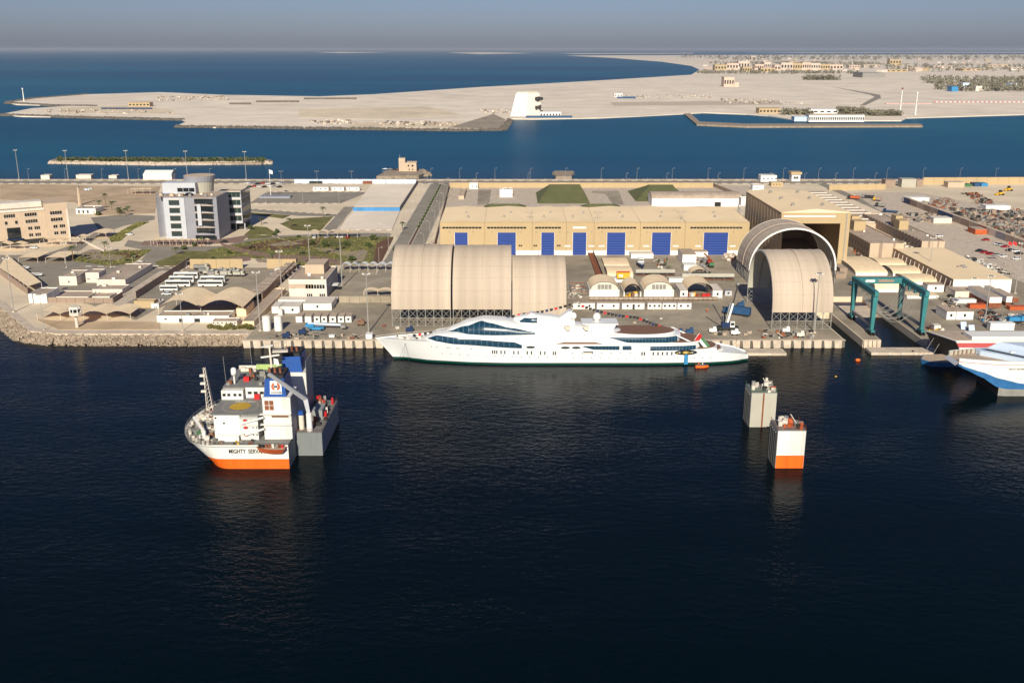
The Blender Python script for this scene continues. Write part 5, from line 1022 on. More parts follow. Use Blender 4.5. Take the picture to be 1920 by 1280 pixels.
for k in range(8):
    for X in (AX0-1.2, AX3+1.2):
        Y = 520+k*42; o = thing('street_lamp', 'street lamp along the straight avenue', 'lamp post', (X, Y, LZ), 'avenue lamps'); s = 1 if X < -60 else -1
        MB().cyl((X,Y,LZ), (X,Y,LZ+10), .14, .09, 5).build('pole', 'pole', o); MB().bar((X,Y,LZ+10), (X+s*1.5,Y,LZ+10.3), .1).build('arm', 'pole', o); MB().obox(X+s*1.8, Y, LZ+10.2, .9, .3, .15).build('lamp_head', 'offwhite', o)
for x, yb, yt in ((568,381,360),(636,381,360),(498,381,362),(578,388,378),(653,431,420),(707,431,420),(350,503,490),(249,492,481)): mast(x, yb, yt, 'slender lamp of the parking lot and gardens', 'parking and garden lamps', 'arm')
# ---- fabric car shades
def carport(label, x0, x1, yb, h, depth, n, mat='shade', group=None, rise=1.2, drop=0):
    Y = G(960, yb)[1]; X0, X1 = XP(x0, yb, Y), XP(x1, yb, Y); w_ = (X1-X0)/n
    r = thing('car_shade', label, 'car shade', ((X0+X1)/2, Y, LZ), group)
    for i in range(n):
        a = X0+i*w_; m = 8
        rows = [[(a+w_*k/m, Y+depth*j/4, LZ+h+rise*math.sin(math.pi*k/m)-drop*abs(j-2)*.0) for k in range(m+1)] for j in range(5)]
        MB().grid(rows).build('canopy', mat, r, True)
        MB().grid([[(x, y, z-.12) for x, y, z in reversed(q)] for q in rows]).build('canopy_underside', mat, r, True)
    for i in range(n+1):
        for yy in (Y+.3, Y+depth-.3): MB().bar((X0+i*w_, yy, LZ), (X0+i*w_, yy, LZ+h), .16).build('post', 'offwhite', r)
carport('large tan fabric roof, two barrel vaults, by the promenade', 298, 457, 597, 4.9, 24, 2, rise=3.4)
carport('low tan car shade of four vaults behind the watch tower', 70, 245, 601, 2.9, 13, 4, rise=1.4)
carport('five-vault car shade in the garden, seen front on', 578, 670, 447, 3.4, 6, 5, rise=1.2); carport('white vaulted car shade row along the plaza', 640, 740, 510, 3.2, 5.5, 6, 'white', rise=1.3)
carport('pale car shade at the left end of the arch shelter', 682, 735, 558, 3, 5, 2, rise=.8)
carport('three-vault car shade before the tan office block', 75, 143, 462, 3.4, 6, 3); carport('two-vault car shade at the left edge before the office', -6, 46, 470, 3.4, 6, 2)
carport('tan car shade left of the garden loop', 86, 122, 494, 3.2, 17, 1, rise=.3); carport('tan car shade nearest the left edge lot', 35, 71, 494, 3.2, 17, 1, rise=.3); carport('small tan car shade right of the office block', 141, 161, 455, 3.2, 6, 1, rise=1); carport('larger tan car shade behind the small one', 168, 199, 448, 3.2, 14, 1, rise=.8)
carport('scalloped tan canopy along the foot of the curved tower', 283, 390, 461, 3, 5, 9, rise=.7)
carport('three sand-coloured garage canopies on the dirt behind the tower', 240, 282, 365, 4, 8, 3, rise=.3)
# long slanted shade at far left, stepped shade row at the bus yard
r = thing('car_shade', 'long tan car shade slanting along the left fence', 'car shade', (*G(40, 545), LZ)); A, B, D, E_ = P([(0,512),(54,549),(79,541),(14,488)])
MB().hexa([(*q, LZ+3.2) for q in (A, B, D, E_)], [(*q, LZ+3.35) for q in (A, B, D, E_)]).build('canopy', 'shade', r)
for t in range(8):
    for p, q in ((A, B), (E_, D)): x, y = p[0]+(q[0]-p[0])*t/7, p[1]+(q[1]-p[1])*t/7; MB().bar((x,y,LZ), (x,y,LZ+3.2), .15).build('post', 'offwhite', r)
stepx = [(460+k*8.4, 566-k*6.6) for k in range(10)]
for k, (x, y) in enumerate(stepx):
    X, Y = G(x, y); o = thing('bay_shade', 'tan bay roof of the stepped shade row in the bus yard', 'car shade', (X, Y, LZ), 'stepped bus yard shades')
    MB().box(X-.3, X+6.2, Y-3.4, Y+3.0, LZ+3.2, LZ+3.35).build('canopy', 'flatroof', o)
    for dx in (0, 5.8): MB().bar((X+dx, Y, LZ), (X+dx, Y, LZ+3.2), .15).build('post', 'offwhite', o)
# ---- vehicles
def make_car(paint):
    r = thing('parked_car', '', 'car'); s = MB(); L_, W_ = 4.5, 1.8
    pr = [(-2.25,.35),(-2.25,.85),(-1.2,.98),(1.9,1.0),(2.25,.8),(2.25,.35)]; s.hexa([(x,-W_/2,z) for x, z in pr], [(x,W_/2,z) for x, z in pr]); s.build('body', paint, r)
    cb = [(-1.3,.98),(-.6,1.5),(1.2,1.5),(1.9,1.0)]; MB().hexa([(x,-.78,z) for x, z in cb], [(x,.78,z) for x, z in cb]).build('windows', 'glass', r); MB().hexa([(-.55,-.76,1.51),(1.15,-.76,1.51),(1.15,.76,1.51),(-.55,.76,1.51)], [(-.5,-.7,1.56),(1.1,-.7,1.56),(1.1,.7,1.56),(-.5,.7,1.56)]).build('roof', paint, r)
    for x in (-1.4, 1.4):
        for y in (-.88, .88): MB().cyl((x,y-.1,.33), (x,y+.1,.33), .33, n=10).build('wheel', 'tyre', r)
    return r
protos = {}
def car(px_, yb, paint, label, rz=0, group=None):
    X, Y = G(px_, yb)
    if paint not in protos: c = protos[paint] = make_car(paint); c.location = (X, Y, LZ+.06); c.rotation_euler = (0, 0, rz)
    else: c = copy_tree(protos[paint], None, (X, Y, LZ+.06), rz)
    c['label'] = label
    if group: c['group'] = group
    elif 'group' in c: del c['group']
    return c
for a in [(1848,451.5,'carred','dark red car alone in the right parking lot',0),(1875,461,'carsilver','silver car leading the short row of parked cars',.1),(1885,464,'carred','dark red car beside the silver one',.1),(1870,459.5,'carwhite','white car at the left end of the short row',.1),
          (1760,444.5,'carwhite','white car behind the second accommodation block',0),(1836,472,'carblack','black car at the left end of the long row',.3),(1845,474.5,'carred','first red car of the long row',.3),(1856,477.5,'carred','second red car of the long row',.3),(1867,480,'carsilver','silver car right of the red pair',.3),(1880,482.5,'carwhite','white car ending the long row',.3),
          (1893,471,'carblack','black car in the right column of cars',.1),(1903,472.5,'carwhite','white car in the right column of cars',.1),(1910,477,'carblack','dark car below the white one at right edge',.1),(1905,487,'carwhite','white van-like car near the right flagpoles',.1),
          (243,441,'carwhite','white car on the road left of the curved tower',0),(64,404+62,'carwhite','white car under the office car shade',0),(420,455,'carblack','black car in front of the right tower block',.2)]: car(*a[:3], a[3], a[4])
cols_ = ['carwhite','carsilver','carblack','carred','carwhite','carblack']
for k in range(15): car(464+(k % 8)*9.5+(k//8)*3, 345+(k//8)*5.5+(k % 3)*.6, cols_[(k*7) % 6], 'car parked loosely on the sand near the coast road', .3*(k % 3), 'cars on the coast sand lot')
for k in range(5): car(722+k*9, 318+k*.4, cols_[k], 'car parked beside the control house on the rock head', .5*(k % 2), 'control house cars')
for k, (x, y) in enumerate(((590,447),(612,447),(632,447),(652,447))): car(x, y-1, cols_[k], 'car under the five-vault garden shade', 1.57, 'cars under the garden shade')
for x, y in stepx[1:8]: car(x+14, y+1, 'carblack', 'dark car under the stepped bus yard shades', 0, 'cars under stepped shades')
def make_bus():
    r = thing('bus', '', 'bus'); MB().box(-6, 6, -1.25, 1.25, .4, 3.2).build('body', 'white', r); MB().box(-5.8, 5.7, -1.3, 1.3, 1.5, 2.6).build('windows', 'glass', r); MB().box(5.9, 6.04, -1.1, 1.1, 1.2, 2.7).build('windscreen', 'glass', r); MB().box(-2, 1.5, -.9, .9, 3.21, 3.5).build('air_conditioner', 'offwhite', r)
    for x in (-3.6, 3.6):
        for y in (-1.15, 1.15): MB().cyl((x,y-.15,.5), (x,y+.15,.5), .5, n=10).build('wheel', 'tyre', r)
    return r
bus0 = make_bus()
for k, (x, y, rz, lb) in enumerate([(335,537,.0,'front white coach of the left coach row'),(342,529,0,'second white coach of the left row'),(350,522,0,'third white coach of the left row, near the rear'),(396,537,0,'front white coach of the right coach row'),(400,529,0,'second white coach of the right coach row'),(318,545,0,'white minibus-length coach nearest the fabric roof')]):
    X, Y = G(x, y); c = bus0 if k == 0 else copy_tree(bus0); c.location = (X, Y, LZ+.06); c.rotation_euler = (0, 0, rz); c['label'] = lb; c['group'] = 'coaches in the bus yard'
    if k == 5: c.scale = (.7, .9, .85)
car(313, 553, 'carwhite', 'white car in front of the minibus')
def make_truck(cab, load, L_=8, h=2.4):
    r = thing('truck', '', 'truck'); MB().box(-L_/2, L_/2, -1.1, 1.1, .7, 1.0).build('chassis', 'dark', r); MB().hexa([(L_/2-2,-1.2,1),(L_/2,-1.2,1),(L_/2,1.2,1),(L_/2-2,1.2,1)], [(L_/2-2,-1.15,2.9),(L_/2-.5,-1.15,2.9),(L_/2-.5,1.15,2.9),(L_/2-2,1.15,2.9)]).build('cab', cab, r); MB().box(L_/2-.9, L_/2-.1, -1.22, 1.22, 1.9, 2.5).build('cab_windows', 'glass', r)
    MB().box(-L_/2, L_/2-2.3, -1.2, 1.2, 1.02, 1.0+h).build('load_bed', load, r)
    for x in (-L_/2+1, -L_/2+2.2, L_/2-1.2):
        for y in (-1, 1): MB().cyl((x,y-.2,.5), (x,y+.2,.5), .5, n=10).build('wheel', 'tyre', r)
    return r
for x, y, cab, load, L_, h, rz, lb in [(1600,374,'dark','redor',9,1.8,2.6,'truck with red rear in the right yard'),(1627,372,'steel','dark',9,1.4,2.6,'flatbed truck in the right yard'),(1644,377,'yellow','brownwall',6,2.4,2.6,'short truck with pale box in the right yard'),(1650,388,'dark','steel',7,1.2,2.6,'dark tractor unit in the right yard'),(1669,399,'navy','truck_blue',10,.6,2.6,'long low blue trailer in the right yard'),
                                       (1381,591,'truck_blue','truck_blue',12,3,2.6,'blue container truck near the corner arch shelter'),(261,500,'offwhite','membrane',6,1.6,1.2,'pale truck on the loop road'),(528,513,'white','offwhite',7,2.2,.4,'white truck at the rear of the bus yard'),(518,518,'white','steel',7,1.4,.4,'truck with grey bed at the rear of the bus yard'),(424,513,'steel','membrane',8,1.6,0,'khaki truck by the rear bus yard wall'),(378,505,'membrane','steel',8,1.5,0,'khaki truck at the left rear corner of the bus yard'),(1905,605,'ltblue','ltblue',7,1.6,0,'blue truck behind the white wall container at right')]:
    t = make_truck(cab, load, L_, h); X, Y = G(x, y); t.location = (X, Y, LZ+.05); t.rotation_euler = (0, 0, rz); t['label'] = lb
for k in range(9):
    X, Y = G(385+k*8, 512+(k % 3)*3); t = make_truck('membrane', random.choice(('steel','membrane','greydeck')), 6, random.uniform(.8, 1.8)); t.location = (X, Y, LZ+.06); t['label'] = ('first','second','third','fourth','fifth','sixth','seventh','eighth','ninth')[k]+' khaki field truck from the left in the rear of the bus yard'; t['group'] = 'field trucks in the bus yard'
# ---- containers, cabins, boxes
def crate(name, label, cat, x0, x1, yb, yt, depth, mat, n=0, roof=None, z0=LZ, group=None, door=None):
    X0, X1, Y0, Y1, a, z = F(x0, x1, yb, yt, depth, z0); r = thing(name, label, cat, ((X0+X1)/2, Y0, z0), group)
    MB().box(X0, X1, Y0, Y1, a+.15, z-.1).build('body', mat, r); MB().box(X0-.08, X1+.08, Y0-.08, Y1+.08, z-.09, z+.06).build('roof', roof or mat, r); MB().box(X0+.2, X1-.2, Y0+.2, Y1-.2, a, a+.14).build('skid', 'steel', r)
    for k in range(n):
        u = X0+(X1-X0)*(k+.5)/n; MB().box(u-.45, u+.45, Y0-.06, Y0+.02, a+(z-a)*.4, a+(z-a)*.72).build('window', 'glass', r)
    if door: u = X0+(X1-X0)*door; MB().box(u-.5, u+.5, Y0-.07, Y0+.02, a+.16, a+(z-a)*.82).build('door', 'dark', r)
    else:
        for k in range(5): u = X0+(X1-X0)*(k+.5)/5; MB().box(u-.05, u+.05, Y0-.05, Y0, a+.2, z-.15).build('rib', mat, r)
for k, (x0, x1, n) in enumerate(((1075,1115,2),(1119,1161,2),(1166,1208,2),(1214,1240,3),(1242,1268,3),(1270,1296,2))):
    crate('site_cabin', ('first','second','third','fourth','fifth','sixth')[k]+' white cabin from the left in the row behind the yacht', 'cabin', x0, x1, 580, 568, 3.2, 'white', n, 'flatroof', door=.52 if k == 2 else None)
for a in [('site_cabin','white double cabin left of the quay generators',510,562,588,575,9,'white',2,'offwhite'),('site_cabin','white cabin hall right of the double cabin',569,622,582,569,13,'white',1,'offwhite'),('site_cabin','long white cabin behind the double cabin',521,575,566,562,6,'white',0,'offwhite'),('site_cabin','long white cabin behind the cabin hall',580,631,566,562,6,'white',0,'offwhite'),
          ('site_cabin','white cabin near pier two, left of a pair',1774,1791,600,584,11,'white',1,'flatroof'),('site_cabin','white cabin near pier two, right of a pair',1792,1824,600,584,6,'white',1,'flatroof'),('site_cabin','white cabin before the warehouse, left one',1783,1822,543,532,5,'white',2,'flatroof'),('site_cabin','white cabin before the warehouse, right one',1834,1870,544,532,5,'white',2,'flatroof'),('site_cabin','white cabin below the ribbed tan shelters',1738,1769,548,534,6,'white',1,'flatroof'),
          ('shipping_container','white container wall beside the second ferry',1856,1901,620,606,3,'white',0,'white'),('shipping_container','white container with dark doorway on red base',1790,1831,558,546,11,'offwhite',0,'flatroof'),('shipping_container','low white container front under the doorway one',1788,1830,569,562,3,'white',0,'white'),
          ('shipping_container','orange-brown low container at right yard',1818,1848,579,571,3,'redor',0,'redor'),('shipping_container','red-brown container under the pair of white ones',1853,1876,578,568,22,'rust',0,'rust'),('shipping_container','red-brown container at right under white one',1885,1895,574,568,22,'rust',0,'rust'),('shipping_container','orange low container at the right edge',1893,1925,582,575,3,'redor',0,'redor'),
          ('shipping_container','dark brown container left of the tan shelters',1574,1588,516,503,11,'brownwall',0,'flatroof'),('shipping_container','small brown container in front of the dark one',1567,1586,523,514,6,'brownwall',0,'flatroof'),('shipping_container','red container in the right scrap wall',1828,1850,440,430,11,'redor',0,'flatroof'),
          ('site_cabin','white cabin left in the coast parking',587,616,358,351,6,'white',3,'offwhite'),('site_cabin','white cabin middle in the coast parking',622,645,358,351,6,'white',2,'offwhite'),('site_cabin','white cabin right in the coast parking',650,674,358,351,6,'white',2,'offwhite'),('shipping_container','brown container by the coast fence',680,697,345,340,3,'rust',0,'rust'),('shipping_container','dark container by the coast fence',580,604,344.5,340,3,'dark',0,'dark'),
          ('generator','white generator box with grille on the lift pier',1751,1763,620,610,3,'white',0,'offwhite'),('site_cabin','grey cabinet near the crane',1359,1372,555,545,3,'bluegrey_lt',1,'steel'),
          ('workshop_cabin','tall white plant house in the middle yard',1279,1305,497,477,16,'white',0,'flatroof'),('workshop_cabin','white front box of the plant house with grille',1282,1306,508,497,7,'white',0,'white'),('trailer_hall','long white trailer hall against the tan hall at right',1300,1327,482,472,8,'white',0,'flatroof'),('trailer_hall','long white trailer beside the grey patrol boat',1183,1225,485,476,8,'white',0,'offwhite'),
          ('workshop_cabin','white windowless wall block behind the tan curved shed',1118,1140,478,470,6,'white',0,'offwhite'),('workshop_cabin','long white cabin behind the right shelter',1254,1290,530,522,4,'white',0,'offwhite'),('workshop_cabin','white end cabin right of the last arched workshop',1336,1354,559,538+7,14,'white',1,'offwhite'),('workshop_cabin','white end cabin left of the last arched workshop',1275,1287,559,545,14,'white',1,'offwhite'),
          ('workshop_cabin','white base under the orange container',1148,1184,530,522,5,'white',0,'white'),('barrier_block','white concrete block on the quay edge, left',617,627,633,628.5,1.5,'white',0,'white'),('barrier_block','white and red block beside the yacht bow',686,698,636,627,3,'white',0,'white')]:
    crate(a[0], a[1], a[0].split('_')[-1], *a[2:8], a[8], a[9])
crate('shipping_container', 'orange container with white logo panel in the middle yard', 'container', 1156.5, 1181, 522.5, 511, 3, 'yellow', 0, 'orange', z0=LZ+2.4)
X0, X1, Y0, Y1, a_, z_ = F(1156.5, 1181, 522.5, 511, 3, LZ+2.4); MB().box(X0+1, X0+3, Y0-.12, Y0-.06, LZ+3.4, LZ+4.4).build('logo_panel', 'white', [o for o in bpy.data.objects if o.name.startswith('shipping_container') and o.get('label', '').startswith('orange container with')][0])
for a in [('upper white container, left of the stacked pair',1853,1876,568,557,22,'white'),('upper white container, middle of the stack',1885,1896,567,556,22,'white'),('upper white container, right edge of the stack',1897,1908,567,558,18,'rust')]:
    X0, X1, Y0, Y1, _, z = F(a[1], a[2], 578 if a[1] < 1880 else 574, a[4], a[5]); r = thing('shipping_container', a[0], 'container', ((X0+X1)/2, Y0, HZ(a[3], Y0)))
    MB().box(X0, X1, Y0-.1, Y1, HZ(a[3], Y0)+.05, z).build('body', a[6], r); MB().box(X0+.1, X1-.1, Y0, Y1, z+.01, z+.08).build('roof', 'flatroof', r)
# row of container sides forming the diagonal wall in the right yard
p0, p1 = G(1697, 380), G(1925, 466); n = 15; a_ = math.atan2(p1[1]-p0[1], p1[0]-p0[0]); d = math.hypot(p1[0]-p0[0], p1[1]-p0[1])
wcol = ['navy','brownwall','flatroof','brownwall','flatroof','truck_blue','truck_blue','flatroof','brownwall','flatroof','redor','offwhite','bluegrey','flatroof','flatroof']
for k in range(n):
    t = (k+.5)/n; X, Y = p0[0]+(p1[0]-p0[0])*t, p0[1]+(p1[1]-p0[1])*t; r = thing('wall_container', ['dark blue container at the far left end','brown container next to the dark blue end','grey container between two brown ones','brown container left of the blue pair','grey container just left of the blue pair','left container of the blue pair','right container of the blue pair','grey container just right of the blue pair','brown container in the middle right','grey container just left of the red one','red container','white container right of the red one','slate container beyond the white one','grey container beyond the slate one','last grey container at the right edge'][k]+' of the scrapyard wall', 'container', (X, Y, LZ))
    MB().obox(X, Y, LZ, d/n-.3, 2.5, 4.2, a_).build('body', wcol[k], r); MB().obox(X, Y, LZ+4.21, d/n-.4, 2.4, .1, a_).build('roof', 'beige', r)
# generators in a row
for k, (x0, x1) in enumerate(((555,567),(572,584),(589,600),(603,613),(618,630),(634,645),(648,659))): crate('generator', 'white generator set in the quay row, '+('leftmost','second','third','fourth','fifth','sixth','rightmost')[k], 'generator', x0, x1, 605, 593, 6, 'white', 1 if k > 1 else 0, 'flatroof')
for x in (499, 521):
    X, Y = G(x, 621); r = thing('storage_tank', 'white cylindrical tank on the quay, '+('left' if x == 499 else 'right')+' one', 'tank', (X, Y, LZ)); MB().cyl((X,Y+1.7,LZ), (X,Y+1.7,LZ+6), 1.7, n=20).build('shell', 'white', r, False); MB().cyl((X,Y+1.7,LZ+6.01), (X,Y+1.7,LZ+6.4), 1.7, .5, 20).build('top', 'offwhite', r); MB().bar((X+1.5,Y,LZ), (X+1.5,Y,LZ+6.2), .08).build('ladder', 'steel', r)
X, Y = G(525, 592); r = thing('storage_tank', 'short white tank before the double cabin', 'tank', (X, Y, LZ)); MB().cyl((X,Y+1,LZ), (X,Y+1,LZ+3), 1.1, n=16).build('shell', 'white', r); MB().cyl((X,Y+1,LZ+3.01), (X,Y+1,LZ+3.2), 1.1, .3, 16).build('top', 'offwhite', r)
# boom lift, blue carts
X, Y = G(594, 619); r = thing('boom_lift', 'blue boom lift folded on the quay', 'boom lift', (X, Y, LZ)); MB().box(X-3, X+3, Y-1.2, Y+1.2, LZ+.5, LZ+1.5).build('chassis', 'ltblue', r); MB().box(X-4.5, X-1, Y-.9, Y+.9, LZ+1.6, LZ+2.8).build('counterweight', 'ltblue', r); MB().bar((X-3.5,Y,LZ+3), (X+10,Y,LZ+2.4), .7).build('boom', 'paleblue', r); MB().box(X+10, X+12, Y-.9, Y+.9, LZ+1.2, LZ+2.4).build('basket', 'steel', r)
for dx in (-2.3, 2.3):
    for dy in (-1.2, 1.2): MB().cyl((X+dx,Y+dy-.2,LZ+.55), (X+dx,Y+dy+.2,LZ+.55), .55, n=10).build('wheel', 'tyre', r)
for x, y, mt, lb in ((537,634,'navy','dark blue quay tug left'),(567,627,'navy','dark blue compressor cart'),(1273,628,'truck_blue','blue cart behind the yacht aft deck'),(1293,626,'truck_blue','larger blue cart behind the yacht aft deck'),(1389,575,'truck_blue','blue machine at the shelter leg'),(677,610,'teak','brown four-wheel cart on the quay'),(1377,628,'white','white trailer near the quay edge'),(1336,624,'white','white frame left of the crane'),(1473,624,'white','white unit before the corner arch shelter'),(1500,632,'offwhite','pale dinghy-like cover at quay corner'),(768,623,'navy','navy and white stair unit at the shelter'),(1598,535,'truck_blue','blue mobile unit left of the travel lift')):
    X, Y = G(x, y); r = thing('quay_cart', lb, 'cart', (X, Y, LZ)); MB().obox(X, Y, LZ+.6, 3, 1.6, 1.3).build('body', mt, r); MB().obox(X+.7, Y, LZ+1.91, 1.2, 1.3, .8).build('hood', mt, r); MB().bar((X+1.5,Y,LZ+.7), (X+2.7,Y,LZ+.4), .1).build('tow_bar', 'steel', r)
    for dx in (-1, 1):
        for dy in (-.75, .75): MB().cyl((X+dx,Y+dy-.1,LZ+.4), (X+dx,Y+dy+.1,LZ+.4), .4, n=8).build('wheel', 'tyre', r)
# ---- mobile crane
X, Y = G(1361, 619); cr = thing('mobile_crane', 'blue mobile crane with raised telescopic boom on the quay', 'crane', (X, Y, LZ))
MB().box(X-4.5, X+5, Y-1.4, Y+1.4, LZ+.7, LZ+1.6).build('carrier', 'dark', cr); MB().box(X-2, X+3, Y-1.5, Y+1.3, LZ+1.65, LZ+3.4).build('upper_body', 'navy', cr); MB().box(X+1.2, X+3, Y-2.3, Y-1.0, LZ+1.8, LZ+4.2).build('cab', 'white', cr); MB().box(X+1.4, X+2.8, Y-2.36, Y-2.31, LZ+2.7, LZ+3.8).build('cab_window', 'glass', cr)
for sx in (-4.2, 4.4):
    for sy in (-4.2, 4.2): MB().box(X+sx-.3, X+sx+.3, min(Y, Y+sy), max(Y, Y+sy), LZ+.6, LZ+.9).build('outrigger', 'dark', cr); MB().obox(X+sx, Y+sy, LZ, 1, 1, .6).build('outrigger_pad', 'white', cr)
for sx in (-3.4, -1.8, 1.4, 3): 
    for sy in (-1.3, 1.3): MB().cyl((X+sx,Y+sy-.2,LZ+.6), (X+sx,Y+sy+.2,LZ+.6), .6, n=10).build('wheel', 'tyre', cr)
MB().bar((X+.4,Y,LZ+3.2), (X+2.6,Y+1.5,LZ+11), .75).build('boom_lower', 'white', cr); MB().bar((X+2.55,Y+1.5,LZ+10.8), (X+4.5,Y+3,LZ+18.5), .5).build('boom_upper', 'dark', cr); MB().bar((X-.4,Y,LZ+3.2), (X+1.6,Y+2,LZ+11), .4).build('luffing_ram', 'steel', cr); MB().bar((X-.5,Y-.6,LZ+2), (X-5.6,Y+2,LZ+10.5), .45).build('folded_jib', 'black', cr); MB().box(X+3.9, X+4.9, Y+2.6, Y+3.4, LZ+18.4, LZ+19.4).build('boom_head', 'steel', cr); MB().bar((X+4.6,Y+2.7,LZ+18.6), (X+5.4,Y+2,LZ+9), .06).build('hoist_rope', 'black', cr)
# ---- travel lift
tl = thing('travel_lift', 'teal boat travel lift straddling the lift dock', 'travel lift', (156.6, 400, LZ)); LXs, RXs, FYs, BYs, TZ = 145.4, 165.6, 388, 412, 21.4
for X in (LXs, RXs):
    s = 1 if X == LXs else -1
    for Yy in (FYs, BYs):
        MB().hexa([(X-.6,Yy-.7,LZ+2.2),(X+.6,Yy-.7,LZ+2.2),(X+.6,Yy+.7,LZ+2.2),(X-.6,Yy+.7,LZ+2.2)], [(X-1,Yy-1.4,TZ-1.8),(X+1,Yy-1.4,TZ-1.8),(X+1,Yy+1.4,TZ-1.8),(X-1,Yy+1.4,TZ-1.8)]).build('leg', 'teal', tl)
        b = MB().box(X-.8, X+.8, Yy-2.2, Yy+2.2, LZ+1.5, LZ+2.3).build('bogie', 'teal', tl)
        for dy in (-1.3, 1.3):
            for dx in (-.6, .6): MB().cyl((X+dx-.3,Yy+dy,LZ+.9), (X+dx+.3,Yy+dy,LZ+.9), 1.0, n=14).build('wheel', 'tyre', b)
    MB().box(X-.8, X+.8, FYs-2, BYs+2, TZ-2.2, TZ).build('top_beam', 'teal', tl); MB().box(X-.4, X+.4, FYs+1, BYs-1, LZ+3.2, LZ+4.2).build('lower_beam', 'steel', tl)
    w_ = MB()
    for k in range(12): yy = FYs+k*2.2; w_.bar((X+s*.7,yy,TZ), (X+s*.7,yy,TZ+1.1), .06)
    w_.bar((X+s*.7,FYs,TZ+1.1), (X+s*.7,BYs,TZ+1.1), .06); w_.build('walkway_rail', 'teal', tl)
    for k in range(4): MB().obox(X+s*.9, FYs+2+k*6, TZ-3, .9, 1.4, 1.2).build('hoist_block', 'teal', tl)
MB().box(LXs+.8, RXs-.8, BYs-1, BYs+1, TZ-2.6, TZ-.2).build('cross_beam', 'teal', tl); MB().box(LXs+4, LXs+8, BYs-1.1, BYs-1.01, TZ-1.9, TZ-.9).build('maker_plate', 'white', tl); MB().box(LXs+9.5, LXs+16, BYs-1.1, BYs-1.01, TZ-1.9, TZ-.8).build('name_plate', 'brownwall', tl)
for k in range(13):
    yy = FYs+1.5+k*1.75; sg = 10.5+.6*math.sin(k*2.1)
    MB().tube([(LXs+1+(RXs-LXs-2)*j/14, yy+.4*math.sin(j+k), TZ-3-sg*(1-((j-7)/7)**2)**.8) for j in range(15)], .08, 4).build('sling', 'steel', tl)
# ---- curved tan workshops
def vault(label, x0, x1, yb, yt, depth, base, open_=True, mat='shade'):
    Y = G(960, yb)[1]; X0, X1 = XP(x0, yb, Y), XP(x1, yb, Y); zt = HZ(yt, Y); r = thing('vaulted_workshop', label, 'workshop', ((X0+X1)/2, Y, LZ)); c, hw = (X0+X1)/2, (X1-X0)/2
    pt = lambda t, y, k=1: (c-hw*k*math.cos(t), y, base+(zt-base)*k*math.sin(t)); n = 14
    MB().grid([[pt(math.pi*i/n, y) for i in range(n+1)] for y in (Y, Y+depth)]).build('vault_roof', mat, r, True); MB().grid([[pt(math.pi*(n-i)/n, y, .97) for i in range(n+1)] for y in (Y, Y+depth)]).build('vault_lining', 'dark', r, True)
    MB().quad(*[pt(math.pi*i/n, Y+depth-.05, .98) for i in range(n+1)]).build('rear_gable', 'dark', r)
    for X in (X0, X1): MB().box(X-.25, X+.25, Y, Y+depth, LZ, base+.05).build('side_wall', 'white', r)
    if not open_:
        MB().box(X0+.3, X1-.3, Y+.1, Y+.4, LZ, base).build('front_wall', 'white', r); MB().quad(*[pt(math.pi*i/n, Y+.3, .96) for i in range(n+1)]).build('gable', 'offwhite', r); panes(r, c-hw*.5, c+hw*.5, Y+.3, base+.2, base+(zt-base)*.62, 4, 'steel', .3)
    else:
        for k in range(10): MB().obox(random.uniform(X0+1, X1-1), Y+random.uniform(.5, 4), LZ, random.uniform(.6, 2), random.uniform(.6, 1.6), random.uniform(.6, 2.4), random.random()).build('stored_goods', random.choice(('rust','yellow','white','steel','red','teak')), r)
    return r
vault('closed vaulted workshop with glazed gable, left one', 1106, 1160, 559, 528, 16, LZ+4, False); vault('small open vaulted workshop with red hose reel', 1170, 1201, 559, 532, 14, LZ+3); vault('closed vaulted workshop with glazed gable, right one', 1208, 1262, 559, 528, 16, LZ+4, False); vault('wide open vaulted workshop full of goods', 1288, 1336, 558, 530, 16, LZ+3.4); vault('small open tan vault in the middle yard', 1295, 1326, 524, 505, 9, LZ+2.6)
def quonset(label, x0, x1, yb, yt, depth, dirx=True, mat='shade', ribs=18):
    Y = G(960, yb)[1]; X0, X1 = XP(x0, yb, Y), XP(x1, yb, Y); zt = HZ(yt, Y+depth*.4); r = thing('curved_shed', label, 'shed', ((X0+X1)/2, Y, LZ)); n = 12
    MB().grid([[(X, Y+depth/2-depth/2*math.cos(math.pi*i/n), LZ+1.5+(zt-LZ-1.5)*math.sin(math.pi*i/n)) for i in range(n+1)] for X in (X0, X1)]).build('roof', mat, r, True)
    for X in (X0, X1): MB().quad(*[(X, Y+depth/2-depth/2*math.cos(math.pi*i/n), LZ+1.5+(zt-LZ-1.5)*math.sin(math.pi*i/n)) for i in range(n+1)]).build('gable', 'steel', r)
    MB().box(X0+.1, X1-.1, Y+.05, Y+depth-.05, LZ, LZ+1.5).build('wall', 'white', r)
    for k in range(ribs+1):
        X = X0+(X1-X0)*k/ribs; MB().tube([(X, Y+depth/2-(depth/2+.05)*math.cos(math.pi*i/8), LZ+1.5+(zt-LZ-1.45)*math.sin(math.pi*i/8)) for i in range(9)], .06, 3).build('roof_rib', mat, r)
quonset('ribbed tan curved shed behind the orange container, front one', 1139, 1187, 523, 503, 20); quonset('ribbed tan curved shed behind the orange container, rear one', 1133, 1180, 503, 489, 20); quonset('tan curved shed right of the travel lift, rear one', 1648, 1712, 502, 487, 17, ribs=4); quonset('tan curved shed right of the travel lift, middle one', 1674, 1736, 518, 501, 17, ribs=4); quonset('tan curved shed right of the travel lift, front one', 1700, 1768, 534, 517, 16, ribs=4); quonset('flat tan curved shed left of the travel lift', 1604, 1664, 517, 492, 40, ribs=2)
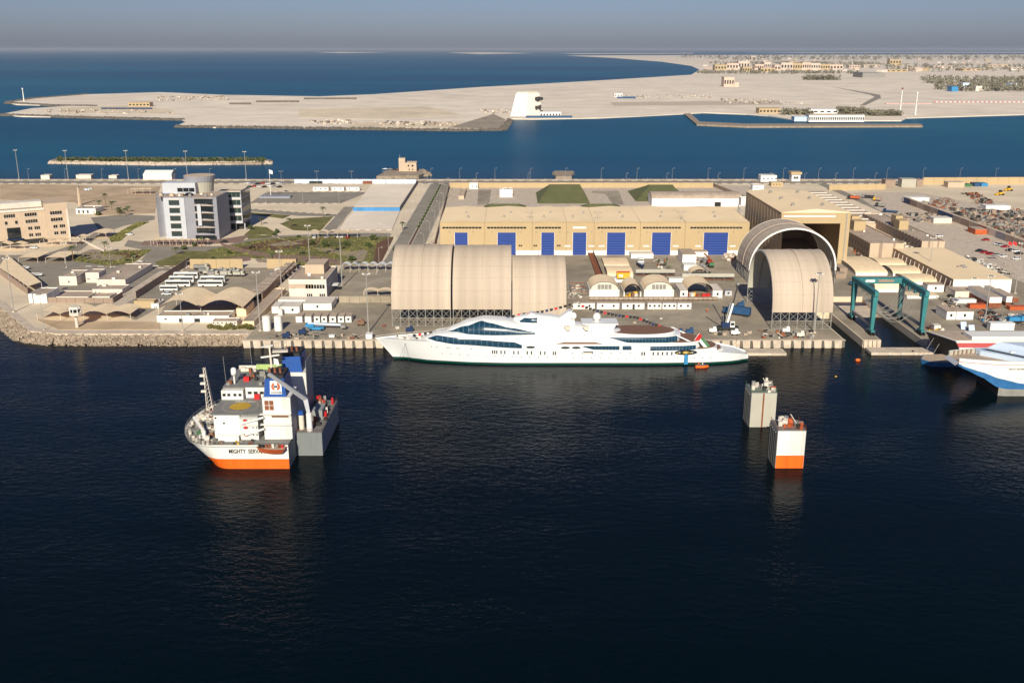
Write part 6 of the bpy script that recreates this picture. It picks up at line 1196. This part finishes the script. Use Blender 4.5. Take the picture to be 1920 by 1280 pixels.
quonset('tan curved front shed behind the travel lift cross beam', 1640, 1690, 548, 524, 12, ribs=2); quonset('low tan shed below the front cabin', 1700, 1760, 560, 551, 8, ribs=2)
# ---- patrol boat on the hard, trailers, racks, propeller halves
X, Y = G(1203, 503); r = thing('patrol_boat', 'grey patrol boat on the hard in the middle yard', 'boat', (X, Y, LZ)); o = [(X-2,Y+9),(X+2,Y+9),(X+2.1,Y+2),(X+1.2,Y-1.5),(X,Y-4),(X-1.2,Y-1.5),(X-2.1,Y+2)]
MB().hexa([((a-X)*.55+X, (b-Y)*.9+Y, LZ+.7) for a, b in o], [(a, b, LZ+2.6) for a, b in o]).build('hull', 'navy', r); MB().prism([((a-X)*.9+X, (b-Y)*.9+Y+.2) for a, b in o], LZ+2.61, LZ+2.75).build('deck', 'bluegrey_lt', r); MB().box(X-1.4, X+1.4, Y+2.5, Y+6, LZ+2.76, LZ+4.6).build('cabin', 'white', r); MB().box(X-1.3, X+1.3, Y+2.42, Y+2.5, LZ+3.5, LZ+4.2).build('windscreen', 'black', r); MB().box(X-.6, X+.6, Y-1, Y+7, LZ, LZ+.7).build('cradle', 'steel', r)
for k, (x, y, lb) in enumerate(((36,506,'slim pale boat on a trailer in the left lot, upper one'),(60,519,'slim pale boat on a trailer in the left lot, lower one'))):
    X, Y = G(x, y); r = thing('stored_boat', lb, 'boat', (X, Y, LZ)); o = [(X-5,Y-1),(X+2,Y-1.1),(X+5.5,Y+.2),(X+2,Y+1.2),(X-5,Y+1)]; MB().hexa([((a-X)*.9+X, (b-Y)*.5+Y, LZ+.8) for a, b in o], [(a, b, LZ+2) for a, b in o]).build('hull', 'bluegrey_lt', r); MB().prism([((a-X)*.8+X, (b-Y)*.7+Y) for a, b in o], LZ+2.01, LZ+2.1).build('deck', 'offwhite', r); MB().box(X-4, X+3, Y-.5, Y+.5, LZ, LZ+.8).build('trailer', 'dark', r)
for x, y, L_, mt, lb in ((1228,518,20,'membrane','long rolled membrane on racks behind the vaulted workshops'),(1307+20,526,26,'membrane','long covered pipe rack right of the small open vault')):
    X, Y = G(x, y); r = thing('pipe_rack', lb, 'rack', (X, Y, LZ)); MB().cyl((X-L_/2,Y,LZ+2.6), (X+L_/2,Y,LZ+2.6), 1.1, n=10).build('roll', mt, r); MB().box(X-L_/2, X+L_/2, Y-1.6, Y-1.2, LZ+.8, LZ+1.1).build('shelf', 'rust', r)
    for k in range(6): xx = X-L_/2+k*L_/5; MB().box(xx-.1, xx+.1, Y-1.6, Y+1, LZ, LZ+1.5).build('upright', 'steel', r)
X, Y = G(1358, 484)
X, Y = G(1331, 500); r = thing('red_crane_truck', 'red crane truck parked before the last blue door', 'truck', (X, Y, LZ)); MB().obox(X, Y, LZ+.8, 2.6, 9, 1.2).build('chassis', 'dark', r); MB().obox(X, Y+.5, LZ+2, 2.4, 4, 1.4).build('superstructure', 'red', r); MB().bar((X+.5,Y-3,LZ+3.6), (X-1.6,Y+9,LZ+5.4), .6).build('boom', 'redor', r); MB().obox(X, Y-4, LZ+1.6, 2.4, 1.8, 1.6).build('cab', 'greenpaint', r)
for dy in (-3, 0, 3):
    for dx in (-1.2, 1.2): MB().cyl((X+dx-.2,Y+dy,LZ+.6), (X+dx+.2,Y+dy,LZ+.6), .6, n=8).build('wheel', 'tyre', r)
X, Y = G(1113, 497); r = thing('gangway_trailer', 'rust-red gangway ramp on a long trailer in the middle yard', 'trailer', (X, Y, LZ)); p = P([(1103,478),(1112,478),(1131,525),(1120,525)]); MB().hexa([(*q, LZ+1) for q in p], [(*q, LZ+1.3) for q in p]).build('ramp', 'rust', r); wall_line(MB(), [p[1], p[2]], LZ+1.3, LZ+2.6, .2).build('side_rail', 'dark', r); wall_line(MB(), [p[0], p[3]], LZ+1.3, LZ+1.9, .2).build('side_rail', 'redor', r)
for q in p: MB().obox(*q, LZ, .6, .6, 1).build('leg', 'dark', r)
X0, X1, Y0, Y1, a_, z_ = F(1071, 1102, 559, 536, 24); r = thing('storage_rack', 'low rack frame of tarpaulin bales beside the brown arch bay', 'rack', (X0, Y0, LZ))
for k in range(3): MB().box(X0, X1, Y0+k*9, Y0+k*9+.4, LZ+3, LZ+3.3).build('cross_beam', 'rust', r)
for xx in (X0, X1): MB().box(xx-.15, xx+.15, Y0, Y0+19, LZ+3.31, LZ+3.5).build('side_beam', 'steel', r); [MB().bar((xx, Y0+k*9+.2, LZ), (xx, Y0+k*9+.2, LZ+3), .18).build('post', 'steel', r) for k in range(3)]
for k in range(16): MB().obox(random.uniform(X0+1, X1-1), Y0+random.uniform(1, 22), LZ, random.uniform(.8, 2), random.uniform(.8, 2), random.uniform(.5, 2.2), random.random()).build('bale', random.choice(('membrane','offwhite','steel','membrane')), r)
# long pipeline with guard rail in front of the workshops
X0, Y0 = G(1104, 564); X1, _ = G(1345, 564); r = thing('pipeline', 'long grey pipe with guard rail behind the white cabin row', 'pipe', (X0, Y0, LZ)); MB().cyl((X0,Y0,LZ+1.2), (X1,Y0,LZ+1.2), .75, n=10).build('pipe', 'flatroof', r)
rl = MB(); [rl.bar((X0+(X1-X0)*k/26, Y0-1, LZ), (X0+(X1-X0)*k/26, Y0-1, LZ+2), .1) for k in range(27)]; rl.bar((X0,Y0-1,LZ+2), (X1,Y0-1,LZ+2), .1); rl.build('guard_rail', 'dark', r)
# people on the right quay
for k, (x, y) in enumerate(((1832,626),(1838,627),(1842,629),(1845,630),(1910-26,629),(1888,631))): X, Y = G(x, y); person('worker standing on the right quay behind the ferries', X, Y, LZ+.03, ('white','navy','orange','dark','offwhite','navy')[k], 'dark', 'workers on the right quay')
X, Y = G(1326, 585); person('worker in orange coverall on the open apron near the crane', X, Y, LZ+.03, 'orange', 'redor')
for x, y, lb in ((1805,616,'tilted blue ramp plate on the right quay, left one'),(1820,622,'tilted blue ramp plate on the right quay, right one')):
    X, Y = G(x, y); r = thing('ramp_plate', lb, 'ramp', (X, Y, LZ)); MB().hexa([(X-1.2,Y-1.4,LZ),(X+1.2,Y-1.4,LZ),(X+1.2,Y-1.2,LZ),(X-1.2,Y-1.2,LZ)], [(X-.6,Y+1.4,LZ+2.6),(X+1.8,Y+1.4,LZ+2.6),(X+1.8,Y+1.6,LZ+2.6),(X-.6,Y+1.6,LZ+2.6)]).build('plate', 'paleblue', r); MB().bar((X+.6,Y+1.5,LZ), (X+.6,Y+1.5,LZ+2.5), .15).build('prop', 'steel', r)
# small quay clutter that can be counted
for k, (x, y) in enumerate([(1342,627),(1350,628),(1358,628),(1365,629),(1432,634),(1450,630),(1462,629),(1484,628),(1520,634),(1405,625),(1398,628),(556,637),(592,634),(720,612),(745,616),(660,636),(1190,606),(1212,600),(1240,598),(1780,625),(1772,620),(1766,628)]):
    X, Y = G(x, y); r = thing('deck_crate', 'small crate or drum lying on the quay', 'crate', (X, Y, LZ), 'quay clutter'); s = random.uniform(.8, 1.7); MB().obox(X, Y, LZ+.03, s, s*.8, s*.7, random.random()).build('body', random.choice(('steel','offwhite','rust','dark','beige')), r); MB().obox(X, Y, LZ+.03+s*.71, s*.9, s*.7, .1, random.random()*.1).build('lid', 'steel', r)
# ---- scrap and boatyard heaps at right (beyond counting)
def heap(label, px_, n, s0, s1, mats, name='scrap_heap', LZ=LZ):
    poly = P(px_, LZ); mbs = {m: MB() for m in mats}; xs = [p[0] for p in poly]; ys = [p[1] for p in poly]
    def inside(x, y):
        c = False; j = len(poly)-1
        for i in range(len(poly)):
            if (poly[i][1] > y) != (poly[j][1] > y) and x < (poly[j][0]-poly[i][0])*(y-poly[i][1])/(poly[j][1]-poly[i][1])+poly[i][0]: c = not c
            j = i
        return c
    k = 0
    while k < n:
        x, y = random.uniform(min(xs), max(xs)), random.uniform(min(ys), max(ys))
        if not inside(x, y): continue
        k += 1; s = random.uniform(s0, s1); mb = mbs[random.choice(mats)]
        if random.random() < .4: mb.bar((x, y, LZ+random.random()*1.5), (x+random.uniform(-3, 3), y+random.uniform(-3, 3), LZ+random.random()*2), .12+s*.08)
        else: mb.obox(x, y, LZ, s*random.uniform(.6, 1.8), s*random.uniform(.5, 1.2), s*random.uniform(.3, 1), random.random()*3)
    r = thing(name, label, 'scrap'); r['kind'] = 'stuff'
    for m, mb in mbs.items():
        if mb.v: o = mb.build('scrap_pieces', m, r); o['kind'] = 'stuff'
sm = ['rust','steel','dark','brownwall','rock_dk','brownwall','dark','flatroof','chair','steel','rock_dk']
heap('scrapyard heap of rusty metal at right', [(1780,392),(1925,395),(1990,440),(1925,430),(1840,425),(1790,405)], 520, .8, 2.6, sm); heap('heap of cut steel left of the container wall', [(1680,405),(1700,400),(1760,402),(1790,412),(1740,418),(1690,414)], 200, .8, 2.2, ['steel','dark','brownwall','flatroof'])
heap('upright scrap and masts in the upper right yard', [(1725,376),(1775,372),(1800,384),(1790,395),(1740,388)], 150, .6, 2, ['dark','steel','brownwall','rust']); heap('scrap band along the sand at upper right', [(1800,362),(1840,366),(1845,372),(1870,385),(1830,384),(1825,374)], 120, .8, 2.2, ['dark','rust','steel']); heap('lower scrap heap right of the container wall', [(1850,425),(1930,430),(1960,460),(1930,452),(1880,436)], 200, .8, 2.6, sm)
heap('clutter along the foot of the brown accommodation block', [(1580,445),(1592,447),(1625,478),(1628,490),(1608,480),(1583,462)], 130, .7, 1.8, ['rust','steel','offwhite','redor','dark'], 'yard_clutter'); heap('clutter in the middle yard before the blue doors', [(1232,490),(1250,486),(1252,508),(1236,512)], 60, .7, 1.8, ['rust','steel','greenpaint','dark','offwhite'], 'yard_clutter'); heap('stores between the plant house and red crane truck', [(1304,486),(1322,484),(1330,516),(1316,518)], 90, .7, 1.8, ['steel','dark','bluegrey','flatroof'], 'yard_clutter'); heap('pallets beside the large arch shelter', [(1360,478),(1378,478),(1380,490),(1362,490)], 45, .8, 2, ['beige','rust','offwhite','teak'], 'yard_clutter'); heap('clutter at the rear quay of the right parking', [(1800,478),(1850,492),(1905,515),(1890,522),(1840,500)], 120, .6, 1.6, ['offwhite','steel','white','dark'], 'yard_clutter'); heap('clutter between right containers', [(1835,585),(1860,582),(1880,600),(1850,604)], 70, .7, 2, ['steel','dark','rust','flatroof'], 'yard_clutter'); heap('yard clutter around the left end of the hall', [(800,462),(818,452),(820,478),(803,485)], 80, .7, 2, ['rust','offwhite','steel','beige'], 'yard_clutter')
for x0, x1, yb, yt, mt, lb in ((1659,1678,352.5,337.5,'brownwall','tall brown corrugated shed at the upper right coast'),(1690,1717,351.5,336,'membrane','tall khaki shed with dark side at the upper right coast'),(1718,1730,351,337,'brownwall','brown shed right of the khaki one'),(1777,1808,352,342,'beige','long beige shed on the upper right sand'),(1808,1822,350.5,346,'greenpaint','green container on the upper right sand'),(1827,1838,350,344,'truck_blue','left blue tank box on the sand'),(1840,1852,350,344,'ltblue','right blue tank box on the sand'),(1700,1742,378,371,'white','long white trailer boat in the right yard'),(1848,1894,394,386,'white','white upturned boat hull by the scrapyard'),(1750,1784,419,409,'offwhite','pale grey tank trailer near the cut steel')):
    crate('yard_shed', lb, 'shed', x0, x1, yb, yt, 9, mt, 0)
for x, y, lb in ((1892,358,'yellow wheel loader on the upper right sand'),(1876,366,'second yellow loader on the sand')):
    X, Y = G(x, y); r = thing('wheel_loader', lb, 'loader', (X, Y, LZ)); MB().obox(X, Y, LZ+1, 5, 2.4, 1.4, .4).build('body', 'yellow', r); MB().obox(X-.5, Y, LZ+2.41, 1.8, 1.8, 1.6, .4).build('cab', 'dark', r); MB().obox(X-4, Y-1.6, LZ+.4, 1.4, 2.6, 1.2, .4).build('bucket', 'yellow', r)
    for dx in (-1.6, 1.6):
        for dy in (-1.2, 1.2): MB().cyl((X+dx,Y+dy-.3,LZ+.8), (X+dx,Y+dy+.3,LZ+.8), .8, n=10).build('wheel', 'tyre', r)
# red flags at the right parking
for x, lb in ((1884,'red and white flag on a pole, left of the pair'),(1893,'red and white flag on a pole, right of the pair')):
    X, Y = G(x, 500); r = thing('flag', lb, 'flag', (X, Y, LZ)); h = HZ(452, Y); MB().bar((X,Y,LZ), (X,Y,h), .2).build('pole', 'pole', r); MB().hexa([(X,Y-.05,h-1.8),(X+1.9,Y-.5,h-2.4),(X+1.9,Y-.4,h-2.4),(X,Y+.05,h-1.8)], [(X,Y-.05,h),(X+1.9,Y-.5,h-.8),(X+1.9,Y-.4,h-.8),(X,Y+.05,h)]).build('cloth', 'red', r)
# radio mast on the dirt, tall flagpole in the parking lot
X, Y = G(150, 385); r = thing('radio_mast', 'slim tan mast standing on the dirt behind the tan office', 'mast', (X, Y, LZ)); MB().cyl((X,Y,LZ), (X,Y,HZ(352, Y)), 1.3, .7, 6).build('shaft', 'beige', r); MB().obox(X, Y, HZ(352, Y), 1.4, 1.4, 1).build('head', 'steel', r)
X, Y = G(508, 370); r = thing('flagpole', 'tall flagpole on a square plinth in the parking lot', 'flagpole', (X, Y, LZ)); h = HZ(318, Y); MB().cyl((X,Y,LZ+1.5), (X,Y,h), .25, .12, 6).build('pole', 'white', r); MB().obox(X+4, Y, LZ+.02, 24, 10, 1.2).build('plinth', 'bluegrey', r); MB().hexa([(X,Y,h-3),(X+2.6,Y,h-3.6),(X+2.6,Y+.1,h-3.6),(X,Y+.1,h-3)], [(X,Y,h),(X+2.6,Y,h-1),(X+2.6,Y+.1,h-1),(X,Y+.1,h)]).build('cloth', 'white', r)
for k in range(7): X, Y = G(160+k*1.7+random.uniform(-1,1), 356+random.uniform(-1,1)); tag(MB().obox(X, Y, LZ, 1.6, 1.2, 1.2, random.random()).build('pale_crate', random.choice(('white','paleblue'))), 'pale crate of the small cluster on the dirt behind the office', 'crate', 'crates on the dirt')
# ---- palms and shrubs
def palm(px_, yb, h, label, group):
    X, Y = G(px_, yb); r = thing('palm_tree', label, 'palm', (X, Y, LZ), group); MB().tube([(X, Y, LZ), (X+.15, Y, LZ+h*.5), (X+.1, Y, LZ+h)], .24, 6).build('trunk', 'trunk', r); mb = MB()
    for k in range(20):
        a = k*2.4; up = random.uniform(-.1, .9); L_ = random.uniform(2.2, 3.1); pr = None
        for j in range(5):
            t = j/4; c = Vector((X+.1+math.cos(a)*L_*t, Y+math.sin(a)*L_*t, LZ+h+up*L_*t*.9-L_*.75*t*t)); s = Vector((-math.sin(a), math.cos(a), 0))*(.42*(1-t*.75)); d_ = Vector((0, 0, -.22*(1-t)))
            if pr: mb.quad(pr[0]-pr[1]+pr[2], c-s+d_, c, pr[0]); mb.quad(pr[0], c, c+s+d_, pr[0]+pr[1]+pr[2])
            pr = (c, s, d_)
    mb.build('crown', 'palm', r)
for i, (x, y, h) in enumerate([(606,408,7),(543,427,6),(624,474,6),(511,493,5),(198,477,7),(137,490,8),(378,464,6),(330,478,4),(490,422,5),(640,468,4),(187,392,6),(210,394,6),(235,405,5),(223,404,5),(755,432,5),(198,384,8),(240,398,4),(560,480,5),(465,468,4)]): palm(x, y, h, 'date palm in the gardens around the office buildings', 'garden palms')
def bush(px_, yb, s, label, group, mat='hedge'):
    X, Y = G(px_, yb); r = thing('bush', label, 'bush', (X, Y, LZ), group); mb = MB()
    for k in range(70):
        u = Vector((random.gauss(0,1), random.gauss(0,1), random.gauss(0,1))).normalized()*random.random()**.4; c = Vector((X, Y, LZ+s*.75))+Vector((u.x*s, u.y*s, u.z*s*.75)); a = Vector((random.uniform(-1,1), random.uniform(-1,1), random.uniform(-1,1))).normalized()*s*.3; b = a.orthogonal().normalized()*s*.22; mb.quad(c-a, c-b, c+a, c+b)
    mb.build('foliage', mat, r); MB().bar((X,Y,LZ), (X,Y,LZ+s*.6), .12).build('stem', 'trunk', r)
for k in range(16): bush(396+k*5.2+random.uniform(-1.5,1.5), 617+random.uniform(-1.5,1.5), random.uniform(.8,1.6), 'small green tree in the row by the promenade', 'promenade shrubs', 'grass')
for i, (x, y) in enumerate([(515,442),(520,437),(470,430),(185,404),(225,400),(660,489),(700,450),(560,446),(610,463),(650,461),(585,459),(690,463),(250,483),(400,487),(430,476),(740,470),(365,462),(345,468)]): bush(x, y, random.uniform(1.2, 2.4), 'rounded shrub in the gardens around the office buildings', 'garden shrubs')
def groundcover(label, px_, n, name='ground_cover'):
    poly = P(px_); mb = MB(); xs = [p[0] for p in poly]; ys = [p[1] for p in poly]; k = 0
    def ins(x, y):
        c = False; j = len(poly)-1
        for i in range(len(poly)):
            if (poly[i][1] > y) != (poly[j][1] > y) and x < (poly[j][0]-poly[i][0])*(y-poly[i][1])/(poly[j][1]-poly[i][1])+poly[i][0]: c = not c
            j = i
        return c
    while k < n:
        x, y = random.uniform(min(xs), max(xs)), random.uniform(min(ys), max(ys))
        if ins(x, y):
            k += 1; a = random.random()*6.3; h = random.uniform(.3, .9); s = random.uniform(.3, .9); mb.quad((x-math.cos(a)*s, y-math.sin(a)*s, LZ+.1), (x+math.cos(a)*s, y+math.sin(a)*s, LZ+.1), (x+.2, y+.3, LZ+h))
    tag(mb.build(name, 'grass'), label, 'ground cover', kind='stuff')
groundcover('green ground cover of the large garden lawn', [(385,470),(470,452),(540,444),(720,444),(690,494),(560,497),(540,490),(420,480)], 1300); groundcover('ground cover of the left garden loop', [(128,478),(215,470),(285,468),(245,496),(200,498),(140,490)], 500); groundcover('hedge band of the curved drive', [(205,446),(255,418),(280,416),(250,430),(225,452),(208,454)], 900)
for lb, px_, n_ in (('dark rubble rows on the island front, left', [(580,227),(640,225),(680,231),(600,235)], 160), ('dark rubble rows on the island front, middle', [(700,229),(840,229),(860,236),(720,237)], 220), ('boulder rows on the upper left of the island', [(290,182),(420,181),(430,188),(300,190)], 260), ('building material strip in the middle of the island', [(1170,179),(1340,178),(1345,184),(1180,185)], 140), ('building site clutter left of the marina', [(1340,186),(1430,186),(1520,196),(1360,195)], 200), ('rubble right of the island point', [(900,206),(955,205),(957,212),(910,214)], 70), ('scattered stones on the left sand spit', [(80,207),(240,204),(330,214),(100,214)], 120)):
    heap(lb, px_, n_, 1.2, 3.4, ['rock','rock_dk','concrete_lt','offwhite'], 'rubble', 1.5)
for lb, px_, n_, mm in (('stores and machinery on the right quay behind the ferries', [(1830,596),(1925,590),(1925,612),(1850,612)], 90, ['steel','dark','flatroof','ltblue','offwhite','rust']), ('clutter between white cabins and warehouse', [(1765,556),(1790,556),(1800,580),(1770,582)], 50, ['steel','dark','offwhite','flatroof']), ('pallets and drums behind the row of white cabins', [(1060,548),(1076,546),(1078,562),(1062,562)], 40, ['steel','offwhite','membrane','rust']), ('parts laid out before the corner arch shelter', [(1430,622),(1520,622),(1525,634),(1430,634)], 45, ['steel','offwhite','rust','dark']), ('gear laid out on the pier under the travel lift', [(1738,612),(1765,612),(1770,632),(1745,634)], 50, ['steel','dark','yellow','offwhite','rust']), ('gear and hoses on the left quay', [(500,626),(680,626),(680,636),(500,636)], 35, ['steel','dark','flatroof']), ('rear stores between the accommodation blocks', [(1694,452),(1724,452),(1760,482),(1700,484)], 60, ['steel','offwhite','dark','flatroof'])):
    heap(lb, px_, n_, .5, 1.5, mm, 'yard_clutter')
# ---- far island: signature buildings
def fbox(name, label, x0, x1, yb, yt, depth, mat, cat='building', wins=0, roof=None, group=None):
    X0, X1, Y0, Y1, a, z = F(x0, x1, yb, yt, depth, 1.5); r = thing(name, label, cat, ((X0+X1)/2, Y0, 1.5), group); MB().box(X0, X1, Y0, Y1, 1.5, z).build('wall', mat, r); MB().box(X0-.3, X1+.3, Y0-.3, Y1+.3, z+.02, z+.8).build('roof', roof or mat, r)
    for k in range(wins): u = X0+(X1-X0)*(k+.5)/wins; MB().box(u-(X1-X0)/wins*.28, u+(X1-X0)/wins*.28, Y0-.2, Y0, 1.5+(z-1.5)*.3, 1.5+(z-1.5)*.7).build('window', 'dark', r)
    return r
X0, X1, Y0, Y1, a_, z_ = F(957, 1018, 218, 175, 45, 1.5); r = thing('sail_building', 'white sloped pavilion with round openings on the sand island', 'building', ((X0+X1)/2, Y0, 1.5)); xm = XP(987, 218, Y0); t0, t1, tm = XP(968, 175, Y0+20), XP(1011, 175, Y0+20), XP(990, 175, Y0+20)
MB().hexa([(X0,Y0,1.5),(xm,Y0-4,1.5),(xm,Y1,1.5),(X0,Y1,1.5)], [(t0,Y0+18,z_),(tm,Y0+16,z_),(tm,Y1-8,z_),(t0,Y1-8,z_)]).build('left_face', 'white', r); MB().hexa([(xm+.3,Y0-4,1.5),(X1,Y0+6,1.5),(X1,Y1,1.5),(xm+.3,Y1,1.5)], [(tm+.3,Y0+16,z_),(t1,Y0+20,z_),(t1,Y1-8,z_),(tm+.3,Y1-8,z_)]).build('right_face', 'offwhite', r)
MB().box(t0+3, t1-3, Y0+21, Y1-10, z_+.1, z_+3).build('roof_rail', 'membrane', r)
for k in range(12):
    u, v = .55+random.random()*.4, .08+random.random()*.75; x = xm+(X1-xm)*u; y = Y0+1+v*16*.9-2.5; MB().cyl((x, y-3, 1.5+(z_-1.5)*v), (x, y+4, 1.5+(z_-1.5)*v), 1+random.random()*2.2, n=8).build('opening', 'dark', r)
fbox('terrace_building', 'low white building with blue base beside the sloped pavilion', 1012, 1052, 219, 211, 25, 'white', wins=7); fbox('quay_fence', 'blue hoarding along the water by the sloped pavilion', 986, 1073, 221, 218, 2, 'truck_blue', 'hoarding'); fbox('site_office', 'cream site office on the left sand spit', 241, 281, 200, 193, 20, 'cream', wins=6); fbox('site_fence', 'dark blue hoarding below the cream site office', 190, 285, 205, 203, 2, 'navy', 'hoarding')
fbox('site_office', 'small white office with blue fence on the island', 1152, 1167, 182, 176, 20, 'white', wins=3); fbox('site_fence', 'blue fence right of the small island office', 1157, 1192, 185, 182, 2, 'truck_blue', 'hoarding'); r = fbox('tower_block', 'lone tan block standing on the open sand', 1357, 1376, 163, 145, 40, 'town_pink', wins=4); fbox('annex', 'low annex right of the lone tan block', 1376.5, 1385, 163, 155, 30, 'town_pink')
fbox('marina_hall', 'long white marina building with two rows of windows', 1516, 1620, 229, 216, 20, 'white', wins=26, roof='flatroof'); fbox('marina_hall', 'low cream building left of the marina hall', 1423, 1463, 213, 204, 25, 'cream', wins=6); fbox('marina_hall', 'white pavilion behind the marina hall', 1511, 1572, 213, 206, 25, 'white', wins=5); fbox('marina_deck', 'white low quay deck left of the marina hall', 1489, 1518, 228, 220, 18, 'paleblue', wins=0)
for x0, x1, y, lb in ((430,470,196.0,'lower left'),(480,560,192,'left'),(570,668,186.5,'right')): fbox('site_fence', 'dark sectioned fence across the sand, '+lb+' run', x0, x1, y, y-2.4, 4, 'rock_dk', 'fence')
for x, yt, lb in ((1687,168,'tall mast with a cap on the island at right'),(1716,176,'second tall mast on the island at right'),(45,168,'beacon mast on the left tip of the island')):
    X, Y = G(x, 216 if x > 100 else 190, 1.5); r = thing('mast', lb, 'mast', (X, Y, 1.5)); MB().cyl((X,Y,1.5), (X,Y,HZ(yt, Y)), 1.3, .7, 6).build('pole', 'white', r); MB().cyl((X,Y,HZ(yt, Y)), (X,Y,HZ(yt, Y)+3), 1.6, n=6).build('cap', 'rust' if x == 1687 else 'white', r)
def fscrub(label, x0, x1, y, n, h0, h1, wid, mat='treefar'): scrub('tree_belt', label, (x0, y), (x1, y), 0, n, h0, h1, wid, mat, 1.5)
fscrub('dark trees beside the marina buildings', 1570, 1622, 213, 90, 8, 12, 15); fscrub('dark trees right of the marina hall', 1625, 1685, 217, 110, 6, 10, 12); fscrub('palms left of the marina hall', 1465, 1520, 215, 60, 6, 11, 15); fscrub('tree belt on the far sand', 1510, 1570, 150, 90, 12, 18, 40); fscrub('tree belt before the far town', 1310, 1600, 137.5, 260, 8, 16, 160)
for k in range(4): fscrub(('first','second','third','fourth')[k]+' band of greenery in the far park at upper right', 1725+k*14, 1960, 150+k*6.5, 120, 9, 18, 50+k*10)
fscrub('far greenery across the peninsula, left', 1330, 1650, 120, 300, 10, 20, 600); fscrub('far greenery across the peninsula, right', 1600, 2100, 128, 420, 10, 20, 1100); fscrub('most distant greenery', 1300, 2200, 110, 600, 16, 40, 2500)
# far town
tw_ = [(1340,1362,132,122),(1362,1384,131,119),(1384,1405,130,115),(1392,1410,135,126),(1415,1432,131,121),(1432,1445,130,117),(1426,1452,136,128),(1452,1463,133,122),(1464,1486,131.5,118),(1486,1504,131.5,119),(1504,1520,131.5,117.5),(1520,1538,131,119),(1538,1556,131,121),(1556,1580,131,121.5),(1408,1416,112,105.5),(1480,1495,121,116),(1592,1612,128,123),(1620,1650,126,122),(1668,1690,121,112),(1700,1730,132,128),(1750,1785,128,124),(1800,1840,133,129),(1850,1890,126,122),(1890,1920,131,127),(1660,1700,135,131)]
for k, (x0, x1, yb, yt) in enumerate(tw_): fbox('town_building', 'tan apartment block of the distant resort town', x0, x1, yb, yt, 60, ('cream','town_pink','town')[k % 3], wins=4 if x1-x0 > 12 else 2, group='distant resort town')
for k in range(70):
    x = random.uniform(1320, 1900); y = random.uniform(111, 136); X, Y = G(x, y, 1.5); s = random.uniform(14, 34); r = MB().obox(X, Y, 1.5, s*1.6, s, random.uniform(6, 14), random.random()).build('town_house', random.choice(('town','town_pink','cream','offwhite'))); tag(r, 'low house of the distant peninsula', 'house', 'distant low houses')
fbox('dark_hall', 'dark low hall far away behind the sand', 1617, 1660, 146, 137, 120, 'steel'); 
for x0, x1, y, lb in ((1750,1920,192,'right'),(1660,1745,195,'left')):
    a, b = G(x0, y, 1.5), G(x1, y, 1.5); r = thing('barrier_line', 'red and white barrier line across the sand, '+lb+' run', 'barrier', (*a, 1.5)); n = 40
    for k in range(n): t = (k+.5)/n; MB().obox(a[0]+(b[0]-a[0])*t, a[1]+(b[1]-a[1])*t, 1.5, abs(b[0]-a[0])/n*.9, 3, 1.4).build('barrier', 'white' if k % 2 else 'stripe_red', r)
X, Y = G(1785, 158, 1.5)
for k, (x, y, mt, lb) in enumerate(((1811,157,'paleblue','pale blue slide tower in the far water park'),(1835,163,'offwhite','white tower in the far water park'),(1900,158,'paleblue','blue-white hall at the far right edge'),(1790,164,'ltblue','blue slide block in the far water park'))): fbox('park_tower', lb, x-6, x+6, y+8, y-1, 30, mt)
# ---- air: thin warm haze over sea and land
def haze():
    m = bpy.data.materials.new('haze_air'); m.use_nodes = True; t = m.node_tree; t.nodes.remove(t.nodes['Principled BSDF'])
    v = t.nodes.new('ShaderNodeVolumePrincipled'); v.inputs['Color'].default_value = (.62, .66, .74, 1); v.inputs['Density'].default_value = HAZE; v.inputs['Anisotropy'].default_value = .1
    t.links.new(v.outputs[0], t.nodes['Material Output'].inputs['Volume']); MATS['haze'] = m
    o = MB().box(-141000, 141000, -2500, 151000, -13.5, 160).build('haze', 'haze'); o['kind'] = 'stuff'; o['label'] = 'thin haze in the air over sea and land'
HAZE = 2.6e-5
if HAZE: haze()
